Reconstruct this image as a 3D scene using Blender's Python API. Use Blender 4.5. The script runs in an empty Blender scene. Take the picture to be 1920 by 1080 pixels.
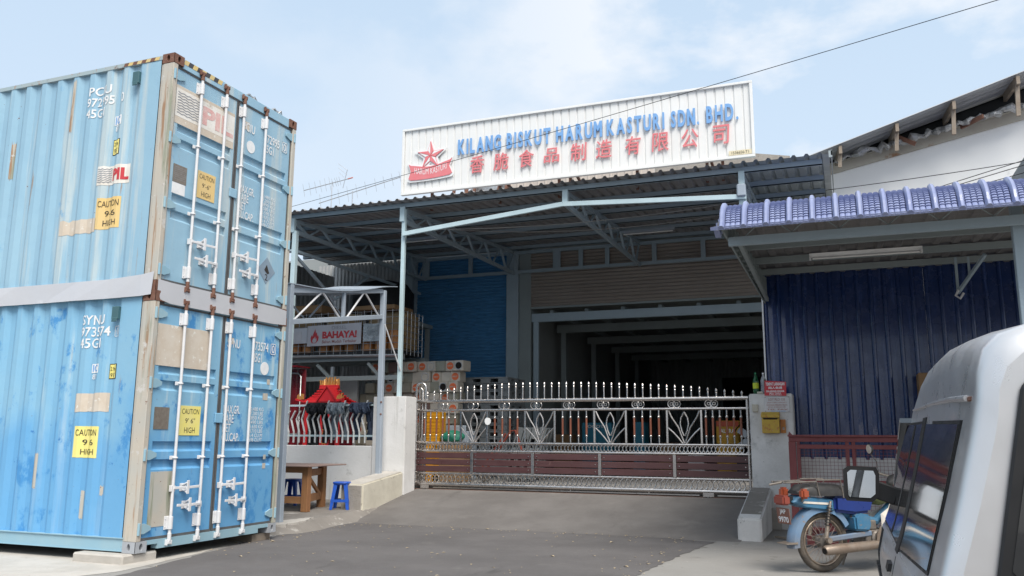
import bpy, bmesh, math, random
from mathutils import Vector, Matrix

# ---------------------------------------------------------------- camera
scene = bpy.context.scene
COL = scene.collection
cam_d = bpy.data.cameras.new('camera')
cam_d.sensor_width = 36.0
cam_d.lens = 1577.0 / 1920.0 * 36.0
cam_d.clip_start = 0.05
cam_d.clip_end = 2000.0
cam = bpy.data.objects.new('camera', cam_d)
COL.objects.link(cam)
HEAD, PITCH, ROLL = math.radians(-21.5), math.radians(10.16), math.radians(0.37)
_Rw = Vector((math.cos(HEAD), -math.sin(HEAD), 0)); _Fw = Vector((math.sin(HEAD), math.cos(HEAD), 0))
_f = _Fw * math.cos(PITCH) + Vector((0, 0, math.sin(PITCH)))
_u0 = -_Fw * math.sin(PITCH) + Vector((0, 0, math.cos(PITCH)))
_r = _Rw * math.cos(ROLL) + _u0 * math.sin(ROLL)
_u = -_Rw * math.sin(ROLL) + _u0 * math.cos(ROLL)
cam.matrix_world = Matrix(((_r.x, _u.x, -_f.x, 0), (_r.y, _u.y, -_f.y, 0), (_r.z, _u.z, -_f.z, 1.35), (0, 0, 0, 1)))
scene.camera = cam

# ---------------------------------------------------------------- world, sun, exposure
SUN_ELEV = math.radians(55)
SUN_AZ = Vector((0.6, -0.8))                      # horizontal direction towards the sun
SUN_AZ.normalize()
world = bpy.data.worlds.new('World'); scene.world = world; world.use_nodes = True
wn = world.node_tree; wn.nodes.clear()
def wnode(t, **k):
    n = wn.nodes.new(t)
    for a, b in k.items(): setattr(n, a, b)
    return n
sky = wnode('ShaderNodeTexSky'); sky.sky_type = 'NISHITA'; sky.sun_disc = False
sky.sun_elevation = SUN_ELEV; sky.sun_rotation = math.atan2(SUN_AZ.x, SUN_AZ.y)
sky.air_density = 1.0; sky.dust_density = 2.5; sky.ozone_density = 1.5
tc = wnode('ShaderNodeTexCoord')
mp = wnode('ShaderNodeMapping'); mp.inputs['Scale'].default_value = (1.0, 1.0, 1.9); mp.inputs['Location'].default_value = (0.35, 0.1, 0.2)
wn.links.new(tc.outputs['Generated'], mp.inputs['Vector'])
n1 = wnode('ShaderNodeTexNoise'); n1.inputs['Scale'].default_value = 3.4; n1.inputs['Detail'].default_value = 9; n1.inputs['Roughness'].default_value = 0.56; n1.inputs['Distortion'].default_value = 0.1
wn.links.new(mp.outputs[0], n1.inputs['Vector'])
rp = wnode('ShaderNodeValToRGB'); rp.color_ramp.elements[0].position = 0.43; rp.color_ramp.elements[1].position = 0.57
wn.links.new(n1.outputs['Fac'], rp.inputs['Fac'])
sx = wnode('ShaderNodeSeparateXYZ'); wn.links.new(tc.outputs['Generated'], sx.inputs[0])
hz = wnode('ShaderNodeMapRange'); hz.inputs[1].default_value = 0.02; hz.inputs[2].default_value = 0.55; hz.inputs[3].default_value = 0.7; hz.inputs[4].default_value = 0.0
wn.links.new(sx.outputs['Z'], hz.inputs[0])
CLOUD = (6.1, 6.25, 6.5, 1); VEIL = (4.15, 5.25, 6.45, 1)
mx0 = wnode('ShaderNodeMixRGB'); mx0.inputs['Fac'].default_value = 0.8; mx0.inputs['Color2'].default_value = VEIL
wn.links.new(sky.outputs[0], mx0.inputs['Color1'])
mx1 = wnode('ShaderNodeMixRGB'); mx1.inputs['Color2'].default_value = (5.0, 5.7, 6.5, 1)
wn.links.new(hz.outputs[0], mx1.inputs['Fac']); wn.links.new(mx0.outputs[0], mx1.inputs['Color1'])
mx2 = wnode('ShaderNodeMixRGB'); mx2.inputs['Color2'].default_value = CLOUD
mul = wnode('ShaderNodeMath', operation='MULTIPLY'); mul.inputs[1].default_value = 1.0
mk_ = wnode('ShaderNodeMapRange'); mk_.inputs[1].default_value = -0.5; mk_.inputs[2].default_value = -0.12; mk_.inputs[3].default_value = 0.18; mk_.inputs[4].default_value = 1.0; wn.links.new(sx.outputs['X'], mk_.inputs[0])
mu2 = wnode('ShaderNodeMath', operation='MULTIPLY'); wn.links.new(rp.outputs['Color'], mu2.inputs[0]); wn.links.new(mk_.outputs[0], mu2.inputs[1])
wn.links.new(mu2.outputs[0], mul.inputs[0]); wn.links.new(mul.outputs[0], mx2.inputs['Fac']); wn.links.new(mx1.outputs[0], mx2.inputs['Color1'])
bg = wnode('ShaderNodeBackground'); bg.inputs['Strength'].default_value = 0.1
out = wnode('ShaderNodeOutputWorld')
wn.links.new(mx2.outputs[0], bg.inputs['Color']); wn.links.new(bg.outputs[0], out.inputs['Surface'])

sun_d = bpy.data.lights.new('sun', 'SUN'); sun_d.energy = 2.8; sun_d.angle = math.radians(32); sun_d.color = (1.0, 0.95, 0.87)
sun = bpy.data.objects.new('sun', sun_d); COL.objects.link(sun)
sd = Vector((SUN_AZ.x * math.cos(SUN_ELEV), SUN_AZ.y * math.cos(SUN_ELEV), math.sin(SUN_ELEV)))
sun.rotation_euler = sd.to_track_quat('Z', 'Y').to_euler()
scene.view_settings.view_transform = 'Standard'; scene.view_settings.look = 'None'
scene.view_settings.exposure = 0.68; scene.view_settings.gamma = 1.0; scene.view_settings.use_curve_mapping = False

# ---------------------------------------------------------------- materials
RND = random.Random(11)
def lin(r, g, b):
    f = lambda c: (c / 255 / 12.92) if c <= 10 else ((c / 255 + 0.055) / 1.055) ** 2.4
    return (f(r), f(g), f(b))
def M(name, col, rough=0.6, metal=0.0, var=None, vscale=2.0, vamt=0.6, spot=None, spot2=None, streak=None, bump=0.0, bscale=30.0,
      spec=0.4, alpha=1.0, trans=0.0, emit=None, rvar=0.15, stretch=(1, 1, 1), coat=0.0, zmix=None, cracks=None, smear=None):
    """col: base. var: second colour mixed by a large noise. spot: (colour, scale, threshold, softness). streak: (colour, scale, threshold, softness) stretched in z."""
    m = bpy.data.materials.new(name); m.use_nodes = True
    nt = m.node_tree; b = nt.nodes['Principled BSDF']; L = nt.links.new
    def nd(t, **k):
        n = nt.nodes.new(t)
        for a, v in k.items(): setattr(n, a, v)
        return n
    b.inputs['Metallic'].default_value = metal
    b.inputs['Specular IOR Level'].default_value = spec
    if coat: b.inputs['Coat Weight'].default_value = coat; b.inputs['Coat Roughness'].default_value = 0.08
    tcn = nd('ShaderNodeTexCoord'); oi = nd('ShaderNodeObjectInfo')
    sc = nd('ShaderNodeMath', operation='MULTIPLY'); sc.inputs[1].default_value = 37.0; L(oi.outputs['Random'], sc.inputs[0])
    add = nd('ShaderNodeVectorMath', operation='ADD'); L(tcn.outputs['Object'], add.inputs[0]); L(sc.outputs[0], add.inputs[1])
    vec = add.outputs[0]
    def noise(scale, det=5, rough=0.6, st=(1, 1, 1)):
        v = vec
        if st != (1, 1, 1):
            mpn = nd('ShaderNodeMapping'); mpn.inputs['Scale'].default_value = st; L(vec, mpn.inputs['Vector']); v = mpn.outputs[0]
        n = nd('ShaderNodeTexNoise'); n.inputs['Scale'].default_value = scale; n.inputs['Detail'].default_value = det; n.inputs['Roughness'].default_value = rough
        L(v, n.inputs['Vector']); return n.outputs['Fac']
    cur = None
    def mix(fac, c2):
        nonlocal cur
        mxn = nd('ShaderNodeMixRGB')
        if cur is None: mxn.inputs['Color1'].default_value = (*col, 1)
        else: L(cur, mxn.inputs['Color1'])
        mxn.inputs['Color2'].default_value = (*c2, 1); L(fac, mxn.inputs['Fac']); cur = mxn.outputs[0]
    def thr(fac, lo, hi, amt=1.0):
        r = nd('ShaderNodeMapRange'); r.inputs[1].default_value = lo; r.inputs[2].default_value = hi; r.inputs[3].default_value = 0; r.inputs[4].default_value = amt
        r.interpolation_type = 'SMOOTHSTEP'; L(fac, r.inputs[0]); return r.outputs[0]
    if var is None: var = tuple(c * 0.82 for c in col)
    mix(thr(noise(vscale, 6, 0.62, stretch), 0.32, 0.68, vamt), var)
    for s in (streak if isinstance(streak, list) else [streak] if streak else []):
        c, s_, t_, w_ = s[:4]
        mix(thr(noise(s_, 5, 0.65, (1, 1, 0.07)), t_, t_ + w_), c)
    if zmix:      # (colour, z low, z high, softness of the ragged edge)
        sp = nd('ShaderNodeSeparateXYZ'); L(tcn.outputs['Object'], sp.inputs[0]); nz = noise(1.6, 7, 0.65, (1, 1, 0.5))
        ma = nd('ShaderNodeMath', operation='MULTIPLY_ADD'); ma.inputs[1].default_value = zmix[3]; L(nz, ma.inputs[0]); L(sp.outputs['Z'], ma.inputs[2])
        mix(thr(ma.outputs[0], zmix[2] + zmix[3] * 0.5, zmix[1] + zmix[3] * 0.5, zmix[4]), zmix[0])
    if smear:     # (colour, scale, threshold, softness, stretch)
        mix(thr(noise(smear[1], 6, 0.7, smear[4]), smear[2], smear[2] + smear[3]), smear[0])
    if cracks:    # (colour, scale, width)
        wv = nd('ShaderNodeTexNoise'); wv.inputs['Scale'].default_value = 1.7; wv.inputs['Detail'].default_value = 6; L(vec, wv.inputs['Vector'])
        wa = nd('ShaderNodeVectorMath', operation='MULTIPLY_ADD'); wa.inputs[1].default_value = (1.1, 1.1, 1.1); L(wv.outputs['Color'], wa.inputs[0]); L(vec, wa.inputs[2])
        vo = nd('ShaderNodeTexVoronoi'); vo.feature = 'DISTANCE_TO_EDGE'; vo.inputs['Scale'].default_value = cracks[1]; L(wa.outputs[0], vo.inputs['Vector'])
        fa = thr(vo.outputs['Distance'], cracks[2], cracks[2] * 0.3); msk = thr(noise(0.55, 3), 0.5, 0.58)
        mm_ = nd('ShaderNodeMath', operation='MULTIPLY'); L(fa, mm_.inputs[0]); L(msk, mm_.inputs[1]); mix(mm_.outputs[0], cracks[0])
    for s in (spot, spot2):
        if s: mix(thr(noise(s[1], 8, 0.7), s[2], s[2] + s[3]), s[0])
    L(cur, b.inputs['Base Color'])
    if rvar:
        rr = nd('ShaderNodeMapRange'); rr.inputs[3].default_value = max(0.02, rough - rvar); rr.inputs[4].default_value = min(1, rough + rvar)
        rr.inputs[1].default_value = 0.3; rr.inputs[2].default_value = 0.7
        L(noise(vscale * 3.1, 4), rr.inputs[0]); L(rr.outputs[0], b.inputs['Roughness'])
    else: b.inputs['Roughness'].default_value = rough
    if bump:
        bn = nd('ShaderNodeBump'); bn.inputs['Strength'].default_value = bump; bn.inputs['Distance'].default_value = 0.02
        L(noise(bscale, 8, 0.65), bn.inputs['Height']); L(bn.outputs[0], b.inputs['Normal'])
    if trans: b.inputs['Transmission Weight'].default_value = trans
    if alpha < 1: b.inputs['Alpha'].default_value = alpha
    if emit: b.inputs['Emission Color'].default_value = (*emit[:3], 1); b.inputs['Emission Strength'].default_value = emit[3]
    return m
RUST = (0.16, 0.065, 0.035); RUSTL = (0.36, 0.19, 0.10)
MT = {}
def mk(key, *a, **k): MT[key] = M(key, *a, **k)
mk('asphalt', (0.145, 0.136, 0.134), 0.9, var=(0.112, 0.105, 0.104), vscale=0.8, vamt=0.9, smear=((0.085, 0.081, 0.08), 1.5, 0.6, 0.16, (1.6, 0.35, 1)), spot=((0.34, 0.33, 0.32), 55, 0.665, 0.04), spot2=((0.19, 0.18, 0.17), 1.7, 0.6, 0.18), bump=0.5, bscale=160, spec=0.25)
mk('concrete_ground', (0.27, 0.26, 0.245), 0.85, smear=((0.19, 0.18, 0.17), 2.2, 0.57, 0.16, (0.8, 1.3, 1)), var=(0.235, 0.22, 0.205), vscale=0.9, spot=((0.15, 0.14, 0.125), 3.2, 0.6, 0.1), spot2=((0.46, 0.43, 0.39), 7, 0.62, 0.1), bump=0.25, bscale=40, spec=0.25)
mk('concrete_pale', (0.5, 0.47, 0.43), 0.85, var=(0.36, 0.335, 0.3), vscale=2.5, spot=((0.24, 0.22, 0.2), 9, 0.63, 0.08), bump=0.4, bscale=50, spec=0.25)
mk('apron_concrete', (0.172, 0.16, 0.152), 0.88, var=(0.132, 0.122, 0.116), vscale=1.1, vamt=0.9, smear=((0.125, 0.116, 0.11), 1.8, 0.56, 0.2, (1.4, 0.3, 1)), spot=((0.2, 0.187, 0.175), 1.6, 0.56, 0.2), spot2=((0.085, 0.078, 0.072), 14, 0.66, 0.05), bump=0.25, bscale=70, spec=0.25)
mk('platform_concrete', (0.24, 0.22, 0.2), 0.88, var=(0.17, 0.155, 0.14), vscale=1.6, spot=((0.4, 0.38, 0.35), 2.6, 0.56, 0.1), bump=0.3, bscale=60, spec=0.25)
mk('yard_floor', (0.36, 0.34, 0.32), 0.9, vscale=1.0)
mk('whitewash', (0.74, 0.73, 0.72), 0.8, var=(0.6, 0.59, 0.57), vscale=1.6, spot=((0.36, 0.35, 0.33), 2.6, 0.575, 0.18), spot2=((0.24, 0.23, 0.21), 13, 0.645, 0.07), streak=((0.42, 0.41, 0.38), 5, 0.6, 0.2), bump=0.2, bscale=30, spec=0.25)
mk('whitewash_stained', (0.66, 0.65, 0.64), 0.8, var=(0.5, 0.49, 0.48), vscale=1.8, vamt=0.8, spot=((0.3, 0.3, 0.29), 3.1, 0.54, 0.2), spot2=((0.17, 0.17, 0.165), 22, 0.63, 0.1), bump=0.25, bscale=30, spec=0.25)
mk('wall_cream', (0.66, 0.62, 0.52), 0.85, var=(0.5, 0.46, 0.38), vscale=3, spot=((0.3, 0.27, 0.22), 5, 0.6, 0.12), bump=0.3, bscale=40, spec=0.25)
mk('rough_cement', (0.36, 0.33, 0.3), 0.9, var=(0.26, 0.24, 0.21), vscale=5, spot=((0.14, 0.13, 0.12), 18, 0.6, 0.1), bump=0.7, bscale=35, spec=0.2)
mk('gable_white', (0.86, 0.86, 0.85), 0.8, var=(0.8, 0.8, 0.79), vscale=0.5, spot=((0.55, 0.55, 0.54), 1.3, 0.62, 0.12), spec=0.25)
BLU = (0.265, 0.44, 0.57)
mk('container_paint', BLU, 0.5, smear=((0.36, 0.27, 0.2), 16, 0.7, 0.05, (1, 1, 0.25)), var=(0.3, 0.48, 0.6), vscale=1.1, vamt=0.9, streak=[((0.45, 0.54, 0.57), 3.4, 0.53, 0.14), ((0.31, 0.22, 0.16), 10, 0.665, 0.08)], spot=(RUST, 13, 0.685, 0.03), spot2=((0.19, 0.39, 0.58), 2.0, 0.62, 0.12), bump=0.3, bscale=2.2)
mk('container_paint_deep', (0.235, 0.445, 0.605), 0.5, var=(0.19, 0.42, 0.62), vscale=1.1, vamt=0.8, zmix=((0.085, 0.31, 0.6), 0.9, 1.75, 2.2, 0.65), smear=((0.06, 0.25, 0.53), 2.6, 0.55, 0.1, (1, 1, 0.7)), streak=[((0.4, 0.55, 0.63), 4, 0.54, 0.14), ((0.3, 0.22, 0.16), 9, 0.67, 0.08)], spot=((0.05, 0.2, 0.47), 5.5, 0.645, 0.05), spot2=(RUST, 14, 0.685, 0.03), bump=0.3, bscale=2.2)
mk('container_rail', (0.32, 0.42, 0.46), 0.6, var=(0.4, 0.42, 0.4), vscale=4, spot=(RUST, 4.5, 0.56, 0.1), spot2=(RUSTL, 11, 0.58, 0.06))
mk('container_rail_blue', (0.25, 0.42, 0.52), 0.6, var=(0.33, 0.46, 0.5), vscale=2, spot=(RUST, 8, 0.66, 0.05), streak=((0.36, 0.27, 0.18), 8, 0.66, 0.08))
mk('post_primer', (0.5, 0.45, 0.38), 0.65, var=(0.42, 0.44, 0.42), vscale=2.2, streak=[((0.33, 0.2, 0.12), 9, 0.54, 0.1), ((0.26, 0.28, 0.21), 6, 0.55, 0.12)], spot=(RUST, 17, 0.63, 0.05), spot2=((0.55, 0.53, 0.5), 5, 0.6, 0.06))
mk('rusty_steel', (0.15, 0.07, 0.05), 0.8, var=(0.24, 0.13, 0.09), vscale=9, spot=((0.33, 0.2, 0.14), 20, 0.62, 0.08), bump=0.3, bscale=60)
mk('casting_grey', (0.38, 0.4, 0.43), 0.6, var=(0.3, 0.32, 0.35), vscale=6, spot=(RUST, 9, 0.64, 0.05))
mk('dark_hole', (0.012, 0.01, 0.009), 0.9, rvar=0)  # near-black stands for the shade inside holes, slots and the exhaust mouth
mk('gasket', (0.085, 0.085, 0.088), 0.75, var=(0.13, 0.13, 0.13), vscale=6)
mk('bar_white', (0.78, 0.8, 0.8), 0.45)
mk('rod_white', (0.72, 0.72, 0.74), 0.4, var=(0.62, 0.62, 0.62), vscale=7, spot=((0.42, 0.3, 0.22), 22, 0.7, 0.04))
mk('galv_sheet', (0.58, 0.585, 0.61), 0.45, 0.25, var=(0.55, 0.555, 0.59), vscale=1.6, spot=((0.7, 0.7, 0.72), 1.2, 0.6, 0.1), bump=0.15, bscale=5)
mk('caution_orange', (0.74, 0.52, 0.2), 0.55, var=(0.68, 0.52, 0.27), vscale=5)
mk('caution_yellow', (0.8, 0.7, 0.2), 0.55, var=(0.76, 0.68, 0.3), vscale=5)
mk('print_black', (0.035, 0.03, 0.025), 0.6, rvar=0)
mk('print_faded', (0.3, 0.31, 0.34), 0.7, rvar=0)
mk('print_white', (0.8, 0.8, 0.8), 0.6, var=(0.66, 0.68, 0.7), vscale=14)
mk('print_red', (0.55, 0.05, 0.06), 0.6, rvar=0)
mk('print_pink', (0.66, 0.36, 0.34), 0.7, var=(0.72, 0.6, 0.56), vscale=9)
mk('print_brown', (0.3, 0.1, 0.08), 0.6, rvar=0)
mk('sticker_white', (0.78, 0.76, 0.72), 0.6, var=(0.62, 0.56, 0.47), vscale=3.2, spot=((0.5, 0.44, 0.36), 5, 0.6, 0.08))
mk('sticker_ghost', (0.55, 0.47, 0.38), 0.75, var=(0.64, 0.59, 0.52), vscale=5, spot=((0.7, 0.68, 0.63), 14, 0.58, 0.08))
mk('csc_bronze', (0.2, 0.17, 0.14), 0.5, 0.3, var=(0.28, 0.25, 0.22), vscale=25)
mk('placard_grey', (0.24, 0.31, 0.38), 0.6, var=(0.18, 0.25, 0.33), vscale=9)
mk('hazard_yellow', (0.66, 0.5, 0.2), 0.6, var=(0.56, 0.46, 0.28), vscale=8)
mk('hazard_black', (0.06, 0.06, 0.065), 0.6)
mk('vent_teal', (0.055, 0.13, 0.15), 0.5)
mk('sign_white', (0.76, 0.76, 0.75), 0.55, var=(0.7, 0.7, 0.685), vscale=1.5, streak=((0.6, 0.6, 0.58), 7, 0.62, 0.15), spec=0.3)
mk('letter_blue', (0.17, 0.355, 0.66), 0.5, var=(0.21, 0.4, 0.7), vscale=3)
mk('letter_red', (0.68, 0.18, 0.2), 0.5, var=(0.7, 0.25, 0.26), vscale=4)
mk('plate_cream', (0.7, 0.62, 0.44), 0.6)
mk('steel_bluegrey', (0.34, 0.42, 0.475), 0.45, var=(0.3, 0.375, 0.425), vscale=3, spot=((0.2, 0.17, 0.15), 14, 0.72, 0.04))
mk('steel_greypaint', (0.36, 0.41, 0.47), 0.45, var=(0.3, 0.35, 0.41), vscale=2, spot=((0.22, 0.17, 0.14), 16, 0.72, 0.03), streak=((0.45, 0.48, 0.52), 9, 0.64, 0.1))
mk('steel_paleblue', (0.5, 0.62, 0.66), 0.4, var=(0.42, 0.54, 0.58), vscale=3, spot=((0.28, 0.23, 0.2), 20, 0.73, 0.03))
mk('roof_metal', (0.27, 0.265, 0.27), 0.5, 0.1, var=(0.225, 0.22, 0.222), vscale=1.0, streak=None)
mk('roof_metal_end', (0.34, 0.385, 0.395), 0.5, 0.2, var=(0.2, 0.235, 0.245), vscale=1.0)
mk('wall_sheet_grey', (0.42, 0.43, 0.43), 0.55, var=(0.2, 0.2, 0.2), vscale=1.2, streak=((0.14, 0.12, 0.1), 5, 0.58, 0.15))
mk('wall_sheet_beige', (0.52, 0.46, 0.41), 0.6, var=(0.42, 0.37, 0.33), vscale=1.5)
mk('shutter_blue', (0.065, 0.215, 0.42), 0.42, var=(0.055, 0.185, 0.36), vscale=1.3)
mk('shutter_brown', (0.3, 0.262, 0.232), 0.6, var=(0.25, 0.215, 0.19), vscale=1.0)
mk('shade_black', (0.02, 0.022, 0.024), 0.9, rvar=0)  # near-black colour standing for unlit depth in the eave gap and rear doorway
mk('interior_wall', (0.3, 0.32, 0.32), 0.85, vscale=0.8)
mk('interior_beam', (0.27, 0.31, 0.315), 0.6, vscale=1)
mk('stainless', (0.62, 0.585, 0.56), 0.29, 1.0, var=(0.5, 0.47, 0.45), vscale=6, rvar=0.12)
mk('stainless_dull', (0.5, 0.47, 0.45), 0.34, 1.0, var=(0.42, 0.39, 0.37), vscale=6, rvar=0.1)
mk('plank_maroon', (0.088, 0.04, 0.042), 0.42, var=(0.062, 0.03, 0.031), vscale=2.0, stretch=(1.2, 8, 14), spot=((0.17, 0.1, 0.09), 6, 0.66, 0.06))
mk('sleeve_brown', (0.21, 0.075, 0.045), 0.4)
mk('timber', (0.36, 0.175, 0.075), 0.7, var=(0.24, 0.11, 0.05), vscale=3, stretch=(5, 5, 0.6), spot=((0.16, 0.08, 0.045), 9, 0.64, 0.06), bump=0.2, bscale=30)
mk('timber_flat', (0.36, 0.18, 0.08), 0.7, var=(0.24, 0.12, 0.055), vscale=3, stretch=(0.7, 5, 5), bump=0.2, bscale=30)
mk('table_top', (0.3, 0.22, 0.19), 0.5, var=(0.24, 0.16, 0.14), vscale=2)
mk('stool_blue', (0.02, 0.1, 0.5), 0.38, var=(0.02, 0.085, 0.42), vscale=4, rvar=0.06)
mk('denim_black', (0.022, 0.024, 0.028), 0.95, var=(0.032, 0.034, 0.04), vscale=9, bump=0.9, bscale=20, spec=0.1)
mk('denim_grey', (0.3, 0.35, 0.39), 0.95, var=(0.16, 0.19, 0.22), vscale=7, bump=0.9, bscale=20, spec=0.1)
mk('denim_navy', (0.045, 0.06, 0.095), 0.95, var=(0.085, 0.11, 0.16), vscale=8, bump=0.9, bscale=20, spec=0.1)
mk('shrine_red', (0.56, 0.022, 0.03), 0.38, var=(0.46, 0.02, 0.025), vscale=5)
mk('gold_paint', (0.62, 0.36, 0.1), 0.45, 0.3, var=(0.6, 0.16, 0.06), vscale=40)
mk('maroon_gloss', (0.16, 0.008, 0.014), 0.25, var=(0.11, 0.006, 0.01), vscale=2)
mk('tin_pale', (0.6, 0.55, 0.47), 0.5, 0.1, var=(0.45, 0.41, 0.35), vscale=6, spot=((0.17, 0.12, 0.08), 9, 0.62, 0.08))
mk('tin_olive', (0.34, 0.315, 0.24), 0.4, 0.4, var=(0.4, 0.38, 0.32), vscale=5, spot=((0.14, 0.1, 0.07), 9, 0.62, 0.08))
mk('tin_brown', (0.19, 0.12, 0.105), 0.5, 0.1, var=(0.24, 0.15, 0.13), vscale=5)
mk('label_orange', (0.72, 0.13, 0.04), 0.5, var=(0.66, 0.2, 0.08), vscale=20)
mk('pallet_grey', (0.2, 0.215, 0.222), 0.6, var=(0.165, 0.178, 0.184), vscale=3, spot=((0.19, 0.19, 0.19), 6, 0.64, 0.08))
mk('crate_yellow', (0.66, 0.3, 0.012), 0.45, var=(0.56, 0.25, 0.01), vscale=4)
mk('sack_green', (0.02, 0.2, 0.13), 0.6, var=(0.015, 0.13, 0.09), vscale=8, bump=0.7, bscale=14)
mk('wire_steel', (0.4, 0.41, 0.42), 0.4, 0.7)
mk('drum_orange', (0.45, 0.19, 0.06), 0.5, var=(0.46, 0.21, 0.08), vscale=4)
mk('drum_cream', (0.56, 0.42, 0.2), 0.5, var=(0.45, 0.33, 0.16), vscale=4)
mk('tote_plastic', (0.34, 0.235, 0.12), 0.5, var=(0.24, 0.165, 0.085), vscale=3)
mk('sign_grey', (0.52, 0.52, 0.55), 0.4, var=(0.46, 0.46, 0.49), vscale=2)
mk('paper', (0.62, 0.62, 0.64), 0.8)
mk('tank_black', (0.018, 0.018, 0.02), 0.6)
mk('cable_black', (0.015, 0.014, 0.014), 0.6, rvar=0)
mk('aluminium', (0.6, 0.61, 0.63), 0.4, 0.8)
mk('antenna_tip', (0.6, 0.2, 0.16), 0.5)
mk('old_timber', (0.3, 0.25, 0.2), 0.9, var=(0.22, 0.17, 0.13), vscale=4, bump=0.4, bscale=30)
mk('eave_steel', (0.5, 0.47, 0.4), 0.7, var=(0.42, 0.38, 0.32), vscale=1.5, spot=((0.33, 0.18, 0.1), 2.4, 0.56, 0.12))
mk('eave_sheet', (0.4, 0.41, 0.42), 0.6, 0.1, var=(0.32, 0.32, 0.33), vscale=1)
mk('foil', (0.5, 0.5, 0.5), 0.35, 0.7, var=(0.1, 0.1, 0.1), vscale=4, bump=1.0, bscale=9)
mk('tile_blue', (0.21, 0.245, 0.42), 0.42, var=(0.265, 0.3, 0.455), vscale=2.4, vamt=0.9, smear=((0.17, 0.2, 0.36), 5, 0.57, 0.12, (1, 1, 0.5)), spot=((0.34, 0.22, 0.14), 9, 0.69, 0.04), coat=0.25)
mk('soffit_sheet', (0.2, 0.19, 0.185), 0.6, var=(0.16, 0.152, 0.148), vscale=1.2)
mk('wall_navy', (0.013, 0.034, 0.125), 0.26, var=(0.011, 0.026, 0.095), vscale=1.6, streak=[((0.035, 0.065, 0.19), 14, 0.55, 0.12), ((0.12, 0.15, 0.26), 30, 0.68, 0.06)], spec=0.5, coat=0.3, rvar=0.1)
mk('tube_white', (0.75, 0.75, 0.75), 0.4, rvar=0)
mk('tube_glass', (0.8, 0.8, 0.78), 0.2, rvar=0)
mk('fence_oxide', (0.165, 0.04, 0.042), 0.55, var=(0.13, 0.032, 0.034), vscale=3, spot=((0.25, 0.12, 0.1), 11, 0.68, 0.05))
mk('mailbox_yellow', (0.5, 0.34, 0.04), 0.5, var=(0.38, 0.22, 0.04), vscale=9, spot=((0.34, 0.11, 0.04), 14, 0.56, 0.08), spot2=((0.5, 0.45, 0.38), 26, 0.62, 0.05))
mk('mailbox_orange', (0.42, 0.17, 0.03), 0.5, var=(0.36, 0.12, 0.03), vscale=8)
mk('notice_red', (0.5, 0.03, 0.045), 0.45, var=(0.45, 0.03, 0.04), vscale=3)
mk('notice_grey', (0.5, 0.49, 0.5), 0.4, 0.2, var=(0.44, 0.43, 0.44), vscale=4)
mk('box_beige', (0.5, 0.47, 0.4), 0.6)
mk('bottle_green', (0.01, 0.18, 0.06), 0.1, trans=0.7, rvar=0)
mk('bottle_clear', (0.75, 0.78, 0.8), 0.1, trans=0.75, rvar=0)
mk('cap_green', (0.01, 0.2, 0.08), 0.4); mk('cap_white', (0.75, 0.75, 0.76), 0.4)
mk('bottle_label', (0.62, 0.62, 0.03), 0.5, var=(0.12, 0.4, 0.05), vscale=30)
mk('rubber', (0.065, 0.056, 0.048), 0.85, var=(0.17, 0.14, 0.11), vscale=9, bump=0.4, bscale=60)
mk('rim_steel', (0.42, 0.36, 0.3), 0.4, 0.8, var=(0.26, 0.18, 0.12), vscale=14)
mk('spoke_steel', (0.4, 0.33, 0.29), 0.45, 0.7)
mk('engine_grey', (0.22, 0.2, 0.18), 0.6, 0.5, var=(0.14, 0.11, 0.09), vscale=16)
mk('exhaust', (0.27, 0.22, 0.18), 0.5, 0.5, var=(0.19, 0.13, 0.09), vscale=9, spot=((0.2, 0.11, 0.07), 12, 0.6, 0.08))
mk('moto_skyblue', (0.035, 0.15, 0.27), 0.55, var=(0.09, 0.17, 0.25), vscale=9, spot=((0.22, 0.17, 0.13), 14, 0.6, 0.08))
mk('moto_fender', (0.11, 0.215, 0.36), 0.5, var=(0.19, 0.25, 0.33), vscale=6, zmix=((0.17, 0.15, 0.14), 0.25, 0.55, 0.5, 0.6), spot=((0.25, 0.19, 0.15), 9, 0.6, 0.08))
mk('moto_royal', (0.012, 0.03, 0.16), 0.4, var=(0.012, 0.035, 0.19), vscale=6)
mk('vinyl_black', (0.026, 0.025, 0.026), 0.45, var=(0.05, 0.048, 0.046), vscale=10)
mk('lens_orange', (0.33, 0.075, 0.035), 0.4); mk('lens_red', (0.24, 0.05, 0.035), 0.5, var=(0.22, 0.06, 0.04), vscale=20)
mk('plate_maroon', (0.17, 0.075, 0.055), 0.6, var=(0.22, 0.11, 0.08), vscale=10)
mk('shield_white', (0.66, 0.62, 0.56), 0.5, var=(0.5, 0.44, 0.38), vscale=7)
mk('net_green', (0.17, 0.2, 0.08), 0.8, var=(0.08, 0.1, 0.04), vscale=40, bump=1.0, bscale=30)
mk('van_silver', (0.66, 0.65, 0.65), 0.32, 0.6, var=(0.68, 0.68, 0.69), vscale=2.5, coat=0.3, rvar=0.06, zmix=((0.3, 0.28, 0.26), 0.2, 0.75, 0.3, 0.6))
mk('van_black', (0.018, 0.018, 0.019), 0.5)
mk('van_glass', (0.012, 0.014, 0.016), 0.03, spec=0.9, rvar=0, coat=1.0)
mk('mirror_glass', (0.8, 0.82, 0.83), 0.03, 1.0, rvar=0)
mk('chrome_strip', (0.55, 0.5, 0.45), 0.35, 0.8)
mk('cabinet_blue', (0.03, 0.2, 0.3), 0.5); mk('cabinet_yellow', (0.5, 0.28, 0.02), 0.5); mk('cabinet_red', (0.42, 0.07, 0.03), 0.5)
mk('cardboard', (0.27, 0.165, 0.085), 0.85)
mk('hedge_green', (0.05, 0.075, 0.03), 0.9)
mk('leaf_litter', (0.5, 0.42, 0.3), 0.8, var=(0.3, 0.2, 0.1), vscale=50)

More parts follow.
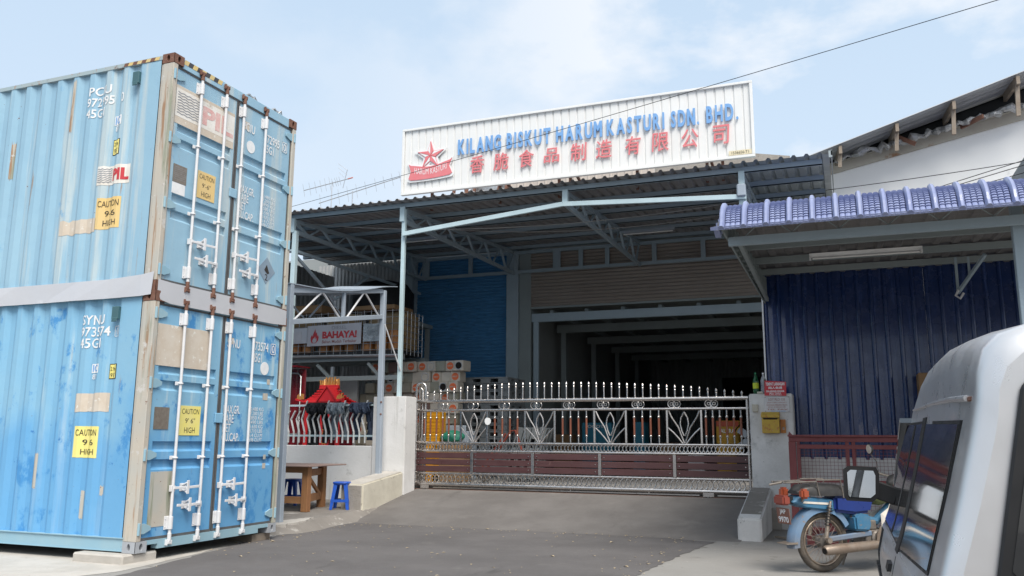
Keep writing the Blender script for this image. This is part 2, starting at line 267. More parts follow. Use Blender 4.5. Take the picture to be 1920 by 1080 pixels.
# ---------------------------------------------------------------- object helpers
def thing(name, label, cat, loc=(0, 0, 0), group=None, rz=0.0):
    o = bpy.data.objects.new(name, None); COL.objects.link(o)
    o.empty_display_size = 0.2
    o.location = loc; o.rotation_euler = (0, 0, rz); o['label'] = label; o['category'] = cat
    if group: o['group'] = group
    return o
def tag(o, label, cat, group=None):
    o['label'] = label; o['category'] = cat
    if group: o['group'] = group
    return o
def base_of(o):
    v = Vector((0, 0, 0))
    while o: v += o.location; o = o.parent
    return v
def link(name, me, parent=None, label=None, kind=None, loc=(0, 0, 0)):
    o = bpy.data.objects.new(name, me); COL.objects.link(o); o.location = loc
    if parent: o.parent = parent
    if label: o['label'] = label
    if kind: o['kind'] = kind
    return o
_TXT = {}
def text_mesh(body, bold=0.0, depth=0.0, align='LEFT'):
    k = (body, bold, depth, align)
    if k in _TXT: return _TXT[k]
    c = bpy.data.curves.new('lettering', 'FONT'); c.body = body; c.size = 1; c.offset = bold; c.extrude = depth; c.align_x = align; c.resolution_u = 3
    o = bpy.data.objects.new('lettering', c); COL.objects.link(o)
    me = bpy.data.meshes.new_from_object(o.evaluated_get(bpy.context.evaluated_depsgraph_get()))
    vs = [tuple(v.co) for v in me.vertices]; fs = [tuple(p.vertices) for p in me.polygons]
    bpy.data.objects.remove(o); bpy.data.curves.remove(c); bpy.data.meshes.remove(me)
    _TXT[k] = (vs, fs); return _TXT[k]
class MB:
    def __init__(s): s.v = []; s.f = []
    def add(s, vs, fs):
        n = len(s.v); s.v += [Vector(v) for v in vs]; s.f += [tuple(i + n for i in f) for f in fs]; return s
    def box(s, x0, x1, y0, y1, z0, z1):
        if x0 > x1: x0, x1 = x1, x0
        if y0 > y1: y0, y1 = y1, y0
        if z0 > z1: z0, z1 = z1, z0
        return s.add([(x0, y0, z0), (x1, y0, z0), (x1, y1, z0), (x0, y1, z0), (x0, y0, z1), (x1, y0, z1), (x1, y1, z1), (x0, y1, z1)],
                     [(0, 3, 2, 1), (4, 5, 6, 7), (0, 1, 5, 4), (1, 2, 6, 5), (2, 3, 7, 6), (3, 0, 4, 7)])
    def bar(s, p, q, w, h=None, up=(0, 0, 1)):
        h = h or w; p = Vector(p); q = Vector(q); d = (q - p).normalized(); up = Vector(up)
        if abs(d.dot(up)) > 0.98: up = Vector((0, 1, 0))
        a = d.cross(up).normalized(); b = a.cross(d).normalized(); a *= w / 2; b *= h / 2
        return s.add([p - a - b, p + a - b, p + a + b, p - a + b, q - a - b, q + a - b, q + a + b, q - a + b],
                     [(0, 3, 2, 1), (4, 5, 6, 7), (0, 1, 5, 4), (1, 2, 6, 5), (2, 3, 7, 6), (3, 0, 4, 7)])
    def tube(s, pts, r, n=8, caps=True, closed=False):
        pts = [Vector(p) for p in pts]; rs = r if isinstance(r, (list, tuple)) else [r] * len(pts)
        m = len(pts); base = len(s.v); prev = None
        for i, p in enumerate(pts):
            if closed: d = pts[(i + 1) % m] - pts[i - 1]
            else: d = (pts[min(i + 1, m - 1)] - pts[max(i - 1, 0)])
            d.normalize()
            if prev is None:
                a = d.orthogonal().normalized()
            else: a = (prev - d * prev.dot(d)); a = a.normalized() if a.length > 1e-6 else d.orthogonal().normalized()
            prev = a; b = d.cross(a)
            for k in range(n):
                t = 2 * math.pi * k / n; s.v.append(p + (a * math.cos(t) + b * math.sin(t)) * rs[i])
        for i in range(m if closed else m - 1):
            for k in range(n):
                i2 = (i + 1) % m
                s.f.append((base + i * n + k, base + i * n + (k + 1) % n, base + i2 * n + (k + 1) % n, base + i2 * n + k))
        if caps and not closed:
            s.f.append(tuple(base + k for k in reversed(range(n)))); s.f.append(tuple(base + (m - 1) * n + k for k in range(n)))
        return s
    def ring(s, c, R_, r, nrm=(0, 1, 0), n=18, k=5):
        nrm = Vector(nrm).normalized(); a = nrm.orthogonal().normalized(); b = nrm.cross(a); c = Vector(c)
        return s.tube([c + (a * math.cos(2 * math.pi * i / n) + b * math.sin(2 * math.pi * i / n)) * R_ for i in range(n)], r, k, closed=True)
    def lathe(s, prof, o=(0, 0, 0), ax=(0, 0, 1), n=16, caps=True):
        ax = Vector(ax).normalized(); a = ax.orthogonal().normalized(); b = ax.cross(a); o = Vector(o); base = len(s.v); m = len(prof)
        for (r, z) in prof:
            for k in range(n):
                t = 2 * math.pi * k / n; s.v.append(o + ax * z + (a * math.cos(t) + b * math.sin(t)) * r)
        for i in range(m - 1):
            for k in range(n):
                s.f.append((base + i * n + k, base + i * n + (k + 1) % n, base + (i + 1) * n + (k + 1) % n, base + (i + 1) * n + k))
        if caps:
            s.f.append(tuple(base + k for k in reversed(range(n)))); s.f.append(tuple(base + (m - 1) * n + k for k in range(n)))
        return s
    def prism(s, poly, o, u, v, d):
        """2D polygon in the frame (o,u,v), pushed by vector d."""
        o, u, v, d = Vector(o), Vector(u), Vector(v), Vector(d); n = len(poly)
        A = [o + u * x + v * y for x, y in poly]; B = [p + d for p in A]
        return s.add(A + B, [tuple(reversed(range(n))), tuple(range(n, 2 * n))] + [(i, (i + 1) % n, n + (i + 1) % n, n + i) for i in range(n)])
    def sheet(s, prof, o, u, n, v):
        """profile [(along u, along n)] swept by vector v."""
        o, u, n, v = Vector(o), Vector(u), Vector(n), Vector(v); A = [o + u * x + n * h for x, h in prof]; m = len(A)
        return s.add(A + [p + v for p in A], [(i, i + 1, m + i + 1, m + i) for i in range(m - 1)])
    def text(s, body, o, u, v, w=None, h=None, depth=0.0, bold=0.01, align='CENTER', fit=True):
        vs, fs = text_mesh(body, bold, 0.1 if depth else 0.0, align)
        if not vs: return s
        x0 = min(p[0] for p in vs); x1 = max(p[0] for p in vs); y0 = min(p[1] for p in vs); y1 = max(p[1] for p in vs)
        sy = h / (y1 - y0) if h else w / (x1 - x0)
        sxx = w / (x1 - x0) if w else sy
        o, u, v = Vector(o), Vector(u), Vector(v); n = u.cross(v)
        return s.add([o + u * ((p[0] - x0) * sxx) + v * ((p[1] - y0) * sy) + n * (p[2] / 0.1 * depth / 2 + depth / 2 if depth else 0) for p in vs], fs)
    def mesh(s, name, mat, off=(0, 0, 0), bevel=0.0, smooth=False, seg=1, weld=False):
        off = Vector(off)
        me = bpy.data.meshes.new(name); me.from_pydata([v - off for v in s.v], [], s.f)
        if bevel or weld:
            bm = bmesh.new(); bm.from_mesh(me)
            if weld: bmesh.ops.remove_doubles(bm, verts=bm.verts, dist=0.0004)
            if bevel:
                es = [e for e in bm.edges if len(e.link_faces) == 2 and e.calc_face_angle(0) > 0.5]
                bmesh.ops.bevel(bm, geom=es, offset=bevel, segments=seg, affect='EDGES', clamp_overlap=True)
            bm.to_mesh(me); bm.free()
        me.validate(); me.materials.append(MT[mat] if isinstance(mat, str) else mat)
        if smooth:
            me.polygons.foreach_set('use_smooth', [True] * len(me.polygons))
            try: me.set_sharp_from_angle(angle=math.radians(40))
            except Exception: pass
        me.update(); return me
    def build(s, name, mat, parent=None, label=None, kind=None, bevel=0.0, smooth=False, local=False, seg=1, weld=False):
        off = (0, 0, 0) if (local or parent is None) else base_of(parent)
        return link(name, s.mesh(name, mat, off, bevel, smooth, seg, weld), parent, label, kind)
    def solo(s, name, mat, label, cat, origin, group=None, **k):
        """a thing that is one mesh; vertices given in world space."""
        me = s.mesh(name, mat, origin, k.get('bevel', 0), k.get('smooth', False), 1, k.get('weld', False))
        return tag(link(name, me, None, None, None, origin), label, cat, group)
X_, Y_, Z_ = Vector((1, 0, 0)), Vector((0, 1, 0)), Vector((0, 0, 1))
def rep(pts, pitch, n):
    return [(i * pitch + x, h) for i in range(n) for x, h in pts]

# ================================================================ THE SETTING
def poly_sheet(name, pts, z, mat, kind='structure', thick=0.0):
    """flat polygon sheet; pts [(x,y)] or [(x,y,z)]"""
    m = MB(); P = [Vector((p[0], p[1], p[2] if len(p) > 2 else z)) for p in pts]; n = len(P)
    m.add(P, [tuple(range(n))])
    if thick: m.add([p - Z_ * thick for p in P] + P, [(i, (i + 1) % n, n + (i + 1) % n, n + i) for i in range(n)])
    o = m.build(name, mat); o['kind'] = kind; return o
def wobble(pts, step=0.12, amp=0.02, seed=1):
    r = random.Random(seed); out = []
    for i in range(len(pts)):
        a, b = Vector((*pts[i], 0)), Vector((*pts[(i + 1) % len(pts)], 0)); L = (b - a).length; k = max(1, min(160, int(L / step)))
        nrm = (b - a).normalized().cross(Z_)
        for j in range(k):
            p = a.lerp(b, j / k) + nrm * (r.uniform(-amp, amp) if j else 0); out.append((p.x, p.y))
    return out
poly_sheet('ground', [(-400, -400), (400, -400), (400, 400), (-400, 400)], 0.0, 'concrete_ground')
road_pts = [(-7.42, 12.3), (-5.6, 12.36), (-3.6, 12.24), (-1.72, 11.95), (-1.9, 10.6), (-2.02, 9.3), (-2.05, 7.8), (-1.6, 5.6), (-0.2, 3.9), (3, 2.6), (40, 2.0), (40, -9), (-40, -9), (-40, 2.2), (-9.5, 2.5), (-7.2, 4.4), (-6.72, 6.5), (-7.0, 7.8), (-7.38, 9.3), (-7.52, 10.6), (-7.5, 11.6)]
poly_sheet('road', wobble(road_pts, 0.1, 0.022, 3), 0.004, 'asphalt')
# driveway ramp up to the gate and the yard behind it
dw = MB(); ys = [11.9, 12.2, 12.6, 13.2, 14.0, 14.5, 15.2]; zs = [-0.01, 0.012, 0.085, 0.19, 0.33, 0.405, 0.47]
dw.add([(x, y, z) for y, z in zip(ys, zs) for x in (-7.64, -1.42)], [(2 * i, 2 * i + 1, 2 * i + 3, 2 * i + 2) for i in range(len(ys) - 1)])
dw.build('driveway', 'apron_concrete')['kind'] = 'structure'
m = MB(); m.box(-16, 6, 15.2, 40, 0.2, 0.47); m.build('yard_floor', 'yard_floor')['kind'] = 'structure'
m = MB(); m.box(-16, -7.7, 14.35, 15.2, 0.2, 0.466); m.build('yard_floor', 'yard_floor')['kind'] = 'structure'
# concrete pad under the table, with a crumbled pale lip
pad = [(-14, 10.25), (-8.05, 10.2), (-7.66, 10.32), (-7.55, 10.6), (-7.6, 11.1), (-7.72, 11.7), (-7.7, 12.3), (-7.62, 12.9), (-7.62, 14.2), (-14, 14.2)]
def padz(y): return 0.1 + (y - 10.2) * 0.024
pw = [(x, y, padz(y)) for x, y in wobble(pad, 0.09, 0.02, 5)]
poly_sheet('pavement', pw, 0, 'platform_concrete')
_pm = MB(); _n = len(pw)
_out = []
for i in range(_n):
    a, b, c = Vector((*pw[i - 1][:2], 0)), Vector((*pw[i][:2], 0)), Vector((*pw[(i + 1) % _n][:2], 0)); nr = (c - a).normalized().cross(Z_)
    _out.append(b + nr * 0.26 - Z_ * 0.012)
_pm.add([Vector(p) for p in pw] + _out, [(i, (i + 1) % _n, _n + (i + 1) % _n, _n + i) for i in range(_n)])
_pm.build('pavement', 'platform_concrete', smooth=True)['kind'] = 'structure'
lip = [(-8.1, 10.2), (-7.75, 10.24), (-7.6, 10.36), (-7.53, 10.62), (-7.58, 10.95), (-7.7, 11.3), (-7.86, 10.9), (-8.05, 10.62)]
lw = [(x, y, padz(y) + 0.02) for x, y in wobble(lip, 0.06, 0.03, 9)]
poly_sheet('kerb', lw, 0, 'concrete_pale', thick=0.07)
# pale concrete strip beside the containers
poly_sheet('path', [(x, y, 0.003) for x, y in wobble([(-40, 4.6), (-8.8, 4.9), (-7.3, 5.6), (-6.95, 6.8), (-7.12, 8.0), (-7.42, 9.4), (-7.6, 10.4), (-40, 10.4)], 0.12, 0.02, 8)], 0.003, 'concrete_pale')

# ================================================================ SHIPPING CONTAINERS
CL, CW, CH = 12.19, 2.438, 2.896
PIT = 0.278
def corr(x):
    """depth (into the box) of the corrugated side at local x (negative)"""
    t = ((-x - 1.72) / PIT + 0.5) % 1.0 - 0.5; a = abs(t) * PIT     # a = distance from a recess centre
    if x > -0.44: return 0.006
    if a < 0.036: return 0.042
    if a > 0.104: return 0.006
    return 0.042 - 0.036 * (a - 0.036) / 0.068
def breaks(xa, xb):
    bs = []
    k0 = int((-xb - 1.72) / PIT) - 2; k1 = int((-xa - 1.72) / PIT) + 2
    for k in range(k0, k1 + 1):
        for d in (-0.104, -0.036, 0.036, 0.104):
            x = -(1.72 + k * PIT + d)
            if xa < x < xb: bs.append(x)
    return sorted(bs)
def drape(m, lift):
    """cut a flat decal (in the y=0 plane) at the folds and lay it on the corrugated side"""
    bm = bmesh.new(); vs = [bm.verts.new(v) for v in m.v]
    for f in m.f:
        try: bm.faces.new([vs[i] for i in f])
        except ValueError: pass
    xs = [v.co.x for v in bm.verts]
    for x in breaks(min(xs), max(xs)):
        bmesh.ops.bisect_plane(bm, geom=bm.verts[:] + bm.edges[:] + bm.faces[:], plane_co=(x, 0, 0), plane_no=(1, 0, 0))
    bm.verts.index_update(); m.v = [Vector((v.co.x, corr(v.co.x) - lift, v.co.z)) for v in bm.verts]; m.f = [tuple(v.index for v in f.verts) for f in bm.faces]; bm.free(); return m
def oval_plate(m, o, u, v, w, h, rw, rh, depth, n):
    """rectangle w x h centred at o with an oval hole going 'depth' along -n"""
    o, u, v, n = Vector(o), Vector(u), Vector(v), Vector(n); N = 16; base = len(m.v)
    for k in range(N):
        t = 2 * math.pi * k / N; c, s_ = math.cos(t), math.sin(t); q = max(abs(c), abs(s_))
        m.v.append(o + u * (c / q * w / 2) + v * (s_ / q * h / 2))
    for dpt in (0, depth):
        for k in range(N):
            t = 2 * math.pi * k / N; m.v.append(o + u * (math.cos(t) * rw / 2) + v * (math.sin(t) * rh / 2) - n * dpt)
    for k in range(N):
        j = (k + 1) % N; m.f.append((base + k, base + j, base + N + j, base + N + k)); m.f.append((base + N + k, base + N + j, base + 2 * N + j, base + 2 * N + k))
SIDE_X = -0.0
def container(name_label, Z0, X0, upper, extra):
    t = thing('shipping_container', name_label, 'shipping container', (X0, 7.3, Z0), 'stacked shipping containers')
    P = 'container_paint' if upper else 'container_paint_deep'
    B = lambda m, n, mat, par=t, **k: m.build(n, mat, par, local=True, **k)
    # corner castings: shell with oval holes on the faces one sees, dark inside
    for cx in (0, -CL):
        for cy in (0, CW):
            for cz in (0, CH):
                m = MB(); sx = -1 if cx == 0 else 1; sy = 1 if cy == 0 else -1; sz = 1 if cz == 0 else -1
                a, b, c = 0.178, 0.162, 0.118
                x1, y1, z1 = cx + sx * a, cy + sy * b, cz + sz * c
                e = 0.004
                oval_plate(m, (cx + sx * a / 2, cy - sy * e, cz + sz * c / 2), X_, Z_, a, c, 0.045, 0.082, 0.05, (0, -sy, 0))
                oval_plate(m, (cx - sx * e, cy + sy * b / 2, cz + sz * c / 2), Y_, Z_, b, c, 0.05, 0.082, 0.05, (-sx, 0, 0))
                xa, ya = cx - sx * e, cy - sy * e
                A = [(xa, ya, cz), (x1, ya, cz), (x1, y1, cz), (xa, y1, cz), (xa, ya, z1), (x1, ya, z1), (x1, y1, z1), (xa, y1, z1)]
                m.add(A, [(0, 1, 2, 3), (4, 5, 6, 7), (1, 2, 6, 5), (2, 3, 7, 6)])
                ca = B(m, 'corner_casting', 'rusty_steel' if (upper or cz > 0) else 'casting_grey', weld=True)
                h = MB(); h.box(cx + sx * 0.04, cx + sx * 0.17, cy + sy * 0.04, cy + sy * 0.155, cz + sz * 0.01, cz + sz * 0.11)
                B(h, 'hole', 'dark_hole', ca)
    for (xa, xb, ya, yb) in ((-0.2, 0, 0, 0.075), (-0.2, 0, CW - 0.075, CW), (-CL, -CL + 0.15, 0, 0.08), (-CL, -CL + 0.15, CW - 0.08, CW)):
        m = MB()
        if xb == 0 and ya == 0:   # folded front post: wide face, shallow step beside the panel
            m.prism([(0, 0), (0, 0.075), (-0.06, 0.075), (-0.06, 0.06), (-0.2, 0.06), (-0.2, 0.012), (-0.15, 0.0)], (0, 0, 0.118), X_, Y_, (0, 0, CH - 0.236))
        else: m.box(xa, xb, ya, yb, 0.118, CH - 0.118)
        B(m, 'corner_post', 'post_primer', bevel=0.006)
    # corrugated sides
    for y0, d in ((0, 1), (CW, -1)):
        pr = [(-0.2, 0.006)] + [(x, corr(x)) for x in reversed(breaks(-CL + 0.16, -0.21))] + [(-CL + 0.15, 0.006)]
        if y0 == 0:
            # cut into 1.1 m sheets, welded edge to edge
            m = MB(); m.sheet(pr, (0, 0, 0.155), X_, Y_, (0, 0, CH - 0.155 - 0.06)); B(m, 'side_wall', P)
        else:
            m = MB(); m.sheet([(x, -h) for x, h in pr], (0, CW, 0.155), X_, Y_, (0, 0, CH - 0.215)); B(m, 'side_wall', P)
        ya, yb = (y0 - 0.0 * d, y0 + 0.06 * d)
        m = MB(); m.box(-CL + 0.178, -0.178, ya, yb, CH - 0.062, CH - 0.012); B(m, 'top_side_rail', 'container_rail')
        m = MB(); m.box(-CL + 0.178, -0.178, ya + 0.012 * d, yb, 0.017, 0.15); m.box(-CL + 0.178, -0.178, ya - 0.004 * d, yb, 0.148, 0.158); m.box(-CL + 0.178, -0.178, ya - 0.002 * d, yb, 0.012, 0.02)
        B(m, 'bottom_side_rail', 'container_rail_blue')
    m = MB(); m.sheet([(-0.1 - 0.0 + x, h) for x, h in rep([(0, 0), (-0.06, 0), (-0.1, -0.02), (-0.16, -0.02)], -0.2, 60)], (0, 0.05, CH - 0.02), X_, Z_, (0, CW - 0.1, 0)); B(m, 'roof', P)
    m = MB(); m.box(-CL + 0.05, -CL + 0.08, 0.08, CW - 0.08, 0.12, CH - 0.05); B(m, 'front_wall', P)
    m = MB(); m.box(-CL + 0.1, -0.1, 0.1, CW - 0.1, 0.05, 0.12); B(m, 'floor', 'dark_hole')
    # door header and sill
    m = MB(); m.box(-0.12, -0.012, 0.162, CW - 0.162, CH - 0.135, CH - 0.006); B(m, 'door_header', 'container_rail_blue' if not upper else P, bevel=0.005)
    m = MB(); m.prism([(0.158, 0.12), (0.158, 0.075), (0.33, 0.075), (0.33, 0.02), (CW - 0.36, 0.02), (CW - 0.36, 0.075), (CW - 0.158, 0.075), (CW - 0.158, 0.12)], (-0.1, 0, 0), Y_, Z_, (0.094, 0, 0)); B(m, 'door_sill', 'container_rail_blue')
    # doors
    zb, zt = 0.135, CH - 0.14
    for ya, yb in ((0.085, 1.185), (1.225, CW - 0.085)):
        d = MB(); xo = -0.03
        pz = [(zb + 0.02, 0)]
        for zc in (0.955, 1.155, 1.845, 2.03):
            pz += [(zc - 0.075, 0), (zc - 0.045, -0.034), (zc + 0.03, -0.034), (zc + 0.042, 0)]
        pz += [(zt - 0.02, 0)]
        ia, ib = ya + 0.075, yb - 0.075
        d.add([(xo + h, y, z) for z, h in pz for y in (ia, ib)], [(2 * i, 2 * i + 1, 2 * i + 3, 2 * i + 2) for i in range(len(pz) - 1)])
        d.box(xo - 0.05, xo + 0.0005, ya + 0.012, ia, zb + 0.012, zt - 0.012); d.box(xo - 0.05, xo + 0.0005, ib, yb - 0.012, zb + 0.012, zt - 0.012)
        d.box(xo - 0.05, xo + 0.0004, ia, ib, zb + 0.012, zb + 0.03); d.box(xo - 0.05, xo + 0.0004, ia, ib, zt - 0.03, zt - 0.012)
        door = B(d, 'door', P)
        g = MB(); gx = -0.036
        for bx in ((ya - 0.012, ya + 0.012), (yb - 0.012, yb + 0.012)): g.box(gx - 0.02, gx + 0.012, bx[0], bx[1], zb - 0.01, zt + 0.01)
        g.box(gx - 0.02, gx + 0.014, ya, yb, zb - 0.018, zb + 0.016); g.box(gx - 0.02, gx + 0.014, ya, yb, zt - 0.016, zt + 0.024)
        B(g, 'gasket', 'gasket', door)
        left = ya < 0.5
        # hinges
        for hz in (0.25, 1.045, 1.845, 2.64):
            h = MB(); y0 = ya - 0.055 if left else yb + 0.055; y1 = ya + 0.13 if left else yb - 0.13
            h.prism([(y0, -0.055), (y0, 0.055), (y0 + (0.09 if left else -0.09), 0.055), (y1, 0.02), (y1, -0.02), (y0 + (0.09 if left else -0.09), -0.055)], (-0.026, 0, hz), Y_, Z_, (0.02, 0, 0))
            h.tube([(0.0, y0, hz - 0.065), (0.0, y0, hz + 0.065)], 0.018, 8)
            B(h, 'hinge', 'container_rail_blue', door, bevel=0.002)
        # locking rods
        for k, ry in enumerate((0.475, 0.925) if left else (1.275, 1.735)):
            m = MB(); m.tube([(0.018, ry, 0.1), (0.018, ry, CH - 0.085)], 0.0175, 10); rod = B(m, 'lock_rod', 'rod_white', door, smooth=True)
            for zz, s_ in ((0.075, 1), (CH - 0.07, -1)):
                m = MB(); m.box(-0.01, 0.036, ry - 0.03, ry + 0.03, zz - 0.02, zz + 0.012); m.box(-0.006, 0.03, ry - 0.042, ry - 0.026, zz - 0.035, zz + 0.03); m.box(-0.006, 0.03, ry + 0.028, ry + 0.042, zz - 0.03, zz + 0.02)
                m.tube([(0.018, ry, zz + s_ * 0.01), (0.018, ry, zz + s_ * 0.1)], 0.024, 8)
                B(m, 'cam', 'rusty_steel' if (upper or s_ < 0) else 'rod_white', door, bevel=0.004)
                m = MB(); zz2 = zz + s_ * 0.21; m.box(-0.028, -0.018, ry - 0.055, ry + 0.036, zz2 - 0.075, zz2 + 0.075)
                m.tube([(0.018, ry, zz2 - 0.07), (0.018, ry, zz2 + 0.07)], 0.029, 10); m.box(-0.02, 0.018, ry - 0.024, ry + 0.024, zz2 - 0.07, zz2 + 0.07)
                for bz in (-0.045, 0.045): m.lathe([(0.011, 0), (0.008, 0.006)], (-0.018, ry - 0.042, zz2 + bz), (1, 0, 0), 6)
                B(m, 'rod_bracket', 'rod_white', door, bevel=0.003)
            for zz in (1.01, 1.86):
                m = MB(); m.box(-0.028, -0.016, ry - 0.045, ry + 0.05, zz - 0.022, zz + 0.022); m.ring((0.018, ry, zz), 0.022, 0.012, (0, 0, 1), 12, 6); m.box(-0.02, 0.014, ry - 0.018, ry + 0.018, zz - 0.018, zz + 0.018)
                B(m, 'rod_guide', 'rod_white', door, bevel=0.003)
            # handle hub, lever and hasp
            hz = 0.67 if k == 0 else 0.47; sg = 1 if k == 0 else -1
            m = MB(); m.box(-0.015, 0.03, ry - 0.028, ry + 0.028, hz - 0.04, hz + 0.03); m.bar((0.03, ry, hz), (0.046, ry + sg * 0.16, hz), 0.022, 0.03); m.bar((0.046, ry + sg * 0.14, hz - 0.005), (0.05, ry + sg * 0.4, hz + 0.005), 0.012, 0.03)
            B(m, 'handle', 'rod_white', door, bevel=0.003)
            m = MB(); hy = ry + sg * 0.2; m.box(-0.028, -0.018, hy - 0.05, hy + 0.05, hz - 0.045, hz + 0.045); m.bar((-0.02, hy, hz + 0.02), (0.055, hy, hz + 0.055), 0.05, 0.016); m.bar((-0.02, hy, hz - 0.02), (0.055, hy, hz - 0.055), 0.05, 0.016); m.box(0.05, 0.062, hy - 0.02, hy + 0.02, hz - 0.075, hz + 0.08)
            B(m, 'hasp', 'rod_white', door, bevel=0.003)
    # anti-rack strap in the middle
    m = MB(); m.box(-0.028, -0.008, 1.13, 1.27, 1.42, 1.54); B(m, 'door_strap', P, bevel=0.006)
    DX = -0.0265
    def plate(n, mat, y0, y1, z0, z1, th=0.004, lab=None):
        m = MB(); m.box(DX - 0.004, DX + th - 0.001, y0, y1, z0, z1); return B(m, n, mat, t, label=lab)
    def dtext(body, y0, y1, z0, z1, mat, par=t, bold=0.012, lift=0.0, align='CENTER', n='lettering'):
        m = MB(); m.text(body, (DX + 0.004 + lift, y0, z0), Y_, Z_, y1 - y0, z1 - z0, bold=bold, align=align); return B(m, n, mat, par)
    def side_plate(n, mat, x0, x1, z0, z1, par=t, lift=0.003, wav=0.0):
        m = MB(); k = 10; xs = [x0 + (x1 - x0) * i / k for i in range(k + 1)]; r = random.Random(int(-x0 * 1000))
        zz = [(z0 + r.uniform(-wav, wav), z1 + r.uniform(-wav, wav)) for _ in xs]
        m.add([(x, 0, z) for x, (a, b) in zip(xs, zz) for z in (a, b)], [(2 * i, 2 * i + 2, 2 * i + 3, 2 * i + 1) for i in range(k)])
        return B(drape(m, lift), n, mat, par)
    def stext(body, x0, x1, z0, z1, mat, par=t, bold=0.012, lift=0.006, align='CENTER'):
        m = MB(); m.text(body, (x0, 0, z0), X_, Z_, x1 - x0, z1 - z0, bold=bold, align=align); return B(drape(m, lift), 'lettering', mat, par)
    extra(t, B, plate, dtext, side_plate, stext)
    # vent near the top corner of the side
    m = MB(); m.box(-0.61, -0.51, -0.03, 0.012, 2.58, 2.73); m.box(-0.6, -0.52, -0.036, -0.026, 2.55, 2.6); B(m, 'vent_cover', 'vent_teal', bevel=0.008)
    return t
def caution_door(t, plate, dtext, y0, y1, z0, z1, mat, q):
    p = plate('caution_label', mat, y0, y1, z0, z1)
    w, h = y1 - y0, z1 - z0
    dtext('CAUTION', y0 + w * 0.08, y1 - w * 0.08, z0 + h * 0.72, z0 + h * 0.9, 'print_black', p, 0.0)
    dtext(q, y0 + w * 0.26, y1 - w * 0.26, z0 + h * 0.41, z0 + h * 0.58, 'print_black', p, 0.0)
    dtext('HIGH', y0 + w * 0.24, y1 - w * 0.24, z0 + h * 0.08, z0 + h * 0.27, 'print_black', p, 0.0)
def caution_side(t, side_plate, stext, x0, x1, z0, z1, mat, q):
    p = side_plate('caution_label', mat, x0, x1, z0, z1, wav=0.004)
    w, h = x1 - x0, z1 - z0
    stext('CAUTION', x0 + w * 0.06, x1 - w * 0.06, z0 + h * 0.7, z0 + h * 0.9, 'print_black', p, 0.0)
    stext(q, x0 + w * 0.3, x1 - w * 0.16, z0 + h * 0.4, z0 + h * 0.58, 'print_black', p, 0.0)
    stext('HIGH', x0 + w * 0.27, x1 - w * 0.12, z0 + h * 0.1, z0 + h * 0.28, 'print_black', p, 0.0)
def weights(dtext, t, seed, y0=1.315):
    dtext('MAX.GR.', y0, y0 + 0.31, 1.54, 1.645, 'print_white'); dtext('TARE', y0, y0 + 0.2, 1.425, 1.53, 'print_white'); dtext('NET', y0, y0 + 0.15, 1.31, 1.415, 'print_white'); dtext('CU.CAP.', y0, y0 + 0.32, 1.195, 1.3, 'print_white')
    rows = ['30.480 KG', '67.200 LBS', '3.890 KG', '8.580 LBS', '26.590 KG', '58.620 LBS', '76.4 CU.M', '2.698 CU.FT'] if seed else ['30.480 KG', '67.200 LBS', '3.850 KG', '8.490 LBS', '26.630 KG', '58.710 LBS', '76.4 CU.M', '2.698 CU.FT']
    for i, s in enumerate(rows): dtext(s, 1.77, 1.77 + 0.3, 1.59 - i * 0.057, 1.59 - i * 0.057 + 0.047, 'print_white', bold=0.0)
def boxed(t, B, dtext, y, z, ch):
    dtext(ch, y + 0.015, y + 0.075, z + 0.02, z + 0.13, 'print_white')
    m = MB(); x = -0.0225
    for a in ((y - 0.01, y + 0.1, z, z + 0.01), (y - 0.01, y + 0.1, z + 0.14, z + 0.15), (y - 0.01, y, z, z + 0.15), (y + 0.09, y + 0.1, z, z + 0.15)): m.box(x, x + 0.001, *a)
    B(m, 'lettering_frame', 'print_white')
def swirl(stext_or, m, u0, u1, z0, z1, rows=7):
    for i in range(rows):
        zc = z0 + (z1 - z0) * (i + 0.5) / rows; k = 14
        top = [(u0 + (u1 - u0) * j / k, zc + 0.006 + 0.006 * math.sin(j * 1.7 + i)) for j in range(k + 1)]; bot = [(a, b - 0.01) for a, b in reversed(top)]
        yield top + bot
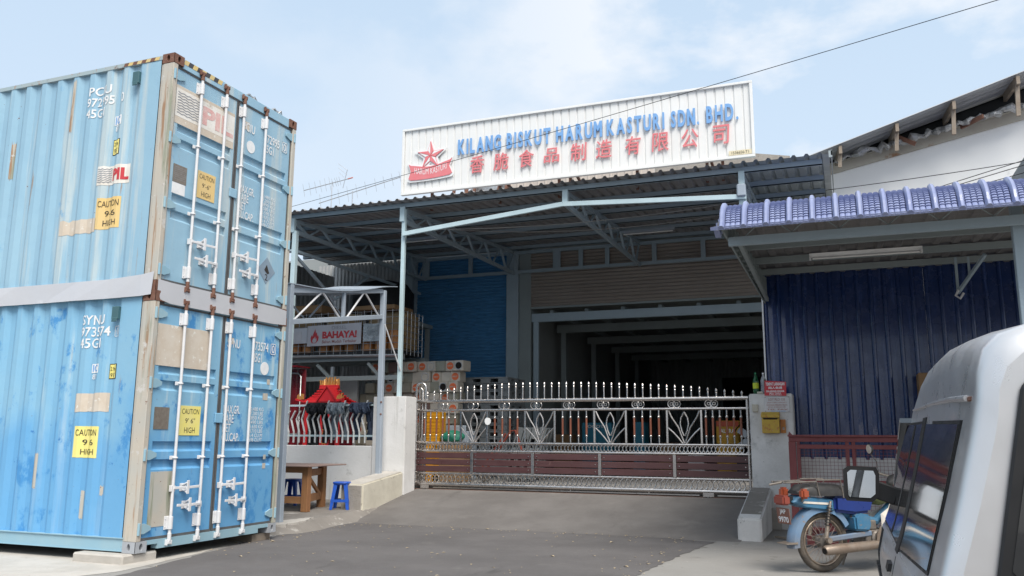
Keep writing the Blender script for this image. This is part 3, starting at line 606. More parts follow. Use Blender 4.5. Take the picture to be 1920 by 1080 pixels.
def extra_up(t, B, plate, dtext, side_plate, stext):
    p = plate('sticker_backing', 'sticker_ghost', 0.1, 1.15, 2.06, 2.54, 0.002)
    q = plate('company_sticker', 'sticker_white', 0.1, 1.15, 2.15, 2.5, 0.003)
    m = MB()
    for pl in swirl(None, m, 0.13, 0.5, 2.18, 2.47, 9): m.prism(pl, (-0.0225, 0, 0), Y_, Z_, (0.0006, 0, 0))
    B(m, 'wave_print', 'print_faded', q)
    dtext('PIL', 0.56, 1.13, 2.2, 2.44, 'print_pink', q, 0.04)
    c = plate('approval_plate', 'csc_bronze', 0.15, 0.37, 1.34, 1.56, 0.004)
    for i in range(7): dtext('SAFETY APPROVAL' if i == 0 else 'IDENTIFICATION NO', 0.17, 0.35, 1.52 - i * 0.024, 1.533 - i * 0.024, 'print_faded', c, 0.0)
    w = plate('inspection_sticker', 'print_white', 0.15, 0.36, 1.2, 1.335, 0.003)
    caution_door(t, plate, dtext, 0.56, 0.87, 1.255, 1.6, 'caution_orange', '9\'-6"')
    pp = plate('paint_patch', 'sticker_ghost', 1.31, 1.45, 2.42, 2.53, 0.0015)
    dtext('PCIU', 1.32, 1.56, 2.4, 2.52, 'print_white'); dtext('972995', 1.765, 2.1, 2.38, 2.5, 'print_white'); dtext('45G1', 1.765, 1.98, 2.235, 2.35, 'print_white'); boxed(t, B, dtext, 2.175, 2.365, '0')
    m = MB(); m.lathe([(0.085, 0), (0.085, 0.003)], (-0.0285, 1.5, 2.21), (1, 0, 0), 24); B(m, 'white_disc', 'print_white')
    weights(dtext, t, 1)
    m = MB(); m.prism([(0, -0.185), (0.185, 0), (0, 0.185), (-0.185, 0)], (-0.0285, 1.98, 0.6), Y_, Z_, (0.003, 0, 0)); dp = B(m, 'placard', 'placard_grey')
    m = MB(); m.text('2', (-0.0248, 1.95, 0.46), Y_, Z_, 0.06, 0.09); m.prism([(1.93, 0.6), (1.98, 0.68), (2.04, 0.57), (2.0, 0.55)], (-0.0248, 0, 0), Y_, Z_, (0.0006, 0, 0)); B(m, 'placard_print', 'print_black', dp)
    for mat, off in (('hazard_yellow', 0), ('hazard_black', 1)):
        m = MB()
        for k in range(off, 9, 2):
            y = 0.165 + k * 0.075; m.prism([(y, CH - 0.075), (y + 0.075, CH - 0.075), (y + 0.1, CH - 0.012), (y + 0.025, CH - 0.012)], (-0.0105 + 0.0003 * off, 0, 0), Y_, Z_, (0.0008, 0, 0))
        B(m, 'hazard_stripe', mat)
        m = MB()
        for k in range(off, 8, 2):
            x = -0.24 - k * 0.07; m.prism([(x, CH - 0.058), (x - 0.07, CH - 0.058), (x - 0.05, CH - 0.018), (x + 0.02, CH - 0.018)], (0, -0.001 - 0.0003 * off, 0), X_, Z_, (0, -0.0008, 0))
        B(m, 'hazard_stripe', mat if not off else 'rusty_steel')
    stext('PCIU', -1.33, -0.97, 2.53, 2.645, 'print_white'); stext('972995', -1.35, -0.93, 2.385, 2.5, 'print_white'); stext('45G1', -1.35, -1.05, 2.24, 2.355, 'print_white'); stext('0', -0.8, -0.75, 2.39, 2.51, 'print_white')
    m_ = side_plate('marking_patch', 'print_white', -0.9, -0.76, 2.1, 2.22); stext('IC', -0.885, -0.78, 2.11, 2.21, 'letter_blue', m_, 0.03, 0.005); stext('87', -0.87, -0.78, 2.02, 2.09, 'print_white', t)
    h_ = side_plate('height_plate', 'print_black', -0.89, -0.755, 1.715, 1.915, lift=0.002); side_plate('height_panel', 'caution_yellow', -0.88, -0.765, 1.725, 1.905, h_, 0.004); stext('2.9m', -0.87, -0.775, 1.83, 1.88, 'print_black', h_, 0, 0.007); stext('9\'6"', -0.865, -0.78, 1.74, 1.8, 'print_black', h_, 0, 0.007)
    s_ = side_plate('company_sticker', 'sticker_white', -1.085, -0.585, 1.345, 1.585, wav=0.004)
    m = MB()
    for pl in swirl(None, m, -1.06, -0.86, 1.37, 1.56, 7): m.prism(pl, (0, 0, 0), X_, Z_, (0, -0.0001, 0))
    m.f = [f for f in m.f if len(f) > 4][::2]; B(drape(m, 0.006), 'wave_print', 'print_faded', s_)
    stext('PIL', -0.85, -0.6, 1.39, 1.54, 'print_red', s_, 0.05)
    caution_side(t, side_plate, stext, -1.035, -0.67, 0.795, 1.185, 'caution_orange', '9-6')
    side_plate('tape_patch', 'sticker_ghost', -1.61, -1.03, 0.77, 0.94, wav=0.015)
    side_plate('primer_streak', 'post_primer', -2.63, -2.57, 1.6, 2.1, lift=0.0015, wav=0.03); side_plate('primer_streak', 'post_primer', -1.63, -1.57, 2.1, 2.78, lift=0.0015, wav=0.03)
    # galvanised flashing nailed round the joint
    m = MB(); k = 24
    for i in range(k):
        xa = -0.2 - i * 0.5; xb = xa - 0.5; dr = 0.012 * math.sin(i * 1.9)
        if i == 0: m.add([(-0.03, -0.012, 0.215), (xb, -0.022, 0.16), (xb, -0.032, -0.07), (-0.045, -0.02, -0.05), (-0.2, -0.03, 0.185), (-0.2, -0.032, -0.065)], [(0, 4, 5, 3), (4, 1, 2, 5)])
        else: m.add([(xa, -0.022, 0.16), (xb, -0.022, 0.16), (xb, -0.032 - (dr if i < k - 1 else 0), -0.07), (xa, -0.032 - (0.012 * math.sin((i - 1) * 1.9) if i > 1 else 0), -0.07)], [(0, 1, 2, 3)])
    B(m, 'side_flashing', 'galv_sheet')
    m = MB(); m.add([(0.012, 0.02, 0.13), (0.012, 0.22, 0.12), (0.014, CW - 0.3, 0.12), (0.016, CW - 0.02, 0.1), (0.016, CW - 0.02, -0.1), (0.02, CW - 0.3, -0.12), (0.02, 0.22, -0.13), (0.012, 0.02, -0.09)], [(0, 1, 6, 7), (1, 2, 5, 6), (2, 3, 4, 5)])
    B(m, 'door_flashing', 'galv_sheet')
def extra_low(t, B, plate, dtext, side_plate, stext):
    g = plate('sticker_ghost', 'sticker_ghost', 0.075, 0.98, 2.05, 2.53, 0.002)
    plate('approval_plate', 'csc_bronze', 0.15, 0.375, 1.33, 1.58, 0.004)
    caution_door(t, plate, dtext, 0.55, 0.885, 1.265, 1.61, 'caution_yellow', '9\' 6"')
    plate('sticker_ghost', 'sticker_ghost', 1.3, 1.4, 2.42, 2.5, 0.0015)
    dtext('SYNU', 1.28, 1.52, 2.375, 2.49, 'print_white'); dtext('973574', 1.765, 2.1, 2.385, 2.505, 'print_white'); dtext('45G1', 1.79, 1.97, 2.23, 2.35, 'print_white'); boxed(t, B, dtext, 2.16, 2.36, '0')
    m = MB(); m.lathe([(0.088, 0), (0.088, 0.003)], (-0.0285, 2.05, 2.16), (1, 0, 0), 24); B(m, 'white_disc', 'print_white')
    weights(dtext, t, 0, 1.285)
    plate('primer_patch', 'post_primer', 0.17, 0.52, 0.255, 0.86, 0.0015)
    for y, z, w, h in ((2.12, 1.95, 0.06, 0.07), (2.05, 1.74, 0.1, 0.09), (2.13, 0.96, 0.05, 0.06), (2.12, 0.84, 0.06, 0.07)): plate('primer_patch', 'post_primer', y, y + w, z, z + h, 0.0012)
    stext('SYNU', -1.09, -0.74, 2.535, 2.65, 'print_white'); stext('973574', -1.1, -0.66, 2.395, 2.51, 'print_white'); stext('45G1', -1.1, -0.77, 2.26, 2.375, 'print_white')
    stext('0', -0.575, -0.535, 2.405, 2.49, 'print_white')
    fr = MB()
    for a in ((-0.6, -0.51, 2.385, 2.393), (-0.6, -0.51, 2.502, 2.51), (-0.6, -0.592, 2.385, 2.51), (-0.518, -0.51, 2.385, 2.51)): fr.add([(a[0], 0, a[2]), (a[1], 0, a[2]), (a[1], 0, a[3]), (a[0], 0, a[3])], [(0, 1, 2, 3)])
    B(drape(fr, 0.006), 'lettering_frame', 'print_white')
    m_ = side_plate('marking_patch', 'print_white', -0.905, -0.77, 1.97, 2.075); stext('IC', -0.89, -0.785, 1.985, 2.065, 'letter_blue', m_, 0.03, 0.005); stext('87', -0.885, -0.79, 1.895, 1.955, 'print_white', t)
    h_ = side_plate('height_plate', 'print_black', -0.635, -0.495, 1.895, 2.07, lift=0.002); side_plate('height_panel', 'caution_yellow', -0.625, -0.505, 1.905, 2.06, h_, 0.004); stext('2.9m', -0.615, -0.515, 1.99, 2.035, 'print_black', h_, 0, 0.007); stext('9\'6"', -0.61, -0.52, 1.915, 1.965, 'print_black', h_, 0, 0.007)
    side_plate('tape_patch', 'sticker_ghost', -1.095, -0.59, 1.525, 1.735, wav=0.006)
    caution_side(t, side_plate, stext, -1.045, -0.69, 1.005, 1.36, 'caution_yellow', '9 6')
    for x0, x1, z0, z1 in ((-1.66, -1.58, 0.65, 1.05), (-0.9, -0.83, 0.33, 0.64), (-0.62, -0.56, 0.6, 0.7)): side_plate('primer_patch', 'post_primer', x0, x1, z0, z1, lift=0.0015, wav=0.012)
container('upper pale blue shipping container with white company sticker across its left door', 2.996, -7.245, True, extra_up)
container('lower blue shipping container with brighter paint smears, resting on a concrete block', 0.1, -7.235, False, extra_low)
for (x, y, l) in ((-7.98, 7.16, 'low grey concrete block wedged under the near corner of the lower container'),):
    m = MB(); m.prism([(0, 0), (0.72, 0), (0.72, 0.5), (0, 0.5)], (x, y, -0.02), X_, Y_, (0, 0, 0.117)); m.solo('concrete_block', 'concrete_pale', l, 'block', (x + 0.36, y + 0.25, 0), bevel=0.018)
m = MB(); m.box(-7.75, -7.3, 9.35, 9.72, -0.02, 0.098); m.solo('timber_block', 'old_timber', 'dark packing block under the far corner of the lower container', 'block', (-7.5, 9.5, 0), bevel=0.01)
m = MB(); m.box(-19.4, -18.6, 7.2, 9.8, -0.02, 0.098); m.solo('timber_block', 'old_timber', 'long packing beam under the hidden end of the lower container', 'block', (-19, 8.5, 0), bevel=0.01)
for i in range(2):
    m = MB(); b = (-7.3, 8.75 + i * 0.55, 5.88); r = random.Random(i)
    for k in range(4): m.tube([(b[0] + r.uniform(-.03, .03), b[1] - 0.09 + k * 0.05, b[2] + 0.015), (b[0] + r.uniform(-.03, .03), b[1] - 0.04 + k * 0.05, b[2] + 0.05 + 0.02 * (k % 2)), (b[0], b[1] + 0.03 + k * 0.04, b[2] + 0.02)], 0.012, 5)
    m.solo('twist_lock', 'foil', ('small bent metal fitting lying on the container roof edge, %s' % ('left one' if i == 0 else 'nearer the rusty far corner')), 'metal fitting', b)

# ================================================================ BOUNDARY WALL, PILLARS, GATE
m = MB(); m.box(-14, -8.34, 14.02, 14.3, -0.05, 1.2)
m.solo('boundary_wall', 'whitewash', 'low white rendered wall below the zigzag grille behind the table', 'wall', (-10, 14.15, 0), bevel=0.01)
def pillar_mesh(t, x0, x1, y0, y1, z0, z1, mat):
    m = MB(); m.box(x0, x1, y0, y1, z0, z1); return m.build('pillar_shaft', mat, t, bevel=0.014, seg=2)
t = thing('gate_pillar', 'white rendered gate pillar at the left end of the steel gate', 'gate pillar', (-7.9, 14.2, 0))
pillar_mesh(t, -8.1, -7.62, 13.98, 14.42, 0, 2.12, 'whitewash')
m = MB(); m.box(-8.32, -8.104, 14.0, 14.35, 0, 2.115); m.build('pilaster', 'whitewash', t, bevel=0.008)
t = thing('gate_pillar', 'stained white gate pillar carrying the yellow mailbox and notices', 'gate pillar', (-1.1, 14.2, 0))
pillar_mesh(t, -1.43, -0.77, 14.0, 14.5, -0.05, 2.08, 'whitewash_stained')
def kerbwall(name, label, x0, x1, y0, y1, zn, zf, mat, capmat, endmat=None):
    t = thing(name, label, 'low wall', ((x0 + x1) / 2, (y0 + y1) / 2, 0))
    m = MB(); m.add([(x0, y0, -0.05), (x1, y0, -0.05), (x1, y1, -0.05), (x0, y1, -0.05), (x0, y0, zn), (x1, y0, zn), (x1, y1, zf), (x0, y1, zf)], [(0, 3, 2, 1), (0, 1, 5, 4), (1, 2, 6, 5), (2, 3, 7, 6), (3, 0, 4, 7), (4, 5, 6, 7)])
    m.build('wall_body', mat, t, bevel=0.02, seg=2)
    m = MB(); e = 0.022; m.add([(x0 + e, y0 + e, zn + .003), (x1 - e, y0 + e, zn + .003), (x1 - e, y1 - e, zf + .003), (x0 + e, y1 - e, zf + .003)], [(0, 1, 2, 3)]); m.build('coping', capmat, t)
    if endmat:
        m = MB(); m.box(x0 + 0.006, x1 - 0.03, y0 - 0.012, y0 + 0.01, 0.03, zn - 0.02); m.build('broken_end', endmat, t, bevel=0.01)
    return t
kerbwall('ramp_wall', 'cream stained low wall with a broken end, beside the blue stool', -8.06, -7.63, 12.6, 13.975, 0.58, 0.74, 'wall_cream', 'concrete_pale', 'rough_cement')
kerbwall('ramp_wall', 'white ended low wall running out from the mailbox pillar', -1.47, -1.15, 12.2, 13.995, 0.3, 0.62, 'whitewash_stained', 'platform_concrete')
m = MB(); m.box(-1.18, -1.02, 13.85, 13.99, 0, 0.32); m.solo('brick', 'rough_cement', 'single dark brick leaning at the foot of the mailbox pillar', 'brick', (-1.1, 13.92, 0), bevel=0.01)

# zigzag grille on the wall
t = thing('wall_grille', 'pale steel grille of zigzag bars along the top of the white wall', 'grille', (-10, 14.12, 1.2))
for z in (1.385, 1.97):
    m = MB(); m.box(-12.6, -8.322, 14.11, 14.13, z - 0.018, z + 0.018); m.build('rail', 'steel_paleblue', t)
tall = {0, 4, 7, 11, -4, -8, 14}
me_s = {}
for i in range(-26, 12):
    x = -9.985 + i * 0.1245; hi = i in tall
    if x > -8.4: continue
    if hi not in me_s:
        k = 1.0 if hi else 0.5; m = MB(); pts = [(0.115 * (1 if hi else 0.76) , 0, 2.06 - 0.0 if hi else 1.865), (0, 0, 1.7), (0.078, 0, 1.455), (0.078, 0, 1.25)]
        for a, b in zip(pts, pts[1:]): m.bar(a, b, 0.012, 0.042, (0, 1, 0))
        me_s[hi] = m.mesh('bar', 'bar_white')
    o = link('bar', me_s[hi], t, loc=(x + 10, -0.025, -1.2))

# trousers hung over the grille
def trousers(x0, x1, mat, label, zfront, zback, seed, split):
    r = random.Random(seed); m = MB(); nu = 26; prof = [(-0.075, zfront), (-0.085, zfront + 0.05), (-0.08, 1.93), (-0.06, 1.985), (-0.01, 2.02), (0.05, 2.01), (0.085, 1.93), (0.09, 1.8), (0.085, 1.65), (0.085, 1.5), (0.08, zback + 0.06), (0.08, zback)]
    ph = [r.uniform(0, 6) for _ in range(6)]
    for j, (y, z) in enumerate(prof):
        for i in range(nu + 1):
            u = i / nu; x = x0 + (x1 - x0) * u; leg = 0.0
            w = 0.6 * 0.028 * math.sin(u * 17 + ph[0] + j * 0.9) + 0.02 * math.sin(u * 31 + ph[1] - j * 1.7) + 0.014 * math.sin(u * 47 + ph[2] + j * 2.3)
            sag = 0.018 * math.sin(u * 9 + ph[3]) * (1 if j < 4 else 0.4)
            if j == 0: sag += -0.05 * abs(math.sin(u * math.pi * 2 + ph[4]))
            m.v.append(Vector((x + 0.012 * math.sin(j * 1.3 + ph[5]), 14.12 + y + w * (-1 if j < 5 else 1), z + sag * (1 if j != 4 else 0.3))))
    for j in range(len(prof) - 1):
        for i in range(nu):
            if j > 6 and split and abs(i - nu * 0.5) < 1.2 * (j - 5): continue
            a = j * (nu + 1) + i; m.f.append((a, a + 1, a + nu + 2, a + nu + 1))
    o = m.solo('trousers', mat, label, 'trousers', ((x0 + x1) / 2, 14.12, 1.3), 'trousers drying on the grille', smooth=True)
    s = o.modifiers.new('cloth_thickness', 'SOLIDIFY'); s.thickness = 0.008
trousers(-9.86, -9.43, 'denim_black', 'black trousers draped over the zigzag grille, leftmost of three pairs', 1.83, 1.24, 1, True)
trousers(-9.38, -8.98, 'denim_grey', 'faded grey jeans draped over the middle of the zigzag grille', 1.82, 1.3, 4, True)
trousers(-8.88, -8.42, 'denim_navy', 'dark navy jeans draped over the grille beside the left pillar', 1.84, 1.3, 7, True)

# ---- stainless sliding gate
t = thing('sliding_gate', 'stainless steel sliding gate with spear tips and maroon boards', 'gate', (-4.6, 14.56, 0.42))
G = 14.56; GX0, GX1 = -7.72, -1.50
def g(m, n, mat='stainless', par=t, **k): return m.build(n, mat, par, **k)
for z, r_, in ((2.045, 0.034), (1.873, 0.021), (1.266, 0.021), (1.117, 0.021), (0.704, 0.021), (0.505, 0.036)):
    m = MB(); m.tube([(GX0, G, z), (GX1, G, z)], r_, 12); g(m, 'rail', smooth=True)
for x in (GX0 + 0.03, GX1 - 0.02):
    m = MB(); m.tube([(x, G, 0.5), (x, G, 2.05)], 0.024, 10); g(m, 'end_stile', smooth=True)
for x, w in ((-7.63, 0.1),):
    m = MB(); m.tube([(x - w, G + 0.06, 0.5), (x - w, G + 0.06, 2.3)] + [(x - w * math.cos(a), G + 0.06, 2.3 + w * math.sin(a)) for a in [math.pi * k / 8 for k in range(1, 8)]] + [(x + w, G + 0.06, 2.3), (x + w, G + 0.06, 0.5)], 0.027, 10); g(m, 'end_hoop', smooth=True)
    m = MB(); m.tube([(x - 0.03, G + 0.07, 0.5), (x - 0.03, G + 0.07, 2.26), (x + 0.0, G + 0.07, 2.3), (x + 0.03, G + 0.07, 2.26), (x + 0.03, G + 0.07, 0.5)], 0.022, 10); g(m, 'end_hoop', smooth=True)
# spears
m = MB(); m.tube([(0, 0, -0.02), (0, 0, -0.0)], 0.0135, 8); spear_tip = MB()
spear_tip.lathe([(0.012, -0.005), (0.016, 0.004), (0.012, 0.012), (0.021, 0.034), (0.018, 0.052), (0.002, 0.082)], n=8)
tip_me = spear_tip.mesh('finial', 'stainless', smooth=True)
nsp = 43
def spear_z(x):
    pts = [(-7.68, 2.196), (-7.48, 2.224), (-6.8, 2.305), (-6.31, 2.337), (-5.83, 2.366), (-5.3, 2.37), (-4.28, 2.36), (-3.3, 2.314), (-2.4, 2.253), (-1.5, 2.15)]
    for (a, za), (b, zb) in zip(pts, pts[1:]):
        if a <= x <= b: return za + (zb - za) * (x - a) / (b - a)
    return 2.2
for i in range(nsp):
    x = -7.46 + i * (5.86 / (nsp - 1)); z = spear_z(x)
    m = MB(); m.tube([(x, G, 2.06), (x, G, z - 0.075)], 0.0135, 8); s_ = g(m, 'spear', smooth=True)
    link('finial', tip_me, s_, loc=(x + 4.6, 0, z - 0.08 - 0.42))
# coin ornaments between the two top rails
cm = MB()
for dx in (-0.045, 0.045):
    cm.ring((dx, 0, 0), 0.062, 0.009, (0, 1, 0), 20, 6)
    for a in range(4): cm.box(dx - 0.026, dx + 0.026, -0.006, 0.006, -0.026, -0.018) if a == 0 else cm.box(dx - 0.026, dx + 0.026, -0.006, 0.006, 0.018, 0.026) if a == 1 else cm.box(dx - 0.026, dx - 0.018, -0.006, 0.006, -0.026, 0.026) if a == 2 else cm.box(dx + 0.018, dx + 0.026, -0.006, 0.006, -0.026, 0.026)
coin_me = cm.mesh('coin_ornament', 'stainless', smooth=False)
for i in range(9): link('coin_ornament', coin_me, t, loc=(-7.13 + i * 0.628 + 4.6, 0, 1.955 - 0.42))
# lotus panels and balusters. z 1.287 .. 1.852
zb, zt = 1.287, 1.852
lot = [(-6.74, -6.22), (-5.39, -4.83 - 0.03), (-4.12, -3.56), (-2.87 - 0.02, -2.31)]
lot = [(-6.75, -6.21), (-5.46, -4.89), (-4.15, -3.58), (-2.86, -2.28)]
for a, b in lot:
    for x in (a, b):
        m = MB(); m.box(x - 0.017, x + 0.017, G - 0.017, G + 0.017, zb, zt); g(m, 'panel_stile', bevel=0.003)
    c = (a + b) / 2
    def leaf(pts): 
        m = MB(); m.tube([(x, G, z) for x, z in pts], 0.0135, 8); g(m, 'lotus_leaf', smooth=True)
    w = b - a
    for s in (-1, 1):
        leaf([(c + s * 0.005, zb + 0.005), (c + s * 0.04, zb + 0.1), (c + s * 0.1, zb + 0.27), (c + s * (w / 2 - 0.08), zt - 0.13), (c + s * (w / 2 - 0.025), zt - 0.01)])
        leaf([(c + s * 0.03, zb + 0.0), (c + s * 0.1, zb + 0.09), (c + s * 0.18, zb + 0.18), (c + s * (w / 2 - 0.02), zb + 0.26)])
        leaf([(c + s * 0.01, zb + 0.13), (c + s * 0.045, zb + 0.21), (c + s * 0.07, zb + 0.33), (c + s * 0.055, zb + 0.43), (c, zt - 0.035)])
m = MB(); m.tube([(0, 0, zb), (0, 0, zt)], 0.0135, 8)
for zc in (zb + 0.12, zt - 0.12): m.lathe([(0.013, -0.02), (0.022, -0.012), (0.024, 0), (0.022, 0.012), (0.013, 0.02)], (0, 0, zc), n=8)
bal_me = m.mesh('baluster', 'stainless', smooth=True)
m = MB(); m.tube([(0, 0, zb + 0.14), (0, 0, zt - 0.14)], 0.0185, 10); sl_me = m.mesh('wood_sleeve', 'sleeve_brown', smooth=True)
gaps = [(-7.6, -6.75, 6), (-6.21, -5.46, 4), (-4.89, -4.15, 4), (-3.58, -2.86, 4), (-2.28, -1.52, 6)]
for a, b, n in gaps:
    for i in range(n):
        x = a + (b - a) * (i + 1 - 0.35 * (n == 6) * (1 - 0)) / (n + 1 - 0.4 * (n == 6))
        bo = link('baluster', bal_me, t, loc=(x + 4.6, 0, -0.42)); link('wood_sleeve', sl_me, bo)
# lattice bands
m = MB(); m.ring((0, 0, 0), 0.066, 0.009, (0, 1, 0), 16, 5); r_small = m.mesh('lattice_ring', 'stainless', smooth=True)
m = MB(); m.ring((0, 0, 0), 0.088, 0.011, (0, 1, 0), 18, 5); r_big = m.mesh('lattice_ring', 'stainless', smooth=True)
n = 92
for i in range(n): link('lattice_ring', r_small, t, loc=(-7.62 + 4.6 + i * 6.02 / (n - 1), 0.012 * (i % 2), 1.1915 - 0.42))
n = 70
for i in range(n): link('lattice_ring', r_big, t, loc=(-7.62 + 4.6 + i * 6.02 / (n - 1), 0.012 * (i % 2), 0.609 - 0.42))
m = MB()
for i in range(n):
    x = -7.62 + i * 6.02 / (n - 1) + 0.0436; m.lathe([(0.018, 0), (0.018, 0.022)], (x, G - 0.012, 0.609), (0, 1, 0), 8)
g(m, 'lattice_studs', 'stainless_dull')
# boards
st = [-7.7, -6.35, -5.13, -3.87, -2.62 - 0.06, -1.5]
st = [-7.7, -6.52, -5.2, -4.0 + 0.02, -2.73, -1.5]
st = [-7.7, -6.51, -5.31, -4.06, -2.75, -1.5]
for x in st[1:-1]:
    m = MB(); m.box(x - 0.028, x + 0.028, G - 0.026, G + 0.02, 0.724, 1.097); g(m, 'board_stile', 'stainless_dull', bevel=0.004)
for k in range(5):
    xa, xb = st[k] + 0.03, st[k + 1] - 0.03
    for j in range(3):
        z0 = 0.735 + j * 0.122; rr = random.Random(k * 3 + j)
        m = MB(); m.box(xa, xb, G - 0.014 + rr.uniform(-.004, .004), G + 0.008, z0 + rr.uniform(-.003, .003), z0 + 0.107)
        bd = g(m, 'board', 'plank_maroon', bevel=0.006)
        m = MB()
        for x in (xa + 0.05, xb - 0.05): m.lathe([(0.011, 0), (0.008, 0.006)], (x, G - 0.017, z0 + 0.055), (0, -1, 0), 8)
        g(m, 'screw', 'stainless', bd)
for x in (-7.47, -2.2):
    m = MB(); m.lathe([(0.045, -0.015), (0.05, -0.012), (0.038, 0), (0.05, 0.012), (0.045, 0.015)], (x, G, 0.43), (0, 1, 0), 16); w = g(m, 'wheel', 'stainless_dull')
    m = MB(); m.box(x - 0.09, x + 0.09, G - 0.03, G - 0.022, 0.42, 0.49); m.box(x - 0.09, x + 0.09, G + 0.022, G + 0.03, 0.42, 0.49); m.lathe([(0.014, 0), (0.014, 0.02)], (x, G - 0.032, 0.43), (0, -1, 0), 8); g(m, 'wheel_bracket', 'stainless_dull', w)
m = MB(); m.box(-7.3, -2.35, G - 0.018, G + 0.018, 0.435, 0.452); m.box(-2.05, -1.5, G - 0.018, G + 0.018, 0.435, 0.452)
for x in (-6.0, -4.6, -3.2): m.box(x - .01, x + .01, G - .01, G + .01, 0.435, 0.48)
g(m, 'brace_bar', 'stainless_dull')
m = MB(); m.box(-9.2, -1.45, G - 0.015, G + 0.015, 0.385, 0.416); m.solo('gate_track', 'rusty_steel', 'low steel track on the driveway under the sliding gate', 'gate track', (-5, G, 0.4))
m = MB(); ov = [(-0.105, 0.0), (-0.09, 0.075), (-0.03, 0.12), (0.06, 0.1), (0.105, 0.04), (0.1, -0.04), (0.05, -0.09), (-0.02, -0.1), (-0.075, -0.07)]
m.prism([(a * 0.58, b * 0.62) for a, b in ov], (-6.18, 14.5, 1.66), X_, Z_, (0, 0.012, 0)); m.solo('white_plate', 'print_white', 'small round white plate hanging on the left part of the gate', 'plate', (-6.18, 14.51, 1.65))

# ---- things on the right pillar
t = thing('mailbox', 'weathered yellow mailbox with an open side flap on the stained pillar', 'mailbox', (-1.07, 13.9, 1.6))
m = MB(); m.box(-1.235, -0.975, 13.86, 13.997, 1.46, 1.69); m.build('box_body', 'mailbox_yellow', t, bevel=0.005)
m = MB(); m.prism([(13.85, 1.7), (13.997, 1.7), (13.997, 1.79), (13.95, 1.79), (13.85, 1.745)], (-1.245, 0, 0), Y_, Z_, (0.275, 0, 0)); m.build('lid', 'mailbox_yellow', t, bevel=0.004)
m = MB(); m.box(-1.21, -1.0, 13.855, 13.862, 1.672, 1.69); m.build('slot', 'dark_hole', t)
m = MB(); m.box(-0.965, -0.885, 13.955, 13.962, 1.465, 1.515); m.box(-0.965, -0.935, 13.955, 13.962, 1.515, 1.56); m.box(-0.905, -0.885, 13.955, 13.962, 1.515, 1.56); m.box(-0.965, -0.885, 13.955, 13.962, 1.56, 1.675); m.build('side_flap', 'mailbox_orange', t)
t = thing('notice_board', 'red notice with white lettering standing on top of the mailbox pillar', 'notice', (-1.02, 13.97, 2.05))
m = MB(); m.prism([(-1.185, 2.05), (-0.855, 2.042), (-0.85, 2.262), (-1.175, 2.285)], (0, 13.975, 0), X_, Z_, (0, 0.006, 0)); m.build('panel', 'notice_red', t)
for s, x0, x1, z0, z1 in (('TEMPAT LARANGAN', -1.16, -0.875, 2.205, 2.255), ('闲人免进', -1.12, -0.91, 2.15, 2.19), ('DILARANG MASUK', -1.155, -0.88, 2.102, 2.13), ('JIKA TIADA', -1.11, -0.93, 2.07, 2.096), ('URUSAN', -1.11, -0.93, 2.052, 2.066)):
    m = MB(); m.text(s, (x0, 13.973, z0), X_, Z_, x1 - x0, z1 - z0, bold=0.03); m.build('lettering', 'print_white', t)
t = thing('address_plate', 'grey metal plate with red lettering screwed to the mailbox pillar', 'plate', (-1.0, 13.99, 1.9))
m = MB(); m.box(-1.19, -0.815, 13.985, 13.992, 1.79, 2.035); m.build('panel', 'notice_grey', t, bevel=0.002)
for s, x0, x1, z0, z1 in (('LOT PLO 135', -1.13, -0.88, 1.968, 2.005), ('JALAN CYBER 5, KAWASAN 3', -1.15, -0.86, 1.925, 1.948), ('KAWASAN PERINDUSTRIAN', -1.16, -0.85, 1.888, 1.912), ('SENAI, 81400 JOHOR', -1.14, -0.87, 1.853, 1.877), ('TEL FAX', -1.16, -0.84, 1.82, 1.842)):
    m = MB(); m.text(s, (x0, 13.983, z0), X_, Z_, x1 - x0, z1 - z0, bold=0.01); m.build('lettering', 'print_brown', t)
m = MB(); m.text('BISKUT HARUM KASTURI', (-1.09, 13.983, 1.798), X_, Z_, 0.21, 0.014, bold=0.02); m.build('lettering', 'letter_blue', t)
m = MB()
for x in (-1.178, -0.827):
    for z in (1.802, 2.023): m.lathe([(0.006, 0), (0.004, 0.004)], (x, 13.985, z), (0, -1, 0), 8)
m.build('screw', 'rusty_steel', t)
t = thing('doorbell_box', 'small beige ribbed doorbell box on the left of the mailbox pillar', 'doorbell', (-1.34, 13.98, 1.85))
m = MB(); m.box(-1.385, -1.295, 13.955, 13.997, 1.795, 1.915); m.build('case', 'box_beige', t, bevel=0.006)
m = MB()
for i in range(6): m.box(-1.378, -1.302, 13.95, 13.956, 1.803 + i * 0.018, 1.813 + i * 0.018)
m.build('louvre', 'box_beige', t)
def bottle(x, mat, label, capmat, h, lab):
    t = thing('bottle', label, 'bottle', (x, 14.12, 2.08), 'bottles standing on the gate pillar')
    k = h / 0.34; m = MB(); m.lathe([(0.036, 0), (0.044, 0.01), (0.046, 0.05), (0.043, 0.12), (0.047, 0.2), (0.043, 0.24), (0.026, 0.285), (0.0155, 0.31), (0.014, 0.335)], (x, 14.12, 2.081), n=20); 
    m.v = [Vector((v.x, v.y, 2.081 + (v.z - 2.081) * k)) for v in m.v]; m.build('body', mat, t, smooth=True)
    m = MB(); m.lathe([(0.017, 0.33 * k), (0.017, 0.356 * k)], (x, 14.12, 2.081), n=14); m.build('cap', capmat, t)
    if lab:
        m = MB(); m.lathe([(0.0475, 0.09 * k), (0.0475, 0.185 * k)], (x, 14.12, 2.081), n=20, caps=False); m.build('label', lab, t, smooth=True)
    return t
bottle(-1.325, 'bottle_green', 'green plastic drink bottle with a yellow label on the mailbox pillar', 'cap_green', 0.33, 'bottle_label')
tb = bottle(-1.205, 'bottle_clear', 'clear plastic bottle with a white cap and dark marks on the mailbox pillar', 'cap_white', 0.325, None)
m = MB()
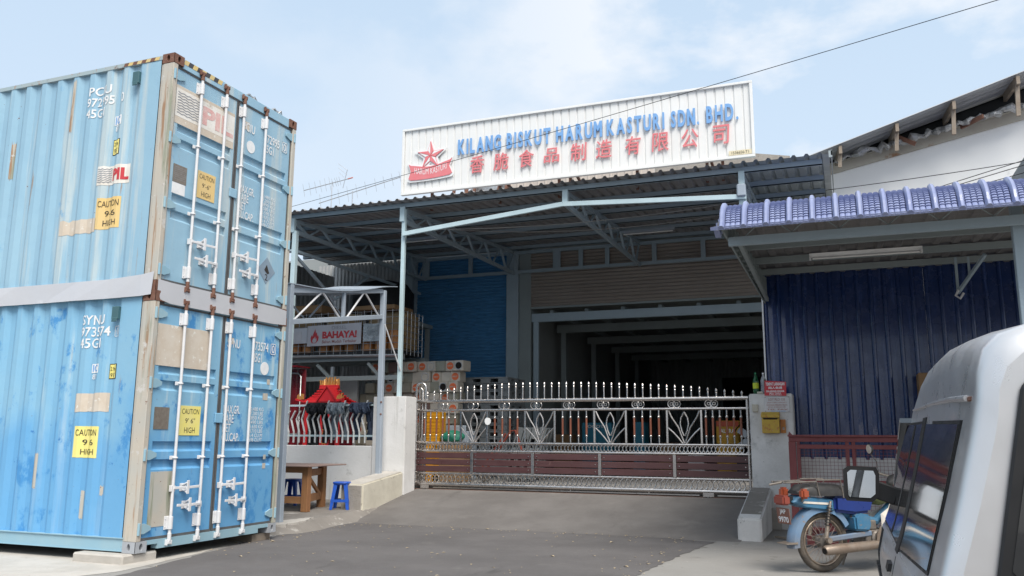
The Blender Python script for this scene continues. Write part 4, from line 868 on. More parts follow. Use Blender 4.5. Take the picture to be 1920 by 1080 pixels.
for i in range(4): m.box(-1.19, -1.165, 14.07, 14.076, 2.2 + i * 0.03, 2.215 + i * 0.03)
m.build('print', 'print_black', tb)
m = MB(); m.box(-1.3, -1.21, 13.99, 14.06, 2.081, 2.115); m.solo('cement_lump', 'box_beige', 'small pale block in front of the bottles on the pillar', 'block', (-1.25, 14.02, 2.08), bevel=0.004)

# ---- lean-to frame beside the container
t = thing('lean_to_frame', 'grey painted steel lean-to frame with diagonal braces under a thin blue roof', 'lean-to', (-7.9, 12.0, 0.1))
A0, A1 = Vector((-7.84, 10.58, 0)), Vector((-8.02, 13.72, 0)); dd = (A1 - A0).normalized(); nn = dd.cross(Z_)
def L(m, n, mat='steel_greypaint', par=t, **k): return m.build(n, mat, par, **k)
m = MB(); m.bar((A0.x + .02, A0.y, 0.1), (A0.x, A0.y, 3.66), 0.13, 0.09); L(m, 'post', bevel=0.01)
m = MB(); m.bar((A1.x + .02, A1.y, 0.69), (A1.x, A1.y, 4.1), 0.1, 0.09); p1 = L(m, 'post', bevel=0.01)
m = MB(); m.lathe([(0.02, 0), (0.016, 0.012)], (A1.x + 0.05, A1.y - 0.04, 2.0), (0.7, -0.7, 0), 8); m.lathe([(0.02, 0), (0.016, 0.012)], (A1.x + 0.05, A1.y - 0.04, 1.78), (0.7, -0.7, 0), 8); L(m, 'bolt', 'rusty_steel', p1)
def fp(s, z): return A0.lerp(A1, s) + Z_ * z
for zz in (0.0, -0.49):
    m = MB(); m.bar(fp(0.02, 3.58 + zz), fp(0.985, 4.08 + zz), 0.05, 0.08); L(m, 'beam', bevel=0.006)
m = MB(); m.bar(fp(0.53, 3.83 - 0.47), fp(0.53, 3.83 - 0.02), 0.05, 0.06); L(m, 'strut', bevel=0.004)
for a, za, b, zb_ in ((0.05, 3.13, 0.3, 3.7), (0.31, 3.7, 0.49, 3.36), (0.57, 3.4, 0.76, 3.94), (0.77, 3.94, 0.95, 3.58)):
    m = MB(); m.tube([fp(a, za), fp(b, zb_)], 0.017, 8); L(m, 'brace', 'rod_white', smooth=True)
for a, za, b, zb_ in ((0.1, 3.2, 0.32, 3.7), (0.34, 3.7, 0.55, 3.4), (0.6, 3.44, 0.8, 3.94), (0.8, 3.94, 0.97, 3.6)):
    m = MB(); off = nn * -0.8; m.tube([fp(a, za) + off, fp(b, zb_) + off], 0.017, 8); L(m, 'brace', smooth=True)
for zz in (0.0, -0.49):
    m = MB(); m.bar(fp(0.0, 3.58 + zz) - nn * 0.8, fp(1, 4.08 + zz) - nn * 0.8, 0.05, 0.08); L(m, 'beam')
for s, z0 in ((0.02, 3.58), (0.98, 4.07), (0.02, 3.1), (0.98, 3.58)):
    m = MB(); m.bar(fp(s, z0), fp(s, z0) - nn * 0.85, 0.04, 0.05); L(m, 'cross_bar')
m = MB(); k = 12
for i in range(k + 1):
    s = -0.02 + 1.17 * i / k; z = 3.68 + 0.5 * s - 0.1 * math.sin(math.pi * min(1, max(0, s))) * 1.0 + 0.02
    p = fp(s, z - 0.03) + nn * 0.06; q = p - nn * 1.05 + Z_ * 0.05; m.v += [p, q, q + Z_ * 0.014, p + Z_ * 0.014]
for i in range(k):
    for j in range(4): m.f.append((i * 4 + j, i * 4 + (j + 1) % 4, i * 4 + 4 + (j + 1) % 4, i * 4 + 4 + j))
m.f += [(0, 1, 2, 3), (k * 4, k * 4 + 3, k * 4 + 2, k * 4 + 1)]
L(m, 'roof_sheet', 'steel_greypaint')
m = MB(); m.tube([(A1.x + 0.05, A1.y, 3.45), (-7.9, 14.25, 2.62)], 0.014, 8); L(m, 'stay', 'rod_white')

# ---- wooden table and stools
t = thing('wooden_table', 'rough brown wooden work table half hidden by the container', 'table', (-9.3, 12.5, 0.15))
TH = 0.155
for x, y, mm in ((-8.36, 12.02, 'timber'), (-8.6, 12.82, 'timber'), (-10.2, 12.0, 'timber'), (-10.4, 12.8, 'timber')):
    m = MB(); m.box(x - 0.06, x + 0.06, y - 0.055, y + 0.055, TH - 0.01, 0.87); m.build('leg', mm, t, bevel=0.006)
m = MB(); m.bar((-8.36, 12.08, 0.77), (-8.6, 12.76, 0.77), 0.05, 0.11); m.build('apron_rail', 'timber', t)
m = MB(); m.bar((-8.42, 12.0, 0.82), (-10.2, 11.98, 0.82), 0.05, 0.1); m.build('apron_rail', 'timber_flat', t)
m = MB(); m.bar((-8.37, 12.08, 0.36), (-8.59, 12.76, 0.36), 0.05, 0.12); m.build('stretcher', 'timber', t)
m = MB(); m.bar((-8.42, 12.02, 0.33), (-10.2, 12.0, 0.33), 0.05, 0.11); m.build('stretcher', 'timber_flat', t)
m = MB(); m.bar((-8.38, 12.06, 0.74), (-8.57, 12.74, 0.36), 0.04, 0.06); m.build('brace', 'timber', t)
m = MB(); m.prism([(-8.2, 11.85), (-8.3, 13.12), (-10.7, 12.95), (-10.6, 11.7)], (0, 0, 0.872), X_, Y_, (0, 0, 0.022)); m.build('table_top', 'table_top', t, bevel=0.004)
def stool_parts(t):
    H_ = 0.455; out = []
    m = MB(); n = 20; rings = [(0.125, H_ - 0.05), (0.145, H_ - 0.02), (0.14, H_ - 0.004), (0.12, H_)]
    def sq(r, k): 
        a = 2 * math.pi * k / n; c, s_ = math.cos(a), math.sin(a); q = (abs(c) ** 4 + abs(s_) ** 4) ** 0.25; return (r * c / q, r * s_ / q)
    for r, z in rings: m.v += [Vector((*sq(r, k), z)) for k in range(n)]
    for i in range(3): m.f += [(i * n + k, i * n + (k + 1) % n, (i + 1) * n + (k + 1) % n, (i + 1) * n + k) for k in range(n)]
    m.f += [tuple(3 * n + k for k in range(n)), tuple(k for k in reversed(range(n)))]
    m.build('seat', 'stool_blue', t, smooth=True, local=True)
    for sx in (-1, 1):
        for sy in (-1, 1):
            m = MB(); a = Vector((sx * 0.115, sy * 0.115, H_ - 0.025)); b = Vector((sx * 0.165, sy * 0.165, 0.0)); w = 0.046
            for p, ww in ((a, 0.066), (b, w)):
                c = p - Vector((sx, sy, 0)) * 0.0; m.v += [p, p + Vector((-sx * ww, 0, 0)), p + Vector((-sx * ww, -sy * 0.012, 0)), p + Vector((-sx * 0.014, -sy * 0.014, 0)), p + Vector((-sx * 0.012, -sy * ww, 0)), p + Vector((0, -sy * ww, 0))]
            m.f += [(i, (i + 1) % 6, 6 + (i + 1) % 6, 6 + i) for i in range(6)] + [tuple(range(6)), tuple(range(6, 12))]
            m.build('leg', 'stool_blue', t, local=True)
    for k in range(4):
        m = MB(); s = 0.147; z0, z1 = 0.125, 0.165
        c, d = [((-s, -s), (s, -s)), ((s, -s), (s, s)), ((s, s), (-s, s)), ((-s, s), (-s, -s))][k]
        m.bar((*c, z0 + 0.02), (*d, z0 + 0.02), 0.014, 0.045); m.build('stretcher', 'stool_blue', t, local=True)
t = thing('plastic_stool', 'blue plastic stool standing in the open beside the cream low wall', 'stool', (-8.06, 12.62, 0.158), 'blue plastic stools', 0.35)
stool_parts(t); proto = t
def copy_tree(src, loc, label, rz=0.0, parent=None):
    c = src.copy(); COL.objects.link(c)
    if parent is None: c.location = loc; c.rotation_euler = (0, 0, rz); c['label'] = label
    else: c.parent = parent
    for ch in list(src.children): copy_tree(ch, None, None, 0, c)
    return c
copy_tree(proto, (-9.3, 12.95, 0.165), 'blue plastic stool tucked under the wooden table behind its legs', 0.15)

# ================================================================ FACTORY CANOPY
def cz(y): return 5.93 + (y - 14.0) * 0.066          # underside of the roof sheet
CX0, CX1, CYF, CYB = -13.6, 0.02, 14.0, 20.45
t = thing('canopy', 'large grey corrugated steel canopy on trusses over the factory yard', 'canopy', (-6, 17, 5.5))
prof = [(0, 0), (0.028, 0.038), (0.062, 0.038), (0.09, 0), (0.2, 0)]
def roofsheet(x0, n, mat):
    m = MB(); pr = rep(prof[:-1], 0.2, n) + [(n * 0.2, 0)]
    m.sheet(pr, (x0, CYF, cz(CYF)), X_, Z_, (0, CYB - CYF, cz(CYB) - cz(CYF))); m.sheet([(u, h + 0.004) for u, h in pr], (x0, CYF, cz(CYF)), X_, Z_, (0, CYB - CYF, cz(CYB) - cz(CYF)))
    return m.build('roof_sheet', mat, t)
for k in range(12): roofsheet(CX0 + k * 1.0, 5, 'roof_metal')
roofsheet(CX0 + 12.0, 5, 'roof_metal_end'); roofsheet(CX0 + 13.0, 3, 'roof_metal_end')
m = MB(); m.box(CX1 - 0.035, CX1 + 0.02, CYF - 0.01, CYF + 0.02, cz(CYF) - 0.06, cz(CYF) + 0.05); m.prism([(CYF - 0.01, cz(CYF) - 0.03), (CYB, cz(CYB) - 0.03), (CYB, cz(CYB) + 0.06), (CYF - 0.01, cz(CYF) + 0.06)], (CX1 + 0.0, 0, 0), Y_, Z_, (0.02, 0, 0)); m.build('verge_trim', 'roof_metal_end', t)
S = 'steel_bluegrey'
for y in (14.28, 15.45, 16.6, 17.75, 18.9, 20.1):
    z = cz(y); m = MB(); xr = -0.12
    m.box(CX0, xr, y - 0.022, y + 0.022, z - 0.1, z - 0.004); m.box(CX0, xr, y - 0.022, y + 0.05, z - 0.1, z - 0.09); m.build('purlin', S, t)
TX = [-10.55, -7.95, -4.57, -1.42]
for i, x in enumerate(TX):
    yf, yb = 14.25, 20.3; zbot = 5.6
    zt_ = lambda y: cz(y) - 0.13
    for za, zb_ in ((zt_(yf), zt_(yb)), (zbot, zbot + 0.05)):
        m = MB(); m.bar((x, yf, za), (x, yb, zb_), 0.06, 0.085); m.build('truss_chord', S if True else 0, t)
    m = MB(); m.box(x - 0.05, x + 0.05, yf - 0.035, yf + 0.035, zbot - 0.03, zt_(yf) + 0.05); m.build('end_post', 'steel_paleblue', t)
    n = 12
    for k in range(n):
        ya = yf + (yb - yf) * (k + 0.15) / n; yc = yf + (yb - yf) * (k + 0.95) / n
        m = MB()
        if k % 2: m.bar((x, ya, zbot + 0.03), (x, yc, zt_(yc) - 0.02), 0.035, 0.035)
        else: m.bar((x, ya, zt_(ya) - 0.02), (x, yc, zbot + 0.03), 0.05, 0.05)
        m.build('truss_web', S, t)
# rear girder against the building
for z in (6.19, 5.675):
    m = MB(); m.box(-10.85, -0.6, 20.26, 20.34, z - 0.04, z + 0.04); m.build('girder_chord', S, t)
for x in [-10.55, -9.2, -8.0, -6.75, -6.1, -5.4, -4.2, -3.0, -1.75, -0.8]:
    m = MB(); w = 0.1 if x in (-10.55, -6.75) else 0.055; m.box(x - w, x + w, 20.27, 20.33, 5.715, 6.15); m.build('girder_post', S, t)
# columns
for x, y, z0, z1, w, mt_ in ((-7.93, 14.28, 2.0, 5.83, 0.075, 'steel_paleblue'), (-10.5, 14.28, 0.0, 5.6, 0.1, 'steel_paleblue'), (-10.95, 20.2, 0.4, 6.1, 0.2, S), (-1.42, 14.3, 5.1, 5.62, 0.12, 'steel_paleblue'), (-13.3, 14.3, 0, 5.9, 0.12, S)):
    m = MB(); m.box(x - w / 2, x + w / 2, y - w / 2, y + w / 2, z0, z1); m.build('column', mt_, t, bevel=0.006)
# pale pipe across the front
for a, b in (((-7.91, 14.2, 5.3), (-4.6, 14.2, 5.585)), ((-4.6, 14.2, 5.585), (-1.35, 14.2, 5.4))):
    m = MB(); m.bar(a, b, 0.055, 0.085); m.build('front_pipe', 'steel_paleblue', t, bevel=0.004)
m = MB(); m.bar((-10.6, 14.28, 5.2), (-10.55, 15.9, 4.4), 0.05); m.bar((-10.6, 17.4, 5.2), (-10.55, 15.9, 4.4), 0.05); m.bar((-10.55, 14.28, 5.2), (-10.55, 20, 5.2), 0.05, 0.06); m.build('side_brace', S, t)
m = MB(); m.box(-1.5, -1.35, 14.13, 14.2, 5.4, 5.62); m.build('junction_box', 'steel_greypaint', t, bevel=0.02)
t2 = thing('tube_light', 'fluorescent tube fitting under the right of the factory canopy', 'tube light', (-3.9, 18.2, 5.95), 'tube lights under the factory canopy')
m = MB(); m.box(-4.5, -3.3, 18.15, 18.25, 5.95, 6.0); m.build('batten', 'steel_greypaint', t2)
m = MB(); m.tube([(-4.46, 18.2, 5.925), (-3.34, 18.2, 5.925)], 0.016, 8); m.build('tube', 'tube_glass', t2, smooth=True)
t2 = thing('tube_light', 'fluorescent tube fitting under the left of the factory canopy, above the blue shutter', 'tube light', (-8.9, 17.0, 5.9), 'tube lights under the factory canopy')
m = MB(); m.box(-9.5, -8.3, 16.95, 17.05, 5.9, 5.95); m.build('batten', 'steel_greypaint', t2)
m = MB(); m.tube([(-9.46, 17, 5.875), (-8.34, 17, 5.875)], 0.016, 8); m.build('tube', 'tube_glass', t2, smooth=True)
# loose wires under the canopy
def wire(pts, r, label, mat='cable_black', cat='cable', group=None, n=24):
    m = MB(); m.tube(pts, r, 5); P = [Vector(p) for p in pts]; c = sum(P, Vector()) / len(P)
    return m.solo('power_cable' if cat == 'power cable' else 'cable', mat, label, cat, c, group, smooth=True)
def sag(a, b, s, n=24):
    a, b = Vector(a), Vector(b); return [a.lerp(b, i / n) - Z_ * s * 4 * (i / n) * (1 - i / n) for i in range(n + 1)]
wire(sag((-10.55, 14.6, 5.85), (-1.42, 15.2, 5.62), 0.3), 0.008, 'thin slack grey wire strung under the front of the canopy', 'wire_steel')
wire(sag((-7.9, 15.6, 5.75), (-1.42, 16.2, 5.7), 0.22), 0.008, 'second slack grey wire strung deeper under the canopy', 'wire_steel')

# ================================================================ SIGN BOARD
t = thing('sign_board', 'long white corrugated sign with blue factory name and red Chinese characters', 'sign board', (-4.8, 14.95, 6.3))
SX0, SX1, SZ0, SZ1 = -8.39, -1.235, 6.335, 7.775
np_ = 43; pw_ = (SX1 - SX0 - 0.06) / np_
for k in range(np_ // 6 + 1):
    a, b = k * 6, min(np_, k * 6 + 6); pr = []
    if a >= b: continue
    for i in range(a, b): pr += [(i * pw_, 0), (i * pw_ + 0.008, -0.02), (i * pw_ + 0.03, -0.02), (i * pw_ + 0.038, 0)]
    pr += [(b * pw_, 0)]
    m = MB(); m.sheet(pr, (SX0 + 0.03, 14.95, SZ0 + 0.02), X_, -Y_, (0, 0, SZ1 - SZ0 - 0.04)); m.build('sign_sheet', 'sign_white', t)
for (x0, x1, z0, z1) in ((SX0, SX1, SZ1 - 0.045, SZ1), (SX0, SX1, SZ0, SZ0 + 0.05)):
    m = MB(); m.box(x0, x1, 14.912, 14.99, z0, z1); m.build('trim', 'sign_white', t, bevel=0.004)
for x0 in (SX0, SX1 - 0.05):
    m = MB(); m.box(x0, x0 + 0.05, 14.913, 14.99, SZ0 + 0.0505, SZ1 - 0.0455); m.build('trim', 'sign_white', t, bevel=0.004)
m = MB(); m.box(SX0 + 0.05, SX1 - 0.05, 14.985, 15.0, SZ0 + 0.05, SZ1 - 0.05); m.build('backing', 'rusty_steel', t)
for i, x in enumerate((-7.72, -6.2, -4.95, -4.72, -3.4, -2.1, -1.82)):
    m = MB(); m.bar((x, 15.05, 5.98), (x, 15.05, SZ1 - 0.1), 0.05); m.build('support_post', 'rusty_steel', t)
    if i % 2: m = MB(); m.bar((x, 15.05, SZ0 + 0.3), (x + 0.1, 16.4, 6.1), 0.045); m.build('stay', 'rusty_steel', t)
# letters: one object each, laid out per word between measured ends
words = [('KILANG', -7.103, -6.099), ('BISKUT', -6.03, -5.05), ('HARUM', -4.985, -4.015), ('KASTURI', -3.965, -2.804), ('SDN.', -2.735, -2.165), ('BHD.', -2.085, -1.46)]
for w, xa, xb in words:
    ws = []
    for ch in w:
        BD = 0.0 if ch in 'MN' else 0.034; vs, fs = text_mesh(ch, BD, 0.1); xs = [p[0] for p in vs]; ws.append(max(xs) - min(xs))
    gap = 0.2; tot = sum(ws) + gap * (len(w) - 1); xa += 0.02; xb -= 0.035; k = (xb - xa) / tot; x = xa
    for ch, wd in zip(w, ws):
        m = MB(); h = 0.325 if ch != '.' else 0.06
        for q, (dx, dy) in enumerate(((-0.012, 0.0), (0.0, 0.0012), (0.012, 0.0024)) if ch in 'MN' else ((0, 0),)):
            m.text(ch, (x + dx, 14.928 - dy, 7.06), X_, Z_, wd * k, h, depth=0.022, bold=(0.0 if ch in 'MN' else 0.034))
        m.v = [Vector((v.x, v.y - 0.0, v.z)) for v in m.v]; m.build('letter', 'letter_blue', t); x += (wd + gap) * k
for ch, x in zip('香脆食品制造有限公司', (-6.664, -6.139, -5.604, -5.069, -4.526, -4.016, -3.456, -2.93, -2.389, -1.83)):
    m = MB(); zc = 6.815; hh = 0.36 if ch not in '品' else 0.29; ww = 0.31 if ch not in '司有' else 0.29
    m.text(ch, (x - ww / 2, 14.928, zc - hh / 2), X_, Z_ + X_ * 0.06, ww, hh, depth=0.02, bold=0.003); m.build('character', 'letter_red', t)
# emblem: faceted star over a ribbon, both on white backing
em = Vector((-7.707, 14.925, 7.125))
def starpts(R_, r_, rot=0.0): return [((R_ if i % 2 == 0 else r_) * math.sin(i * math.pi / 5 + rot), (R_ if i % 2 == 0 else r_) * math.cos(i * math.pi / 5 + rot)) for i in range(10)]
m = MB(); m.prism([(x * 1.02, y) for x, y in starpts(0.39, 0.17)], em, X_, Z_, (0, -0.012, 0)); m.build('star_backing', 'print_white', t)
red, wht = MB(), MB(); sp = starpts(0.315, 0.118)
for i in range(10):
    a = sp[i]; b = sp[(i + 1) % 10]; M_ = red if i % 2 == 0 else None
    outer = a if i % 2 == 0 else b; inner = b if i % 2 == 0 else a
    if i % 2 == 0: red.prism([(0, 0), outer, inner], em + Vector((0, -0.0125, 0)), X_, Z_, (0, -0.02, 0))
    else:
        # outlined half: thin red border with a white inset
        cx_, cy_ = (outer[0] + inner[0]) / 3, (outer[1] + inner[1]) / 3
        red.prism([(0, 0), outer, inner], em + Vector((0, -0.0127, 0)), X_, Z_, (0, -0.012, 0))
        wht.prism([(cx_ + (p[0] - cx_) * 0.74, cy_ + (p[1] - cy_) * 0.74) for p in ((0, 0), outer, inner)], em + Vector((0, -0.0252, 0)), X_, Z_, (0, -0.003, 0))
red.build('star', 'letter_red', t); wht.build('star_inset', 'print_white', t)
def ribbon(g, h0, y0, d, name, mat):
    n = 20; top, bot = [], []
    for i in range(n + 1):
        u = -1 + 2 * i / n; x = u * (0.5 + g); zc = 6.79 - 0.045 * math.cos(u * 2.6) + 0.02 * u + (0.03 if abs(u) > 0.9 else 0) - em.z
        dz = 0.145 + g
        top.append((x, zc + dz + 0.0)); bot.append((x, zc - dz + 0.03 * math.cos(u * 3)))
    m = MB(); notchR = (0.43 + g * 0.6, (top[-1][1] + bot[-1][1]) / 2); notchL = (-0.45 - g * 0.6, (top[0][1] + bot[0][1]) / 2)
    m.prism(bot + [notchR] + list(reversed(top)) + [notchL], em + Vector((0, y0, 0)), X_, Z_, (0, -d, 0)); return m.build(name, mat, t)
ribbon(0.04, 0, -0.001, 0.012, 'ribbon_backing', 'print_white'); rb = ribbon(0.0, 0, -0.0135, 0.014, 'ribbon', 'letter_red')
m = MB(); m.text('HARUM KASTURI', em + Vector((-0.36, -0.03, -0.41)), X_, Z_, 0.74, 0.13, bold=-0.004)
for v in m.v:
    u = (v.x - em.x) / 0.5; v.z += -0.045 * math.cos(u * 2.6) + 0.02 * u + 0.05
m.build('ribbon_lettering', 'print_white', rb)
m = MB(); m.box(-1.69, -1.29, 14.918, 14.924, 6.395, 6.48); rp_ = m.build('registration_plate', 'plate_cream', t)
m = MB(); m.text('1536656-T1', (-1.64, 14.916, 6.413), X_, Z_, 0.3, 0.05, bold=0.0); m.build('lettering', 'print_black', rp_)

# ================================================================ FACTORY BUILDING
t = thing('factory_building', 'factory hall with a blue roller shutter and a half raised brown shutter', 'factory', (-6, 20.6, 0.47))
FB = 20.42
def f(m, n, mat, par=t, **k): return m.build(n, mat, par, **k)
# blue shutter
def shutter(x0, x1, z0, z1, pitch, mat, y):
    n = int((z1 - z0) / pitch); pr = []
    for i in range(n): pr += [(i * pitch, 0), (i * pitch + pitch * 0.14, 0.006), (i * pitch + pitch * 0.3, 0.021), (i * pitch + pitch * 0.55, 0.027), (i * pitch + pitch * 0.8, 0.02), (i * pitch + pitch * 0.95, 0.004)]
    pr.append((n * pitch, 0)); m = MB(); m.sheet(pr, (x0, y, z0), Z_, -Y_, (x1 - x0, 0, 0)); return f(m, 'roller_shutter', mat, smooth=False)
shutter(-10.85, -8.16, 0.47, 6.3, 0.09, 'shutter_blue', FB); shutter(-7.5, -0.2, 4.74, 6.35, 0.09, 'shutter_brown', FB + 0.02)
m = MB(); m.box(-7.5, -0.2, FB, FB + 0.06, 4.69, 4.74); f(m, 'shutter_bar', 'interior_beam')
m = MB(); m.box(-8.16, -7.83, 20.3, 20.75, 0.4, 6.35); f(m, 'pillar', 'steel_bluegrey', bevel=0.01)
m = MB(); m.box(-7.825, -7.5, 20.38, 20.9, 0.4, 6.35); f(m, 'pillar', 'interior_beam', bevel=0.008)
m = MB(); m.box(-11.35, -10.85, 20.3, 20.7, 0.4, 6.4); f(m, 'pillar', 'steel_bluegrey', bevel=0.01)
m = MB(); m.box(-7.44, -7.3, 20.42, 20.5, 0.47, 4.34); f(m, 'door_post', 'steel_bluegrey', bevel=0.004)
m = MB(); m.box(-7.5, 2.5, 20.44, 20.56, 4.345, 4.565); f(m, 'lintel_beam', 'steel_bluegrey', bevel=0.005)
for y in (22.9, 26.0, 29.0, 32.0):
    m = MB(); m.box(-7.6, 3, y - 0.06, y + 0.06, 4.35, 4.57); f(m, 'roof_beam', 'interior_beam')
    m = MB(); m.box(-7.47, -7.33, y - 0.07, y + 0.07, 0.47, 4.35); f(m, 'column', 'interior_beam')
for x in [-7 + 0.95 * i for i in range(11)]:
    m = MB(); m.box(x - 0.05, x + 0.05, 20.6, 35.9, 4.575, 4.66); f(m, 'joist', 'interior_beam')
m = MB(); m.box(-7.7, 3, 20.9, 36.1, 4.95, 5.0); f(m, 'ceiling', 'interior_wall')
m = MB(); pr = rep([(0, 0), (0.05, 0.03), (0.15, 0.03), (0.2, 0)], 0.3, 40); m.sheet(pr, (-8, 36, 0.4), X_, -Y_, (0, 0, 4.6)); f(m, 'rear_wall', 'interior_wall')
m = MB(); m.box(-3.8 - 0.9, -1.5, 35.85, 35.95, 0.47, 3.9); f(m, 'doorway_shade', 'shade_black')  # dark slab painted as the unlit depth of the rear opening
for x in (-4.75, -3.1, -1.5):
    m = MB(); m.box(x - 0.05, x + 0.05, 35.8, 35.86, 0.47, 3.95); f(m, 'door_frame', 'interior_beam')
m = MB(); m.box(-7.85, -7.72, 20.95, 36, 0.4, 5); f(m, 'side_wall', 'interior_wall'); m = MB(); m.box(3, 3.2, 15, 36, 0.4, 6); f(m, 'side_wall', 'interior_wall')
m = MB(); m.box(-8.1, 3, 20.6, 36.2, 6.42, 6.5); f(m, 'hall_roof', 'roof_metal')
m = MB(); m.box(-0.2, 3.2, 20.42, 20.6, 0, 6.42); f(m, 'front_wall', 'interior_wall')
m = MB(); m.box(-17, -10.86, 20.75, 20.85, 0.4, 6.6); f(m, 'front_wall', 'interior_wall')
m = MB(); m.box(-11.3, 3.0, 20.47, 20.58, 6.3, 6.75); f(m, 'front_wall', 'interior_wall')
# grey corrugated cladding at the left
for k in range(3):
    m = MB(); m.sheet(rep([(0, 0), (0.03, 0.025), (0.07, 0.025), (0.1, 0)], 0.12, 8) + [(0.96, 0)], (-14.2 + k * 0.96, 20.5, 2.0), X_, -Y_, (0, 0, 4.3)); f(m, 'cladding_sheet', 'wall_sheet_grey')
# left side wall of the yard
for k in range(5):
    m = MB(); m.sheet(rep([(0, 0), (0.03, 0.03), (0.09, 0.03), (0.12, 0)], 0.2, 6) + [(1.2, 0)], (-13.5, 14.3 + k * 1.2, 0.3), Y_, X_, (0, 0, 5.6)); f(m, 'cladding_sheet', 'wall_sheet_grey')
# beige parapet behind the sign
for k in range(5):
    m = MB(); m.sheet(rep([(0, 0), (0.02, 0.02), (0.05, 0.02), (0.07, 0)], 0.2, 4) + [(0.8, 0)], (-8.2 + k * 0.8, 20.6, 6.3), X_, -Y_, (0, 0, 2.9)); f(m, 'parapet_sheet', 'wall_sheet_beige')
m = MB(); m.prism([(-4.2, 6.4), (-0.9, 6.4), (-0.9, 8.15), (-1.9, 8.35), (-4.2, 8.75)], (0, 20.62, 0), X_, Z_, (0, 3, 0)); f(m, 'roof_slab', 'rough_cement')
rj = random.Random(5)
for k in range(7):
    x = -10.0 + k * 0.28; m = MB(); m.bar((x, 20.3, 6.5), (x + rj.uniform(-.4, .5), 20.6, 8.3 + rj.uniform(-.25, .3)), 0.06, 0.09); f(m, 'rusty_strut', 'rusty_steel')
m = MB(); m.prism([(-9.95, 6.5), (-8.2, 6.5), (-8.2, 8.55), (-8.7, 8.5), (-9.3, 8.25), (-9.9, 7.9)], (0, 20.65, 0), X_, Z_, (0, 0.3, 0)); f(m, 'torn_sheet', 'foil')

# ---- things in the hall
def cabinet(x0, x1, y, z1, mat, label, txt=None, txtmat='print_white', topmat=None):
    t = thing('cabinet', label, 'cabinet', ((x0 + x1) / 2, y, 0.47))
    m = MB(); m.box(x0, x1, y, y + 0.5, 0.47, z1); m.build('body', mat, t, bevel=0.01)
    for k in (0, 1):
        xa = x0 + 0.03 + k * (x1 - x0) / 2; m = MB(); m.box(xa, xa + (x1 - x0) / 2 - 0.06, y - 0.015, y - 0.001, 0.55, z1 - (0.35 if topmat else 0.2)); m.build('door', mat, t, bevel=0.004)
    if topmat: m = MB(); m.box(x0 + 0.005, x1 - 0.005, y - 0.012, y - 0.001, z1 - 0.14, z1 - 0.01); m.build('header', topmat, t)
    if txt: m = MB(); m.text(txt, (x0 + 0.1, y - 0.016, z1 - (0.3 if topmat else 0.16)), X_, Z_, (x1 - x0) - 0.2, 0.1, bold=0.02); m.build('lettering', txtmat, t)
cabinet(-6.5, -5.7, 21.6, 1.78, 'cabinet_blue', 'teal blue cabinet standing inside the dark factory hall', 'JOCOTA')
cabinet(-5.2, -4.9, 21.9, 1.8, 'cabinet_blue', 'narrow teal cabinet standing further right inside the hall')
cabinet(-3.0, -2.45, 21.4, 1.82, 'cabinet_yellow', 'yellow cabinet with a red header behind the right end of the gate', 'ALTRA', 'print_white', 'cabinet_red')
t = thing('wheeled_fan', 'dark round drum fan standing beside the yellow cabinet', 'fan', (-2.2, 21.4, 0.47))
m = MB(); m.lathe([(0.4, -0.1), (0.42, 0), (0.4, 0.1)], (-2.15, 21.2, 1.4), (0, 1, 0), 24, False); m.build('housing', 'tank_black', t)
m = MB()
for k in range(5): m.bar((-2.15, 21.2, 1.4), (-2.15 + 0.36 * math.cos(k * 1.257), 21.2, 1.4 + 0.36 * math.sin(k * 1.257)), 0.02, 0.16)
m.build('blades', 'steel_greypaint', t)
m = MB(); m.box(-2.5, -1.8, 21.1, 21.3, 0.47, 0.98); m.build('stand', 'tank_black', t)
rj = random.Random(8)
for i, (x, y, w, h, mt_, lb) in enumerate(((-7.0, 21.5, 0.5, 1.0, 'cardboard', 'brown carton stack seen left of the teal cabinet in the hall'), (-4.4, 22.4, 0.5, 0.8, 'cardboard', 'brown carton deep in the hall, right of the narrow teal cabinet'), (-3.55, 21.6, 0.4, 0.55, 'paper', 'pale box on the hall floor left of the yellow cabinet'), (-1.75, 20.95, 0.5, 0.75, 'timber', 'brown low bench load in front of the drum fan'), (-1.62, 20.9, 0.3, 1.2, 'box_beige', 'pale upright box at the right edge of the hall opening'))):
    m = MB(); m.box(x - w / 2, x + w / 2, y, y + 0.4, 0.47, 0.47 + h); m.solo('carton', mt_, lb, 'box', (x, y, 0.47), bevel=0.01)

# ================================================================ YARD: TINS, PALLETS, CRATES
# square biscuit tins, laid on their sides with the round lid facing the street
TW = 0.236; tin_me = {}
def tin_mesh(mat):
    m = MB(); m.box(-TW / 2 + .002, TW / 2 - .002, 0, 0.35, 0.002, TW - .002); return m.mesh('body', mat, bevel=0.012, seg=2)
for k_ in ('tin_pale', 'tin_olive', 'tin_brown'): tin_me[k_] = tin_mesh(k_)
m = MB(); m.lathe([(0.083, 0), (0.08, 0.006), (0.06, 0.004)], (0, -0.001, TW / 2), (0, -1, 0), 20); disc_o = m.mesh('lid_disc', 'label_orange')
m = MB(); m.lathe([(0.083, 0), (0.078, 0.008), (0.06, 0.003)], (0, -0.001, TW / 2), (0, -1, 0), 20); disc_g = m.mesh('lid_disc', 'tin_pale'); 
m = MB(); m.ring((0, -0.002, TW / 2), 0.085, 0.009, (0, 1, 0), 20, 5); ring_me = m.mesh('lid_rim', 'aluminium')
m = MB(); m.lathe([(0.078, 0), (0.078, 0.003)], (0, -0.001, TW / 2), (0, -1, 0), 20); hole_me = m.mesh('lid_hole', 'dark_hole')
m = MB(); m.text('BISKUT', (-0.06, -0.0085, TW / 2 - 0.016), X_, Z_, 0.12, 0.032, bold=0.03); band_me = m.mesh('lid_print', 'tin_pale')
m = MB(); e = 0.018
